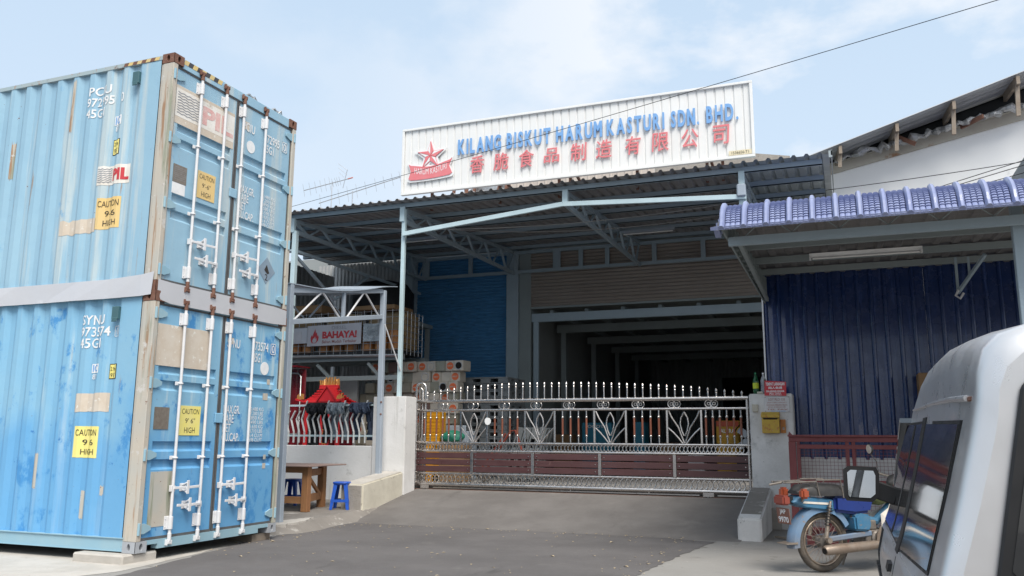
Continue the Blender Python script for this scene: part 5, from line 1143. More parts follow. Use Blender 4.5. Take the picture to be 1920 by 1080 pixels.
for a in ((-TW / 2 + e, TW / 2 - e, e, e + 0.008), (-TW / 2 + e, TW / 2 - e, TW - e - 0.008, TW - e), (-TW / 2 + e, -TW / 2 + e + 0.008, e, TW - e), (TW / 2 - e - 0.008, TW / 2 - e, e, TW - e)): m.box(a[0], a[1], -0.004, 0.002, a[2], a[3])
rim_me = m.mesh('pressed_rim', 'tin_olive')
ORD = ['first', 'second', 'third', 'fourth', 'fifth', 'sixth', 'seventh', 'eighth', 'ninth', 'tenth', 'eleventh', 'twelfth', 'thirteenth']
rt = random.Random(21)
rowsN = 11
specials = {10: 'ooigoig', 9: 'pgopo', 8: 'oghpr', 7: 'opogh'}
nt_ = 0
for row in range(rowsN):
    z = 0.47 + row * TW; top = rowsN - 1 - row
    x_l = -10.75 if row < 8 else -10.45 if row < 9 else -10.3 if row < 10 else -10.2; x_r = -7.96
    n = int((x_r - x_l) / TW) + (1 if row == 10 else 0)
    for c in range(n):
        x = x_r - TW * (n - c - 0.5) + rt.uniform(-.008, .008) + (0.12 if row == 10 else 0); kind = rt.choice('ooigphrrpi'); sp_ = {10: 'oogioh', 9: 'pgopo', 8: 'oprho', 7: 'oppor', 6: 'orpgo'}.get(row, ''); kind = sp_[c - n + len(sp_)] if c >= n - len(sp_) else kind
        y = 17.0 + rt.uniform(-.06, .06) + (0.05 if row % 2 else 0)
        mk_ = {'o': 'tin_pale', 'i': 'tin_olive', 'g': 'tin_pale', 'p': 'tin_pale', 'h': 'tin_pale', 'r': rt.choice(['tin_brown', 'tin_olive'])}[kind]
        desc = {'o': 'pale square tin with an orange lid disc', 'i': 'olive square tin with a pressed square rim', 'g': 'pale square tin with a metal lid ring', 'p': 'plain pale square tin', 'h': 'pale square tin with a dark open hole', 'r': 'plain dark square tin'}[kind]
        where = 'topmost stack row' if top == 0 else ORD[top] + ' stack row down'
        t = thing('biscuit_tin', '%s, %s from left in %s' % (desc, ORD[c], where), 'tin', (x, y, z), 'square tins stacked on their sides behind the gate', rt.uniform(-.1, .1))
        link('body', tin_me[mk_], t)
        if kind == 'o': d = link('lid_disc', disc_o, t); link('lid_print', band_me, d)
        if kind == 'g': link('lid_disc', disc_g, t); link('lid_rim', ring_me, t)
        if kind == 'h': link('lid_hole', hole_me, t); link('lid_rim', ring_me, t)
        if kind == 'i': link('pressed_rim', rim_me, t)
        nt_ += 1
# grey plastic pallets
PW = 1.1; PH = 0.148
m = MB(); m.box(0, PW, 0, PW, PH - 0.035, PH)
for i in range(3):
    for j in range(3):
        x = (0, 0.43, 0.86)[i]; y = (0, 0.43, 0.86)[j]; m.box(x + .001, x + 0.239, y + .001, y + 0.239, 0.03, PH - 0.0352)
for y in (0, 0.43, 0.86): m.box(0.0005, PW - .0005, y + .0005, y + 0.2395, 0.004, 0.0302)
for k in range(5): m.box(0.24, 0.43, -0.004, 0.004, PH - 0.03, PH - 0.02) if k == 0 else None
pal_me = m.mesh('pallet', 'pallet_grey', bevel=0.006)
rp2 = random.Random(3)
for i in range(15):
    o = link('pallet', pal_me, None, loc=(-8.1 + rp2.uniform(-.012, .012), 17.55 + rp2.uniform(-.015, .015), 0.47 + i * (PH + 0.002))); o.rotation_euler = (0, 0, rp2.uniform(-.008, .008))
    k = 14 - i; tag(o, 'grey plastic pallet, %s in the tall stack behind the gate' % ('topmost' if k == 0 else (ORD + ['fourteenth', 'fifteenth'])[k] + ' from top'), 'pallet', 'grey plastic pallets in one tall stack')
m2 = MB()
for i in range(4):
    o = link('pallet', pal_me, None, loc=(-6.55, 16.75, 0.62 + 0.0)); o.rotation_euler = (0.0, math.radians(-74), 0.12 + 0.02 * i); o.location = (-6.6 + i * 0.17, 16.7, 0.5)
    tag(o, 'grey plastic pallet leaning on edge right of the tall stack, %s from left' % ORD[i], 'pallet', 'grey plastic pallets leaning on edge')
# yellow crates
cr = MB(); cr.box(0, 0.36, 0, 0.3, 0, 0.012)
for a in ((0, 0.36, 0, 0.014), (0, 0.36, 0.286, 0.3), (0, 0.014, 0.014, 0.286), (0.346, 0.36, 0.014, 0.286)): cr.box(*a, 0.012, 0.2)
for z in (0.06, 0.12, 0.185): cr.box(-0.008, 0.368, -0.008, -0.0005, z, z + 0.014)
for x in (0.05, 0.17, 0.29): cr.box(x, x + 0.014, -0.007, -0.0004, 0.0, 0.2)
cr_me = cr.mesh('crate', 'crate_yellow', bevel=0.003)
for i in range(7):
    o = link('crate', cr_me, None, loc=(-8.22, 15.9, 0.47 + i * 0.203)); tag(o, 'yellow plastic crate, %s of the stack just inside the gate' % ('topmost' if i == 6 else ORD[6 - i] + ' from the top'), 'crate', 'yellow plastic crates in one stack')
def blob(x, y, z, rx, ry, rz_, mat, name, label, cat, seed=0):
    r = random.Random(seed); m = MB(); n = 18; k = 10; ph = [r.uniform(0, 6) for _ in range(4)]
    for j in range(k + 1):
        th = math.pi * j / k
        for i in range(n):
            a = 2 * math.pi * i / n; w = 1 + 0.13 * math.sin(3 * a + ph[0] + th * 2) + 0.09 * math.sin(5 * a + ph[1] - th * 3)
            m.v.append(Vector((x + rx * w * math.sin(th) * math.cos(a), y + ry * w * math.sin(th) * math.sin(a), z + rz_ * (1 + math.cos(th)) * (1 if j else 1))))
    for j in range(k): m.f += [(j * n + i, (j + 1) * n + i, (j + 1) * n + (i + 1) % n, j * n + (i + 1) % n) for i in range(n)]
    return m.solo(name, mat, label, cat, (x, y, z), smooth=True)
m = MB(); m.box(-8.0, -7.3, 15.9, 16.3, 0.47, 1.22); m.solo('carton', 'cardboard', 'brown carton under the green sack just inside the gate', 'box', (-7.6, 16.1, 0.47), bevel=0.01)
blob(-7.62, 16.05, 1.22, 0.24, 0.18, 0.15, 'sack_green', 'sack', 'green plastic sack lying on a carton behind the gate', 'sack', 2)
m = MB(); m.box(-8.0, -7.45, 16.45, 16.9, 0.47, 1.5); m.box(-7.97, -7.5, 16.42, 16.46, 1.2, 1.62); m.solo('machine', 'steel_greypaint', 'grey machine housing behind the green sack', 'machine', (-7.7, 16.6, 0.47), bevel=0.015)
t = thing('hand_trolley', 'red tubular hand trolley lying in front of the grey pallets', 'trolley', (-6.5, 16.1, 0.47))
m = MB(); m.tube([(-6.9, 16.2, 0.75), (-6.35, 16.1, 1.5), (-6.25, 16.1, 1.52), (-6.1, 16.1, 1.1)], 0.025, 8); m.tube([(-6.95, 16.0, 0.75), (-6.4, 15.95, 1.45)], 0.022, 8); m.build('frame', 'lens_red', t, smooth=True)
m = MB(); m.lathe([(0.12, -0.03), (0.13, 0), (0.12, 0.03)], (-6.9, 16.1, 0.6), (0, 1, 0), 16); m.build('wheel', 'rubber', t)

# ---- steel rack with caged totes, danger sign
t = thing('steel_rack', 'dark steel rack carrying the caged totes above the shrine', 'rack', (-10.5, 16.9, 0.47))
for z in (3.06, 2.62):
    m = MB(); m.box(-12.6, -9.05, 16.4, 16.5, z, z + (0.13 if z > 3 else 0.1)); m.build('beam', 'interior_beam', t)
m = MB(); m.box(-12.6, -9.05, 17.5, 17.6, 3.06, 3.19); m.build('beam', 'interior_beam', t)
for x in (-12.55, -9.9, -9.1):
    m = MB(); m.box(x - 0.05, x + 0.05, 17.5, 17.6, 0.47, 3.06); m.build('upright', 'interior_beam', t)
m = MB(); m.box(-12.55 - .05, -12.5, 16.4, 16.5, 0.47, 3.06); m.build('upright', 'interior_beam', t)
m = MB(); m.bar((-9.95, 16.45, 3.0), (-9.6, 16.45, 2.66), 0.06); m.bar((-10.9, 16.45, 2.66), (-11.3, 16.45, 3.0), 0.06); m.build('knee_brace', 'interior_beam', t)
m = MB(); m.tube([(-12.6, 16.34, 3.2), (-9.0, 16.34, 3.15)], 0.035, 8); m.build('pipe', 'wire_steel', t, smooth=True)
rc = random.Random(4)
for i, x0 in enumerate((-12.55, -11.4, -10.25)):
    t = thing('caged_tote', ['caged tote of orange drums at the left end of the rack', 'caged tote of orange drums in the middle of the rack behind the danger sign', 'caged tote of orange drums at the right end of the rack'][i], 'tote', (x0 + .55, 16.95, 3.19), 'caged totes on the steel rack')
    x1 = x0 + 1.1
    m = MB(); m.box(x0, x1, 16.4, 17.5, 3.2, 3.28); m.build('base', 'tank_black', t)
    m = MB(); m.box(x0 + 0.06, x1 - 0.06, 16.75, 17.44, 3.3, 4.2); m.build('inner_tank', 'tote_plastic', t, bevel=0.06, seg=2)
    for k in range(3):
        xc = x0 + 0.2 + k * 0.35; mt_ = rc.choice(['drum_orange', 'drum_orange', 'drum_cream'])
        m = MB(); m.lathe([(0.15, 0), (0.16, 0.03), (0.16, 0.2), (0.155, 0.22), (0.16, 0.24), (0.16, 0.42), (0.14, 0.46)], (xc, 16.6, 3.285), n=16); m.build('drum', 'drum_orange' if k != 1 else mt_, t, smooth=True)
    m = MB()
    for z in [3.3 + 0.145 * q for q in range(7)]:
        for a, b in (((x0, 16.4, z), (x1, 16.4, z)), ((x1, 16.4, z), (x1, 17.5, z)), ((x0, 16.4, z), (x0, 17.5, z))): m.tube([a, b], 0.0085, 5)
    for q in range(7):
        u = q / 6
        for p in ((x0 + 1.1 * u, 16.4), (x1, 16.4 + 1.1 * u), (x0, 16.4 + 1.1 * u)): m.tube([(p[0], p[1], 3.2), (p[0], p[1], 4.2)], 0.0085, 5)
    m.build('cage', 'wire_steel', t)
m = MB(); m.box(-10.45, -9.35, 16.5, 17.4, 4.23, 4.33); m.solo('flat_cartons', 'cardboard', 'brown flattened cartons on top of the rightmost caged tote', 'cartons', (-9.9, 17, 4.2), bevel=0.01)
m = MB(); m.box(-12.3, -11.3, 16.5, 17.4, 4.23, 4.42); m.solo('flat_cartons', 'cardboard', 'thicker brown flattened cartons on top of the leftmost caged tote', 'cartons', (-11.8, 17, 4.2), bevel=0.01)
t = thing('danger_sign', 'grey diesel danger sign with a red flame hung on the tote cage', 'sign', (-10.8, 16.3, 3.7))
SA, SB = Vector((-11.5, 16.33, 3.42)), Vector((-10.08, 16.33, 3.42)); ss = (SB - SA)
m = MB(); m.prism([(0, 0), (1.44, 0.02), (1.44, 0.5), (0.0, 0.475)], (-11.53, 16.34, 3.42), X_, Z_, (0, -0.012, 0)); m.build('panel', 'sign_grey', t)
for s, x0, x1, z0, z1, mt_ in (('DIESEL', 0.66, 1.06, 0.37, 0.45, 'print_faded'), ('BAHAYA!', 0.41, 1.33, 0.165, 0.335, 'print_red'), ('Bahan Mudah Terbakar', 0.41, 1.33, 0.06, 0.13, 'print_brown')):
    m = MB(); m.text(s, (-11.53 + x0, 16.326, 3.42 + z0), X_, Z_, x1 - x0, z1 - z0, bold=0.05 if s[0:2] == 'BA' else 0.01); m.build('lettering', mt_, t)
fl = [(0.13, 0.07), (0.24, 0.07), (0.3, 0.13), (0.315, 0.2), (0.29, 0.27), (0.275, 0.22), (0.265, 0.3), (0.24, 0.33), (0.235, 0.28), (0.215, 0.4), (0.19, 0.34), (0.165, 0.29), (0.15, 0.22), (0.13, 0.27), (0.095, 0.2), (0.1, 0.13)]
m = MB(); m.prism(fl, (-11.53, 16.327, 3.42), X_, Z_, (0, -0.001, 0)); fo = m.build('flame', 'print_red', t)
m = MB(); m.prism([(0.16, 0.08), (0.23, 0.08), (0.26, 0.13), (0.255, 0.19), (0.23, 0.16), (0.215, 0.23), (0.19, 0.17), (0.17, 0.19), (0.145, 0.13)], (-11.53, 16.3255, 3.42), X_, Z_, (0, -0.001, 0)); m.build('flame_core', 'sign_grey', fo)
m = MB(); m.box(-12.4, -11.56, 16.36, 16.37, 3.5, 3.86); s1 = m.solo('metal_sheet', 'galv_sheet', 'bright metal sheet with a paper notice, left of the danger sign', 'sheet', (-12, 16.36, 3.5))
m = MB(); m.box(-12.0, -11.72, 16.352, 16.358, 3.54, 3.78); m.build('notice', 'paper', s1)
m = MB(); m.prism([(0, 0.03), (0.52, 0.02), (0.53, 0.46), (0.3, 0.42), (0.0, 0.44)], (-10.06, 16.37, 3.46), X_, Z_, (0, -0.008, 0)); m.solo('metal_sheet', 'foil', 'crumpled silver sheet hung right of the danger sign', 'sheet', (-9.8, 16.36, 3.5))
m = MB(); m.lathe([(0.75, 0), (0.8, 0.1), (0.8, 0.75), (0.62, 1.0), (0.25, 1.1)], (-11.1, 19.0, 4.3), n=28); wt = m.solo('water_tank', 'tank_black', 'big black round water tank behind the caged totes', 'water tank', (-11, 19, 4.3), smooth=True)
m = MB(); m.box(-11.95, -10.1, 18.1, 19.9, 4.2, 4.298); 
for x in (-11.9, -10.2):
    for y in (18.2, 19.8): m.box(x - .05, x + .05, y - .05, y + .05, 0.47, 4.2)
m.solo('tank_stand', 'interior_beam', 'dark steel stand under the black water tank', 'stand', (-11, 19, 0.47))

# ---- red shrine and maroon screen
SH = Vector((-10.35, 15.6, 0.47))
t = thing('shrine', 'small red altar shrine with a pagoda roof behind the grille', 'shrine', SH)
def sb(m, n, mat='shrine_red', par=t, **k): return m.build(n, mat, par, local=True, **k)
m = MB(); m.box(-0.5, 0.5, -0.35, 0.35, 0, 0.6); sb(m, 'plinth', bevel=0.01)
for x in (-0.4, 0.4):
    m = MB(); m.lathe([(0.06, 0.6), (0.05, 0.64), (0.05, 1.52), (0.07, 1.56)], (x, -0.28, 0), n=14); sb(m, 'pillar', smooth=True)
m = MB(); m.box(-0.42, 0.42, 0.25, 0.3, 0.6, 1.55); sb(m, 'back_panel', 'maroon_gloss')
m = MB(); m.box(-0.52, 0.52, -0.36, 0.34, 1.56, 1.62); sb(m, 'eave_board', bevel=0.006)
# roof: ridge along x, gable end facing the street at the right half
m = MB()
for k in range(9):
    s = k / 8; y = -0.36 + 0.3 * s; z = 1.62 + 0.3 * s - 0.05 * math.sin(s * math.pi)
    m.tube([(-0.5 + 0.26 * s, y, z), (0.5 - 0.28 * s, y, z)], 0.022, 6)
    m.tube([(-0.5 + 0.26 * s, 0.34 - 0.36 * s, z), (0.5 - 0.28 * s, 0.34 - 0.36 * s, z)], 0.022, 6)
sb(m, 'roof_tiles')
m = MB(); m.prism([(-0.06, 1.63), (0.42, 1.63), (0.18, 1.93)], (0, -0.39, 0), X_, Z_, (0, 0.35, 0)); sb(m, 'gable')
m = MB(); m.bar((-0.08, -0.4, 1.63), (0.18, -0.4, 1.96), 0.03, 0.03); m.bar((0.44, -0.4, 1.63), (0.18, -0.4, 1.96), 0.03, 0.03); sb(m, 'gable_trim')
m = MB(); m.box(-0.26, 0.22, -0.05, 0.03, 1.9, 2.0); sb(m, 'ridge', bevel=0.01)
m = MB(); rr = random.Random(3)
for k in range(16):
    x = -0.24 + 0.46 * k / 15; m.bar((x, -0.01, 1.99), (x + rr.uniform(-.04, .04), -0.01 + rr.uniform(-.03, .03), 2.1 + rr.uniform(-.03, .08)), 0.025, 0.03)
sb(m, 'ridge_ornament', 'gold_paint')
for sx in (-1, 1):
    m = MB(); m.bar((sx * 0.4, -0.36, 1.63), (sx * 0.6, -0.4, 1.68), 0.05, 0.04); sb(m, 'eave_tip')
    m = MB()
    for k in range(6): m.bar((sx * (0.42 + k * 0.03), -0.38, 1.68), (sx * (0.43 + k * 0.03) + rr.uniform(-.03, .03), -0.38, 1.77 + rr.uniform(-.03, .03)), 0.02, 0.025)
    sb(m, 'eave_ornament', 'gold_paint')
m = MB(); m.box(0.02, 0.24, -0.37, -0.355, 0.5, 1.5); bn_ = sb(m, 'banner'); m = MB()
for k, ch in enumerate('福德正神'): m.text(ch, (0.07, -0.372, 1.28 - k * 0.19), X_, Z_, 0.13, 0.15, bold=0.02)
sb(m, 'banner_lettering', 'gold_paint', bn_)
t = thing('maroon_screen', 'dark red glossy ribbed metal screen standing left of the shrine', 'screen', (-11.3, 15.4, 0.47))
m = MB(); m.sheet(rep([(0, 0), (0.04, 0.04), (0.09, 0.05), (0.14, 0.04), (0.18, 0)], 0.22, 6), (-12.2, 15.5, 0.47), X_, -Y_, (0, 0, 2.35)); m.build('panel', 'maroon_gloss', t, smooth=True)
m = MB(); m.tube([(-10.98, 15.4, 0.6), (-10.98, 15.4, 2.65), (-11.05, 15.4, 2.72), (-12.2, 15.4, 2.78)], 0.018, 8); m.tube([(-12.2, 15.4, 1.42), (-11.02, 15.4, 1.42), (-10.98, 15.4, 1.5)], 0.014, 8); m.build('rod', 'wire_steel', t, smooth=True)
m = MB()
for k in range(6): m.lathe([(0.012, 0), (0.008, 0.01)], (-11.9 + k * 0.2, 15.4, 2.76), (0, -1, 0), 6)
m.box(-12.3, -10.9, 15.1, 15.6, 2.84, 2.87); m.build('awning', 'maroon_gloss', t)
m = MB(); m.box(-11.1, -10.55, 17.0, 17.06, 0.47, 2.72); m.solo('panel_board', 'wall_sheet_grey', 'plain grey board standing behind the shrine on its left', 'board', (-10.9, 17, 0.47))

# ================================================================ BLUE TILED CANOPY AND NAVY WALL (neighbour)
t = thing('tiled_canopy', 'blue tile profile canopy with a rounded front edge beside the gate', 'canopy', (1.2, 12, 3.6))
# path in (y,z): bullnose then gently rising roof
path = [(9.2, 3.63)]
for k in range(1, 15):
    a = math.radians(8 + 72 * k / 14); path.append((9.22 + 0.44 * (1 - math.cos(a)) * 1.0 + 0.03, 3.63 + 0.36 * math.sin(a)))
y, z = path[-1]
for k in range(1, 26): path.append((y + k * 0.2, z + k * 0.2 * 0.045))
pn = []
for i in range(len(path)):
    a = path[max(0, i - 1)]; b = path[min(len(path) - 1, i + 1)]; d = Vector((0, b[0] - a[0], b[1] - a[1])).normalized(); pn.append(Vector((0, -d.z, d.y)))
BP = 0.236; bx0 = -1.21; NB = 36  # bays beyond the right edge of view are added to deepen the shade beneath
def bay_mesh():
    m = MB(); cols = 3; cw = (BP - 0.07) / cols; us = []
    for c in range(cols):
        b0 = 0.035 + c * cw
        us += [(b0, -0.012), (b0 + 0.007, 0.002), (b0 + cw * 0.5, 0.007), (b0 + cw - 0.007, 0.002), (b0 + cw, -0.012)]
    rows = []
    for i in range(len(path) - 1):
        p0 = Vector((0, *path[i])); p1 = Vector((0, *path[i + 1])); n0, n1 = pn[i], pn[i + 1]
        sub = 1
        for s in range(sub):
            a = p0.lerp(p1, s / sub); b = p0.lerp(p1, (s + 1) / sub); na = n0.lerp(n1, s / sub); nb = n0.lerp(n1, (s + 1) / sub)
            rows.append((a, na, 0.013)); rows.append((b, nb, 0.0))
    m.v = [p + n * (lift + h) + X_ * u for p, n, lift in rows for u, h in us]; w = len(us)
    for r in range(len(rows) - 1):
        for c in range(w - 1): m.f.append((r * w + c, r * w + c + 1, (r + 1) * w + c + 1, (r + 1) * w + c))
    return m.mesh('tile_panel', 'tile_blue', (0, 12, 3.6))
def rib_mesh():
    m = MB(); sec = [(-0.033, -0.004), (-0.027, 0.03), (-0.012, 0.05), (0.012, 0.05), (0.027, 0.03), (0.033, -0.004)]
    m.v = [Vector((u, *p)) + n * h for p, n in zip(path, pn) for u, h in sec]; w = len(sec)
    for r in range(len(path) - 1):
        for c in range(w - 1): m.f.append((r * w + c, r * w + c + 1, (r + 1) * w + c + 1, (r + 1) * w + c))
    m.f.append(tuple(range(w))); return m.mesh('rib', 'tile_blue', (0, 12, 3.6), smooth=True)
bme, rme = bay_mesh(), rib_mesh()
for k in range(NB):
    link('tile_panel', bme, t, loc=(bx0 + 0.055 + k * BP - 1.2, 0, 0)); link('rib', rme, t, loc=(bx0 + 0.055 + k * BP - 1.2, 0, 0))
XR = bx0 + NB * BP
m = MB()
for k in range(NB):
    x = bx0 + 0.055 + k * BP
    m.add([(x - BP / 2 - .001, 9.2, 3.625), (x + BP / 2, 9.2, 3.625), (x + BP / 2, 9.185, 3.66), (x - BP / 2, 9.185, 3.66)], [(0, 1, 2, 3)])
m.build('front_lip', 'tile_blue', t)
m = MB(); m.sheet(rep([(0, 0), (0.06, 0), (0.085, -0.022), (0.15, -0.022), (0.175, 0)], BP, NB), (bx0, 9.34, 3.74), X_, Z_, (0, 0.45, 0.14)); m.sheet(rep([(0, 0), (0.06, 0), (0.085, -0.022), (0.15, -0.022), (0.175, 0)], BP, NB), (bx0, 9.79, 3.88), X_, Z_, (0, 4.95, 0.235)); m.build('soffit_sheet', 'soffit_sheet', t)
m = MB(); m.add([(bx0, 9.2, 3.62), (XR, 9.2, 3.62), (XR, 9.36, 3.76), (bx0, 9.36, 3.76)], [(0, 1, 2, 3)]); m.build('front_soffit', 'soffit_sheet', t)
m = MB(); pts = [(9.23, 3.64), (14.7, 3.62), (14.7, 4.1), (9.75, 3.9), (9.4, 3.8)]; m.prism(pts, (bx0 + 0.04, 0, 0), Y_, Z_, (0.02, 0, 0)); m.build('side_fascia', 'interior_beam', t)
for k in range(15):
    m = MB(); y = 9.8 + k * 0.33; m.box(bx0 + 0.06, bx0 + 0.1, y, y + 0.06, 3.66, 3.9 + k * 0.01); m.build('fascia_stiffener', 'interior_beam', t)
m = MB()
for k in range(26):
    y = 9.25 + k * 0.2; z = 3.68 + (0.25 * min(1, k / 3)) + k * 0.009
    m.prism([(y, z), (y + 0.2, z + 0.004), (y + 0.2, z - 0.075), (y + 0.13, z - 0.1), (y, z - 0.04)], (bx0 - 0.035, 0, 0), Y_, Z_, (0.06, 0, 0))
m.build('verge_tiles', 'tile_blue', t)
for y, z, h in ((9.72, 3.55, 0.1), (11.15, 3.8, 0.09), (12.5, 3.88, 0.09), (13.7, 3.94, 0.09)):
    m = MB(); m.box(bx0 + 0.065, XR, y - 0.03, y + 0.03, z, z + h); m.build('purlin', 'steel_bluegrey' if y < 10 else 'interior_beam', t)
for k in range(8):
    x = -0.95 + k * 0.5; m = MB(); m.tube([(x, 9.72, 3.66), (x + 0.25, 9.6, 3.84)], 0.008, 5); m.tube([(x + 0.25, 9.6, 3.84), (x + 0.5, 9.72, 3.66)], 0.008, 5); m.build('lattice_rod', 'interior_beam', t)
for x in (1.79, 4.6, 7.0):
    m = MB(); m.box(x - 0.055, x + 0.055, 9.86, 9.97, 0, 3.88); m.build('post', 'steel_bluegrey', t, bevel=0.006)
for x in (1.59,):
    m = MB(); m.bar((x, 13.3, 3.44), (x + 0.3, 12.75, 3.86), 0.04); m.bar((x, 13.3, 3.42), (x, 13.3, 3.95), 0.035); m.bar((x + 0.13, 13.05, 3.63), (x + 0.13, 13.05, 3.9), 0.03); m.build('bracket', 'steel_bluegrey', t)
    m = MB(); m.bar((-1.1, 14.3, 3.64), (-1.05, 9.75, 3.66), 0.05, 0.06); m.build('side_beam', 'interior_beam', t)
m = MB(); m.tube([(1.59, 13.25, 3.47), (1.55, 13.25, 3.39), (1.6, 13.22, 3.34), (1.65, 13.25, 3.42)], 0.018, 6); m.build('tied_cloth', 'paper', t)
t2 = thing('tube_light', 'white fluorescent tube fitting under the blue tiled canopy', 'tube light', (0.35, 12.0, 3.85))
m = MB(); m.prism([(-0.05, 0.05), (0.05, 0.05), (0.025, 0), (-0.025, 0)], (-0.34, 12.0, 3.82), Y_, Z_, (1.4, 0, 0)); m.build('batten', 'tube_white', t2)
m = MB(); m.tube([(-0.3, 11.97, 3.8), (1.03, 11.97, 3.8)], 0.014, 8); m.build('tube', 'tube_glass', t2, smooth=True)
for x in (-0.33, 1.05):
    m = MB(); m.box(x - 0.012, x + 0.012, 11.94, 12.02, 3.785, 3.83); m.build('end_cap', 'tube_white', t2)

t = thing('corrugated_wall', 'dark navy corrugated metal wall under the blue tiled canopy', 'wall', (1, 14.6, 1))
pr = [(0, 0), (0.012, 0.02), (0.03, 0.03), (0.042, 0.03), (0.06, 0.02), (0.072, 0), (0.138, 0.003), (0.205, 0)]
for k in range(10):
    m = MB(); m.sheet(rep(pr, 0.205, 4) + [(0.82, 0)], (-1.19 + k * 0.82, 14.62 - 0.004 * (k % 2), 1.06), X_, -Y_, (0, 0, 3.08)); m.build('wall_sheet', 'wall_navy', t)
m = MB(); m.box(-1.215, -1.19, 14.57, 14.66, 1.06, 4.1); m.build('edge_trim', 'rod_white', t)
m = MB(); m.box(-0.77, 3.2, 14.6, 14.8, -0.05, 1.09); m.build('base_wall', 'whitewash_stained', t, bevel=0.01)
m = MB(); m.box(-1.18, 3.2, 14.66, 14.72, 3.4, 3.5); m.box(-1.18, 3.2, 14.66, 14.72, 2.0, 2.1); m.build('wall_rail', 'interior_beam', t)
m = MB(); m.box(1.05, 1.22, 14.1, 14.5, 0, 2.37); m.solo('carton', 'cardboard', 'brown carton showing above the van roof by the navy wall', 'box', (1.2, 14.3, 0), bevel=0.01)

# ---- oxide red mesh fence
t = thing('mesh_fence', 'dark red steel framed wire mesh panel behind the motorcycle', 'fence', (0.1, 11.8, 0))
FX0, FX1 = -0.68, 1.9
for a in ((FX0 - 0.04, FX1, 1.335, 1.4), (FX0 + 0.06, FX1, 1.245, 1.3), ):
    m = MB(); m.box(a[0], a[1], 11.77, 11.83, a[2], a[3]); m.build('rail', 'fence_oxide', t, bevel=0.004)
m = MB(); m.box(FX0 - 0.05, FX1, 11.74, 11.87, 1.4, 1.425); m.add([(FX0 - 0.04, 11.76, 1.425), (FX0 + 0.01, 11.76, 1.425), (FX0 - 0.03, 11.76, 1.47)], [(0, 1, 2)]); m.build('top_angle', 'fence_oxide', t)
for x, w, z0 in ((FX0, 0.09, 0.0), (FX0 + 0.075, 0.04, 0.22), (-0.01, 0.045, 0.22), (0.065, 0.045, 0.22), (0.75, 0.05, 0.22), (FX1, 0.08, 0.0)):
    m = MB(); m.box(x - w / 2, x + w / 2, 11.775, 11.825, z0, 1.335); m.build('upright', 'fence_oxide', t, bevel=0.003)
for z in (0.84, 0.24):
    m = MB(); m.box(FX0 + 0.1, FX1, 11.782, 11.818, z - 0.018, z + 0.018); m.build('rail', 'fence_oxide', t)
m = MB(); x = FX0 + 0.1
while x < FX1: m.box(x - 0.002, x + 0.002, 11.796, 11.8, 0.25, 1.25); x += 0.045
z = 0.27
while z < 1.25: m.box(FX0 + 0.09, FX1, 11.8, 11.804, z - 0.002, z + 0.002); z += 0.045
m.build('wire_mesh', 'fence_oxide', t)
m = MB(); m.box(FX0 + 0.12, -0.03, 11.83, 11.845, 0.03, 0.22); m.box(-0.3, -0.1, 11.9, 11.95, 0, 0.55); m.build('kick_plate', 'fence_oxide', t)
t = None

# ================================================================ MOTORCYCLE
t = thing('motorcycle', 'worn blue underbone motorcycle with spoked wheels and a rear rack', 'motorcycle', (-0.31, 9.72, 0.0), rz=math.radians(40))
def b_(m, n, mat, par=t, **k): return m.build(n, mat, par, local=True, **k)
def wheel(xc, zc=0.312, front=False):
    m = MB(); m.tube([(xc + 0.275 * math.cos(a), 0, zc + 0.275 * math.sin(a)) for a in [2 * math.pi * i / 36 for i in range(36)]], 0.036, 10, closed=True); w = b_(m, 'wheel', 'rubber', smooth=True)
    m = MB()
    for yy in (-0.02, 0.02): m.ring((xc, yy, zc), 0.236, 0.009, (0, 1, 0), 36, 6)
    m.lathe([(0.23, -0.02), (0.222, 0), (0.23, 0.02)], (xc, 0, zc), (0, 1, 0), 36, False); b_(m, 'rim', 'rim_steel', w, smooth=True)
    m = MB(); m.lathe([(0.03, -0.07), (0.062, -0.05), (0.062, 0.04), (0.03, 0.07)], (xc, 0, zc), (0, 1, 0), 16); b_(m, 'hub', 'engine_grey', w, smooth=True)
    m = MB()
    for k in range(36):
        a = 2 * math.pi * k / 36; a2 = a + (0.32 if k % 2 else -0.32); s = 0.04 if (k // 2) % 2 else -0.045
        m.tube([(xc + 0.058 * math.cos(a2), s, zc + 0.058 * math.sin(a2)), (xc + 0.228 * math.cos(a), 0.006 * (1 if s > 0 else -1), zc + 0.228 * math.sin(a))], 0.0024, 4, caps=False)
    b_(m, 'spokes', 'spoke_steel', w)
wheel(0.0); wheel(1.19)
# rear mudguard: arched shell
def arch(xc, zc, R_, a0, a1, w, lip, n=16, flare=0.0):
    m = MB()
    for i in range(n + 1):
        a = math.radians(a0 + (a1 - a0) * i / n); c, s = math.cos(a), math.sin(a); r = R_ + flare * (i / n)
        for yy, rr in ((-w, r - lip), (-w * 0.9, r - 0.008), (-w * 0.5, r + 0.008), (0, r + 0.012), (w * 0.5, r + 0.008), (w * 0.9, r - 0.008), (w, r - lip)): m.v.append(Vector((xc + rr * c, yy, zc + rr * s)))
    for i in range(n): m.f += [(i * 7 + k, i * 7 + k + 1, (i + 1) * 7 + k + 1, (i + 1) * 7 + k) for k in range(6)]
    return m
b_(arch(0, 0.31, 0.355, 30, 188, 0.075, 0.07, 18, 0.05), 'mudguard', 'moto_fender', smooth=True)
b_(arch(1.19, 0.31, 0.345, -20, 150, 0.06, 0.05), 'mudguard', 'moto_royal', smooth=True)
m = MB(); m.prism([(-0.5, 0.3), (-0.36, 0.3), (-0.36, 0.32), (-0.5, 0.31)], (0, -0.08, 0), X_, Z_, (0, 0.16, 0)); b_(m, 'mud_flap', 'rim_steel')
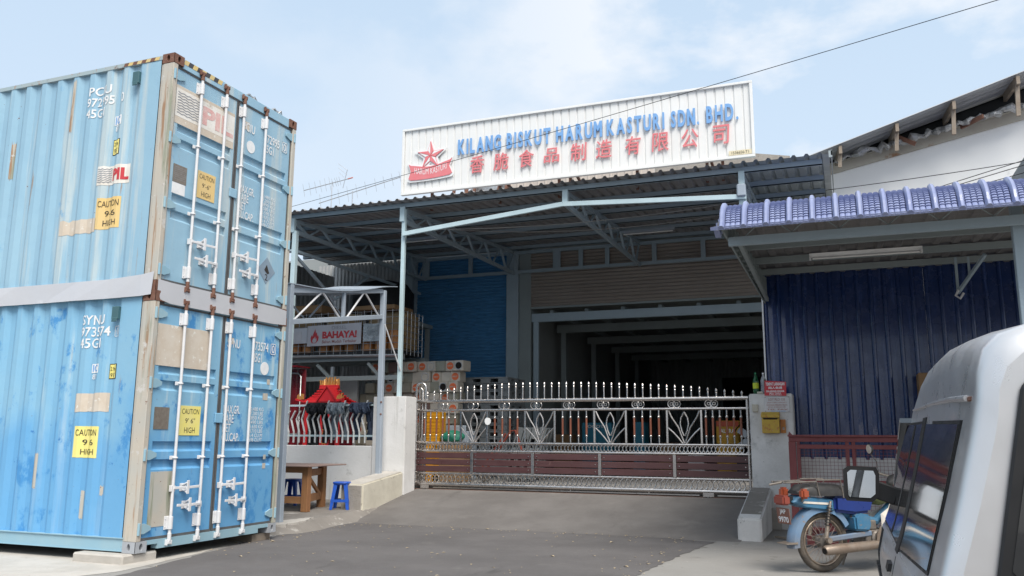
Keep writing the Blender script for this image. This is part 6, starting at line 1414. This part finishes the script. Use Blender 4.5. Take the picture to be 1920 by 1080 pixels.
m = MB(); m.box(-0.52, -0.43, -0.09, 0.09, 0.69, 0.79); tl = b_(m, 'tail_light', 'lens_red', bevel=0.018, seg=2)
m = MB(); m.box(-0.44, -0.38, -0.06, 0.06, 0.7, 0.78); b_(m, 'lamp_base', 'van_black', tl)
for s in (-1, 1):
    m = MB(); m.box(-0.37, -0.28, s * 0.17 - 0.04, s * 0.17 + 0.04, 0.76, 0.86); ind = b_(m, 'indicator', 'lens_orange', bevel=0.02, seg=2)
    m = MB(); m.tube([(-0.3, s * 0.08, 0.72), (-0.31, s * 0.15, 0.78)], 0.014, 6); b_(m, 'indicator_stalk', 'rim_steel', ind)
m = MB(); m.prism([(-0.105, 0), (0.105, 0), (0.105, 0.16), (-0.105, 0.16)], (-0.45, 0.0, 0.5), -Y_, Z_ + X_ * 0.12 * -1, (-0.006, 0, 0)); pl = b_(m, 'number_plate', 'plate_maroon')
for s, z0 in (('JAP', 0.59), ('9970', 0.515)):
    m = MB(); w_ = 0.1 if s == 'JAP' else 0.165; m.text(s, (-0.4585 - (z0 - 0.5) * 0.12, w_ / 2, z0), -Y_, Z_ - X_ * 0.12, w_, 0.058, bold=0.02); b_(m, 'lettering', 'print_white', pl)
m = MB(); m.prism([(-0.42, 0.72), (-0.25, 0.66), (0.1, 0.62), (0.1, 0.74), (-0.3, 0.79)], (0, -0.1, 0), X_, Z_, (0, 0.2, 0)); b_(m, 'tail_cowl', 'moto_skyblue', bevel=0.015)
m = MB(); m.prism([(-0.3, 0.71), (0.02, 0.69), (0.05, 0.71), (-0.28, 0.73)], (0, -0.1045, 0), X_, Z_, (0, -0.001, 0)); b_(m, 'stripe', 'shield_white')
m = MB(); m.prism([(0.1, 0.615), (0.35, 0.585), (0.56, 0.6), (0.62, 0.77), (0.1, 0.785)], (0, -0.12, 0), X_, Z_, (0, 0.24, 0)); b_(m, 'fuel_tank', 'moto_royal', bevel=0.03, seg=2)
m = MB()
ss_ = [(-0.34, 0.8, 0.84, 0.08), (-0.25, 0.79, 0.9, 0.115), (0.0, 0.78, 0.91, 0.13), (0.2, 0.78, 0.895, 0.13), (0.4, 0.77, 0.86, 0.115), (0.55, 0.78, 0.83, 0.08)]
for x, z0, z1, w in ss_:
    for yy, zz_ in ((-w, z0), (-w * 1.02, (z0 + z1) / 2), (-w * 0.75, z1 - 0.008), (0, z1), (w * 0.75, z1 - 0.008), (w * 1.02, (z0 + z1) / 2), (w, z0)): m.v.append(Vector((x, yy, zz_)))
n = 7
for i in range(len(ss_) - 1): m.f += [(i * n + k, i * n + (k + 1) % n, (i + 1) * n + (k + 1) % n, (i + 1) * n + k) for k in range(n)]
m.f += [tuple(range(n)), tuple((len(ss_) - 1) * n + k for k in reversed(range(n)))]
b_(m, 'seat', 'vinyl_black', smooth=True)
m = MB()
for s in (-1, 1):
    m.tube([(-0.1, s * 0.13, 0.78), (-0.14, s * 0.135, 0.93), (-0.52, s * 0.1, 0.92)], 0.009, 6); m.tube([(0.2, s * 0.13, 0.76), (0.16, s * 0.14, 0.945), (-0.14, s * 0.135, 0.945)], 0.009, 6)
for x in (-0.5, -0.35, -0.2): m.tube([(x, -0.12, 0.925), (x, 0.12, 0.925)], 0.008, 6)
m.tube([(-0.62, 0.0, 0.895), (-0.5, -0.05, 0.92)], 0.012, 6); b_(m, 'rack', 'engine_grey', smooth=True)
for s in (-1, 1):
    m = MB(); coil = [(0.02 + 0.03 * 0 - 0.05 * u + 0.026 * math.cos(u * 44), s * 0.13 + 0.026 * math.sin(u * 44), 0.68 - 0.2 * u) for u in [k / 70 for k in range(71)]]
    m.tube(coil, 0.006, 5); sh = b_(m, 'shock_absorber', 'vinyl_black', smooth=True)
    m = MB(); m.tube([(0.03, s * 0.13, 0.73), (-0.035, s * 0.13, 0.45)], 0.013, 8); m.tube([(-0.025, s * 0.13, 0.49), (-0.05, s * 0.13, 0.36)], 0.022, 8); b_(m, 'shock_rod', 'rim_steel', sh, smooth=True)
    m = MB(); m.bar((0.0, s * 0.1, 0.34), (0.55, s * 0.1, 0.39), 0.04, 0.055); b_(m, 'swingarm', 'moto_fender', bevel=0.01)
    m = MB(); m.lathe([(0.035, 0), (0.03, 0.03)], (0, s * 0.1, 0.33), (0, s, 0), 10); b_(m, 'axle_nut', 'rim_steel')
m = MB(); m.tube([(-0.1, -0.16, 0.235), (-0.08, -0.16, 0.24), (0.05, -0.165, 0.25), (0.5, -0.16, 0.275), (0.72, -0.14, 0.29), (0.95, -0.08, 0.33)], [0.043, 0.05, 0.052, 0.047, 0.025, 0.02], 12); ex = b_(m, 'exhaust', 'exhaust', smooth=True)
m = MB(); m.lathe([(0.032, 0), (0.032, 0.004)], (-0.1025, -0.16, 0.235), (-1, 0, 0), 12); b_(m, 'exhaust_mouth', 'dark_hole', ex)
m = MB(); m.prism([(0.55, 0.27), (0.66, 0.3), (0.62, 0.47), (0.57, 0.38)], (0, -0.17, 0), X_, Z_, (0, 0.01, 0)); b_(m, 'exhaust_bracket', 'exhaust')
m = MB(); m.prism([(0.33, 0.42), (0.5, 0.41), (0.54, 0.46), (0.53, 0.58), (0.4, 0.6), (0.32, 0.57)], (0, -0.14, 0), X_, Z_, (0, 0.28, 0)); b_(m, 'side_cover', 'moto_skyblue', bevel=0.02, seg=2)
m = MB(); m.tube([(0.15, 0, 0.62), (0.45, 0, 0.55), (0.7, 0, 0.5), (0.98, 0, 0.72), (1.0, 0, 0.84)], 0.045, 8); b_(m, 'frame', 'moto_skyblue', smooth=True)
m = MB(); m.box(0.48, 0.82, -0.11, 0.11, 0.25, 0.42); m.lathe([(0.075, 0), (0.07, 0.16), (0.05, 0.18)], (0.82, 0, 0.36), (1, 0, 0.1), 12); m.lathe([(0.09, 0), (0.08, 0.03)], (0.62, -0.11, 0.34), (0, -1, 0), 16); m.box(0.54, 0.64, -0.09, 0.09, 0.42, 0.52); b_(m, 'engine', 'engine_grey', bevel=0.012)
m = MB()
for s in (-1, 1):
    m.v_ = None; k0 = len(m.v); pts = [(0.7, 0.12, 0.4), (0.8, 0.17, 0.42), (0.92, 0.18, 0.55), (0.98, 0.14, 0.75), (0.96, 0.06, 0.85), (0.84, 0.07, 0.64), (0.72, 0.09, 0.58)]
    m.add([(x, s * y, z) for x, y, z in pts] + [(x - 0.012, s * (y - 0.01), z) for x, y, z in pts], [tuple(range(7)), tuple(reversed(range(7, 14)))] + [(i, (i + 1) % 7, 7 + (i + 1) % 7, 7 + i) for i in range(7)])
b_(m, 'leg_shield', 'shield_white')
m = MB()
for s in (-1, 1): m.tube([(1.0, s * 0.07, 0.8), (1.13, s * 0.075, 0.42), (1.19, s * 0.07, 0.31)], 0.022, 8)
b_(m, 'front_fork', 'moto_royal', smooth=True)
m = MB(); m.tube([(0.88, -0.33, 0.98), (0.95, -0.2, 1.0), (0.99, -0.08, 0.97), (0.99, 0.08, 0.97), (0.95, 0.2, 1.0), (0.88, 0.33, 0.98)], 0.013, 8); hb = b_(m, 'handlebar', 'rim_steel', smooth=True)
for s in (-1, 1):
    m = MB(); m.tube([(0.87, s * 0.345, 0.978), (0.93, s * 0.235, 0.995)], 0.019, 8); m.tube([(0.97, s * 0.2, 1.0), (0.95, s * 0.33, 1.01)], 0.006, 5); b_(m, 'grip', 'vinyl_black', hb, smooth=True)
m = MB(); m.lathe([(0.02, -0.12), (0.085, -0.06), (0.1, 0.0), (0.1, 0.04), (0.085, 0.06)], (1.02, 0, 0.9), (1, 0, 0), 18); b_(m, 'headlamp', 'vinyl_black', smooth=True)
for s in (-1, 1):
    m = MB(); m.tube([(0.96, s * 0.19, 1.0), (0.97, s * 0.22, 1.12), (0.94, s * 0.29, 1.22)], 0.006, 6); st_ = b_(m, 'mirror_stalk', 'vinyl_black', smooth=True)
    m = MB(); m.lathe([(0.02, 0.03), (0.05, 0.02), (0.058, 0.0), (0.054, -0.004)], (0.94, s * 0.29, 1.26), (1, -0.15 * s, 0.1), 16); b_(m, 'mirror', 'vinyl_black', st_, smooth=True)
    m = MB(); m.lathe([(0.05, 0), (0.05, 0.002)], (0.934, s * 0.29, 1.2595), (-1, 0.15 * s, -0.1), 16); b_(m, 'mirror_glass', 'mirror_glass', st_)
m = MB(); m.tube([(0.45, 0.1, 0.3), (0.42, 0.22, 0.03)], 0.013, 6); b_(m, 'side_stand', 'engine_grey')
m = MB()
for s in (-1, 1): m.tube([(0.6, s * 0.1, 0.26), (0.6, s * 0.25, 0.26)], 0.018, 8)
b_(m, 'footrest', 'vinyl_black')
bm_ = MB(); rr = random.Random(6); n = 14
for j in range(9):
    th = math.pi * j / 8
    for i in range(n):
        a = 2 * math.pi * i / n; w = 1 + rr.uniform(-.06, .06); bm_.v.append(Vector((0.75 + 0.17 * w * math.sin(th) * math.cos(a), 0.13 * w * math.sin(th) * math.sin(a), 0.77 + 0.11 * w * math.cos(th))))
for j in range(8): bm_.f += [(j * n + i, (j + 1) * n + i, (j + 1) * n + (i + 1) % n, j * n + (i + 1) % n) for i in range(n)]
bb = tag(link('net_bag', bm_.mesh('net_bag', 'net_green', (0.75, 0, 0.77), smooth=True)), 'green net bag wedged behind the leg shield of the motorcycle', 'bag')
ca, sa = math.cos(math.radians(40)), math.sin(math.radians(40)); bb.location = (-0.31 + 0.75 * ca, 9.72 + 0.75 * sa, 0.78); bb.rotation_euler = (0, 0, math.radians(40))

# ================================================================ VAN
t = thing('van', 'silver van parked close by, seen from its rear left corner', 'van', (0.95, 5.0, 0))
XC = 0.95
prof_z = [(0.3, 0.2), (0.36, 0.165), (0.6, 0.15), (0.78, 0.195), (0.82, 0.212), (0.9, 0.24), (1.2, 0.32), (1.44, 0.378), (1.5, 0.39), (1.53, 0.395), (1.62, 0.405), (1.7, 0.432), (1.75, 0.48), (1.78, 0.56), (1.79, 0.95)]
def van_side(y, z):
    for (za, xa), (zb_, xb) in zip(prof_z, prof_z[1:]):
        if za <= z <= zb_: return xa + (xb - xa) * (z - za) / (zb_ - za) - (0.022 * max(0, y - 5.4) if z > 1.2 else 0.0)
    return 0.2
stn = [(3.07, 0.055, 1.68), (3.085, 0.022, 1.715), (3.11, 0.004, 1.73), (3.16, 0.0, 1.74), (3.8, 0, 1.79), (4.5, 0, 1.82), (5.1, 0, 1.815), (5.6, 0, 1.76), (5.95, 0.0, 1.67), (6.15, 0.0, 1.57), (6.45, 0.01, 1.22), (6.75, 0.015, 0.96), (7.0, 0.03, 0.88), (7.14, 0.1, 0.8)]
m = MB(); N = len(prof_z) * 2 - 1
for y, ins, rz_ in stn:
    row = []
    for z, x in prof_z:
        zz = z if z <= 0.8 else 0.8 + (z - 0.8) * (max(rz_, 0.82) - 0.8) / 0.99
        zz = 0.34 + (zz - 0.34) * (1 - ins * 0.2) if ins else zz
        xx = x + ins - (0.022 * max(0, y - 5.4) if z > 1.2 else 0)
        row.append((xx, zz))
    full = [Vector((x, y, z)) for x, z in row] + [Vector((2 * XC - x, y, z)) for x, z in reversed(row[:-1])]
    m.v += full
for i in range(len(stn) - 1): m.f += [(i * N + k, i * N + k + 1, (i + 1) * N + k + 1, (i + 1) * N + k) for k in range(N - 1)] + [(i * N + N - 1, i * N, (i + 1) * N, (i + 1) * N + N - 1)]
m.f += [tuple(range(N)), tuple((len(stn) - 1) * N + k for k in reversed(range(N)))]
body = m.build('body', 'van_silver', t, smooth=True)
def sidepanel(corners, lift, name, mat, par, n=10, mirror=False, rnd=0.0):
    """quad in (y,z) laid on the body side: TL(front top) TR BR BL"""
    m = MB(); TLc, TRc, BRc, BLc = [Vector((*c, 0)) for c in corners]
    for j in range(n + 1):
        for i in range(n + 1):
            a = TLc.lerp(TRc, i / n); b = BLc.lerp(BRc, i / n); p = a.lerp(b, j / n); x = van_side(p.x, p.y) - lift; m.v.append(Vector((2 * XC - x if mirror else x, p.x, p.y)))
    w = n + 1; m.f = [(j * w + i, j * w + i + 1, (j + 1) * w + i + 1, (j + 1) * w + i) for j in range(n) for i in range(n)]
    k = len(m.v); edge = [i for i in range(w)] + [j * w + n for j in range(1, w)] + [n * w + i for i in range(n - 1, -1, -1)] + [j * w for j in range(n - 1, 0, -1)]
    m.v += [m.v[i] + Vector((lift + 0.012, 0, 0)) * (-1 if mirror else 1) for i in edge]; e = len(edge)
    m.f += [(edge[i], edge[(i + 1) % e], k + (i + 1) % e, k + i) for i in range(e)]
    return m.build(name, mat, par, smooth=True)
W1 = ((5.98, 1.45), (4.95, 1.44), (4.95, 0.83), (6.45, 0.83)); W2 = ((4.7, 1.435), (3.36, 1.41), (3.42, 0.9), (4.7, 0.83))
def grow(c, d): return ((c[0][0] + d * 1.3, c[0][1] + d), (c[1][0] - d, c[1][1] + d), (c[2][0] - d, c[2][1] - d), (c[3][0] + d * 1.3, c[3][1] - d))
for mir in (False, True):
    for W in (W1, W2):
        fr_ = sidepanel(grow(W, 0.014), 0.004, 'window_frame', 'van_black', t, mirror=mir); sidepanel(W, 0.008, 'window_glass', 'van_glass', fr_, mirror=mir)
# half-open slider edge and centre pillar
sidepanel(((4.93, 1.47), (4.74, 1.47), (4.74, 0.8), (4.93, 0.8)), 0.01, 'door_pillar', 'van_black', t)
sidepanel(((5.45, 1.44), (5.38, 1.44), (5.5, 0.83), (5.57, 0.83)), 0.0105, 'window_divider', 'van_black', t)
sidepanel(((6.5, 0.8), (3.3, 0.815), (3.3, 0.79), (6.5, 0.775)), 0.006, 'waist_line', 'van_silver', t)
sidepanel(((4.86, 0.78), (4.845, 0.78), (4.845, 0.36), (4.86, 0.36)), 0.0015, 'door_seam', 'van_black', t); sidepanel(((6.6, 0.78), (6.585, 0.78), (6.485, 0.36), (6.5, 0.36)), 0.0015, 'door_seam', 'van_black', t)
sidepanel(((5.15, 0.72), (4.98, 0.72), (4.98, 0.68), (5.15, 0.68)), 0.02, 'door_handle', 'van_black', t)
sidepanel(((6.9, 0.5), (3.2, 0.5), (3.2, 0.44), (6.9, 0.44)), 0.012, 'side_moulding', 'van_black', t)
m = MB(); m.tube([(van_side(y, z) - 0.004, y, z) for y, z in ((5.7, 1.535), (4.6, 1.53), (3.8, 1.515), (3.24, 1.495))], [0.007, 0.009, 0.01, 0.011], 8); m.build('roof_gutter', 'van_silver', t, smooth=True)
m = MB(); m.box(0.385, 0.402, 3.2, 3.25, 1.484, 1.5); m.build('gutter_end', 'rusty_steel', t, bevel=0.003)
# rear: window seal, glass, lamps, bumper
def rear(poly, y, name, mat, par, d=0.012, bev=0.0): m = MB(); m.prism(poly, (0, y, 0), X_, Z_, (0, -d, 0)); return m.build(name, mat, par, bevel=bev)
rw = [(0.4, 0.93), (0.43, 0.89), (1.47, 0.89), (1.5, 0.93), (1.385, 1.52), (1.35, 1.56), (0.55, 1.56), (0.515, 1.52)]
sh = lambda p, k: [(XC + (x - XC) * k, 1.22 + (z - 1.22) * (k - 0.03)) for x, z in p]
se = rear(rw, 3.066, 'rear_window_seal', 'van_black', t, 0.02, 0.008); rear(sh(rw, 0.92), 3.05, 'rear_window', 'van_glass', se, 0.008)
for s in (-1, 1):
    xs = lambda x: x if s < 0 else 2 * XC - x
    rear([(xs(0.285), 0.56), (xs(0.4), 0.56), (xs(0.42), 0.86), (xs(0.315), 0.86)], 3.064, 'tail_lamp', 'lens_red', t, 0.03, 0.01)
m = MB(); m.box(0.2, 1.7, 2.98, 3.12, 0.34, 0.5); m.build('bumper', 'van_black', t, bevel=0.03, seg=2)
m = MB(); m.box(0.75, 1.15, 3.03, 3.07, 0.56, 0.68); m.build('number_plate_recess', 'van_black', t)
m = MB(); ws = [Vector((0.33, 6.17, 1.47)), Vector((1.57, 6.17, 1.47)), Vector((1.62, 6.72, 0.99)), Vector((0.28, 6.72, 0.99))]; off = Vector((0, 0.03, 0.03)); m.add([v + off for v in ws] + [v for v in ws], [(0, 1, 2, 3), (7, 6, 5, 4), (0, 4, 5, 1), (1, 5, 6, 2), (2, 6, 7, 3), (3, 7, 4, 0)]); m.build('windscreen', 'van_glass', t)
for x in (0.27, 1.63):
    for y in (3.85, 6.45):
        m = MB(); m.lathe([(0.2, -0.09), (0.28, -0.08), (0.29, 0), (0.28, 0.08), (0.2, 0.09)], (x, y, 0.29), (1, 0, 0), 24); w_ = m.build('wheel', 'rubber', t, smooth=True)
        m = MB(); m.lathe([(0.02, -0.1), (0.17, -0.085), (0.19, 0.0), (0.17, 0.085), (0.02, 0.1)], (x, y, 0.29), (1, 0, 0), 20); m.build('hubcap', 'chrome_strip', w_, smooth=True)
# wing mirror
MY = 5.9; mc = Vector((0.068, MY, 1.085))
def mirror_outline(k): return [(-0.1 * k, -0.085 * k), (-0.09 * k, -0.1 * k), (0.055 * k, -0.105 * k), (0.09 * k, -0.075 * k), (0.098 * k, 0.06 * k), (0.085 * k, 0.095 * k), (-0.075 * k, 0.1 * k), (-0.1 * k, 0.08 * k)]
for sgn in (1, -1):
    cx = mc.x if sgn > 0 else 2 * XC - mc.x
    u = Vector((math.cos(0.1), math.sin(0.1) * sgn, 0)) ; nrm = (u.cross(Z_) + Z_ * 0.012).normalized()
    o = Vector((cx, MY, 1.085)); m = MB()
    A = [o + u * x + Z_ * z for x, z in mirror_outline(1.0)]; B_ = [o + u * x + Z_ * z - nrm * 0.06 for x, z in mirror_outline(0.98)]; C_ = [o + u * x + Z_ * z - nrm * 0.1 for x, z in mirror_outline(0.62)]
    m.add(A + B_ + C_, [tuple(range(8)), tuple(reversed(range(16, 24)))] + [(i, (i + 1) % 8, 8 + (i + 1) % 8, 8 + i) for i in range(8)] + [(8 + i, 8 + (i + 1) % 8, 16 + (i + 1) % 8, 16 + i) for i in range(8)])
    m.bar(o + X_ * 0.07 * sgn - Z_ * 0.03 - nrm * 0.05, o + X_ * 0.2 * sgn - Z_ * 0.08 + Y_ * 0.05, 0.06, 0.11)
    mm = m.build('wing_mirror', 'van_black', t, bevel=0.008)
    m = MB(); m.prism(mirror_outline(0.84), o + nrm * 0.003, u, Z_, nrm * 0.003); m.build('mirror_glass', 'mirror_glass', mm)
m = MB(); m.box(0.5, 0.95, 3.9, 4.1, 0.75, 1.25); m.box(0.95, 1.4, 3.9, 4.1, 0.75, 1.25); m.build('seat_back', 'van_black', t)

# ================================================================ WHITE GABLE BUILDING BEHIND
t = thing('gable_building', 'white rendered gable building with a worn overhanging metal roof', 'building', (2, 18, 0))
WY = 17.8
m = MB(); m.prism([(-0.3, 2.5), (9, 2.5), (9, 8.55), (3.6, 7.46), (-0.06, 6.72), (-0.3, 6.67)], (0, WY, 0), X_, Z_, (0, 0.25, 0)); m.build('gable_wall', 'gable_white', t)
m = MB(); m.prism([(-1.6, 6.39), (9, 8.54), (9, 8.74), (-1.6, 6.58)], (0, WY - 0.06, 0), X_, Z_, (0, 0.055, 0)); m.prism([(-1.6, 6.58), (9, 8.74), (9, 8.755), (-1.6, 6.595)], (0, WY - 0.13, 0), X_, Z_, (0, 0.12, 0)); m.build('rafter_channel', 'eave_steel', t)
def gz(x): return 6.965 + (x + 0.15) * 0.309
for k in range(11):
    x0 = -1.2 + k * 0.9; m = MB()
    d = Vector((1, 0, 0.309)).normalized(); pr = rep([(0, 0), (0.05, 0.03), (0.1, 0.03), (0.15, 0)], 0.225, 6) + [(1.35, 0)]
    m.sheet(pr, (x0, 16.95, gz(x0)), Y_, Vector((-0.295, 0, 0.955)), Vector((0.9, 0, 0.9 * 0.309))); m.build('roof_sheet', 'eave_sheet', t)
for k, x in enumerate((0.145, 1.18, 2.18, 3.26, 4.3)):
    m = MB(); zl = 6.39 + (x + 1.6) * 0.203 + 0.18; m.bar((x + 0.03, 17.12, zl - 0.28), (x + 0.06, 17.1, gz(x) - 0.02), 0.07, 0.07); m.bar((x + 0.06, 16.98, gz(x) - 0.09), (x - 0.05, 18.0, gz(x) - 0.1), 0.06, 0.16); m.build('purlin_end', 'old_timber', t)
m = MB(); m.prism([(-1.6, 6.6), (9, 8.75), (9, 9.6), (-1.6, 6.55)], (0, WY + 0.02, 0), X_, Z_, (0, 0.05, 0)); m.build('eave_shade', 'shade_black', t)  # near-black sheet painted in as the shade under the roof overhang
rr = random.Random(12); m = MB(); pts = []
for k in range(46):
    x = 0.1 + k * 0.075; pts.append((x, 17.5 + rr.uniform(-.06, .06), 6.68 + (x + 1.6) * 0.0 + 0.203 * (x + 0.06) + 0.2 + rr.uniform(-.045, .05)))
m.tube(pts, [rr.uniform(0.03, 0.085) for _ in pts], 7); m.build('torn_insulation', 'foil', t)
for a, b in (((1.3, 17.5, 7.25), (1.55, 17.3, 7.02)), ((2.4, 17.6, 7.35), (2.75, 17.3, 7.42))):
    m = MB(); m.bar(a, b, 0.05, 0.08); m.build('loose_timber', 'rusty_steel', t)

# ================================================================ CABLES, ANTENNAS
def powercable(a, b, s, r, label): return wire(sag(a, b, s, 40), r, label, 'cable_black', 'power cable', 'overhead cables')
powercable((2.068, 9.0, 5.77), (-10.733, 13.6, 5.83), 0.035, 0.0045, 'long black overhead cable crossing in front of the white sign')
powercable((5.8, 15.9, 6.3), (-0.1, 15.9, 5.865), 0.06, 0.007, 'black cable from the canopy corner across the white gable wall')
powercable((6.0, 15.5, 6.7), (0.8, 15.5, 5.39), 0.0, 0.007, 'upper of three black cables rising to the right before the gable wall')
powercable((6.0, 15.2, 6.5), (0.8, 15.2, 5.27), 0.0, 0.007, 'middle of three black cables rising to the right before the gable wall')
powercable((6.0, 15.0, 6.25), (1.0, 15.0, 5.19), 0.0, 0.007, 'lowest of three black cables rising to the right before the gable wall')
def antenna(boom_a, boom_b, els, mastx, label, tip=False):
    a, b = Vector(boom_a), Vector(boom_b); c = (a + b) / 2
    t = thing('antenna', label, 'antenna', (c.x, c.y, c.z), 'television antennas on the roof')
    m = MB(); m.tube([a, b], 0.016, 6); m.build('boom', 'aluminium', t)
    m = MB()
    for i, (u, h) in enumerate(els):
        p = a.lerp(b, u); m.tube([p + Vector((0.02, 0.05, -h)), p + Vector((-0.02, -0.05, h))], 0.007, 5)
    m.build('elements', 'aluminium', t)
    m = MB(); p = a.lerp(b, mastx); m.tube([p + Z_ * 0.05, p - Z_ * 2.6], 0.018, 6); m.build('mast', 'aluminium', t)
    return t
a1 = antenna((-17.4, 24, 9.95), (-15.45, 24, 10.2), [(0.0, 0.22), (0.13, 0.22), (0.25, 0.2), (0.36, 0.2), (0.46, 0.22), (0.55, 0.22), (0.61, 0.14), (0.67, 0.14), (0.71, 0.14), (0.76, 0.14)], 0.6, 'upper television antenna with a red tipped boom and corner reflector')
m = MB()
for k in range(3): m.tube([(-15.95 + 0.02 * k, 23.9, 10.75 - 0.16 * k), (-15.55 - 0.02 * k, 23.9, 10.45 - 0.16 * k)], 0.008, 5)
m.tube([(-15.6, 23.95, 10.5), (-15.75, 23.95, 9.85)], 0.012, 5); m.build('reflector', 'aluminium', a1)
m = MB(); m.tube([(-15.6, 24, 10.18), (-15.4, 24, 10.21)], 0.022, 6); m.build('boom_tip', 'antenna_tip', a1)
antenna((-16.6, 23.8, 9.35), (-13.4, 23.8, 9.95), [(0.02, 0.3), (0.25, 0.26), (0.36, 0.26), (0.47, 0.24), (0.58, 0.22), (0.7, 0.22), (0.8, 0.2), (0.9, 0.2), (0.99, 0.18)], 0.42, 'lower slanting television antenna with thin upright elements')

m = MB(); m.bar((-1.02, 12.75, 0.02), (-0.78, 12.45, 0.03), 0.03, 0.025); m.solo('stick', 'old_timber', 'short dark stick on the concrete by the mailbox pillar', 'stick', (-0.9, 12.6, 0.02))
# unseen tree mass added behind the viewer to put a dark band into reflections
rr = random.Random(31); m = MB()
for k in range(900):
    x = rr.uniform(-90, 90); h = 5 + 3 * math.sin(x * 0.13) + 2 * math.sin(x * 0.37 + 1); z = rr.uniform(0.3, h); y = -70 + rr.uniform(-5, 5); s = rr.uniform(0.8, 2.0)
    pts = [Vector((x + s * rr.uniform(-1, 1), y + s * rr.uniform(-1, 1), max(0.0, z + s * rr.uniform(-0.8, 0.8)))) for _ in range(6)]
    m.add(pts, [(0, 1, 2), (3, 4, 5), (0, 3, 1), (1, 4, 2), (2, 5, 0), (3, 5, 1)])
o = m.build('reflection_trees', 'hedge_green', None, kind='stuff'); tag(o, 'added dark green tree mass behind the viewer, seen only as reflections', 'trees')
# ---- scattered litter on the asphalt
rl = random.Random(17); m = MB()
for k in range(260):
    x = rl.uniform(-7.3, -2.0); y = rl.uniform(7.2, 12.2)
    if k > 90: x, y = (rl.choice([-7.45 + abs(rl.gauss(0, 0.25)), -1.95 - abs(rl.gauss(0, 0.3))]), y) if k % 2 else (x, 12.2 - abs(rl.gauss(0, 0.3)))
    s = rl.uniform(0.008, 0.028) * (1.5 if rl.random() < 0.1 else 1); a = rl.uniform(0, 3.14)
    ca, sa = math.cos(a) * s, math.sin(a) * s; z = 0.0065
    m.add([(x - ca, y - sa, z), (x + sa * 0.5, y - ca * 0.5, z + s * 0.25), (x + ca, y + sa, z + s * 0.1), (x - sa * 0.5, y + ca * 0.5, z + s * 0.3)], [(0, 1, 2, 3)])
o = m.build('leaf_litter', 'leaf_litter', None, kind='stuff'); tag(o, 'dry leaf scraps and crumbs scattered over the asphalt', 'litter')
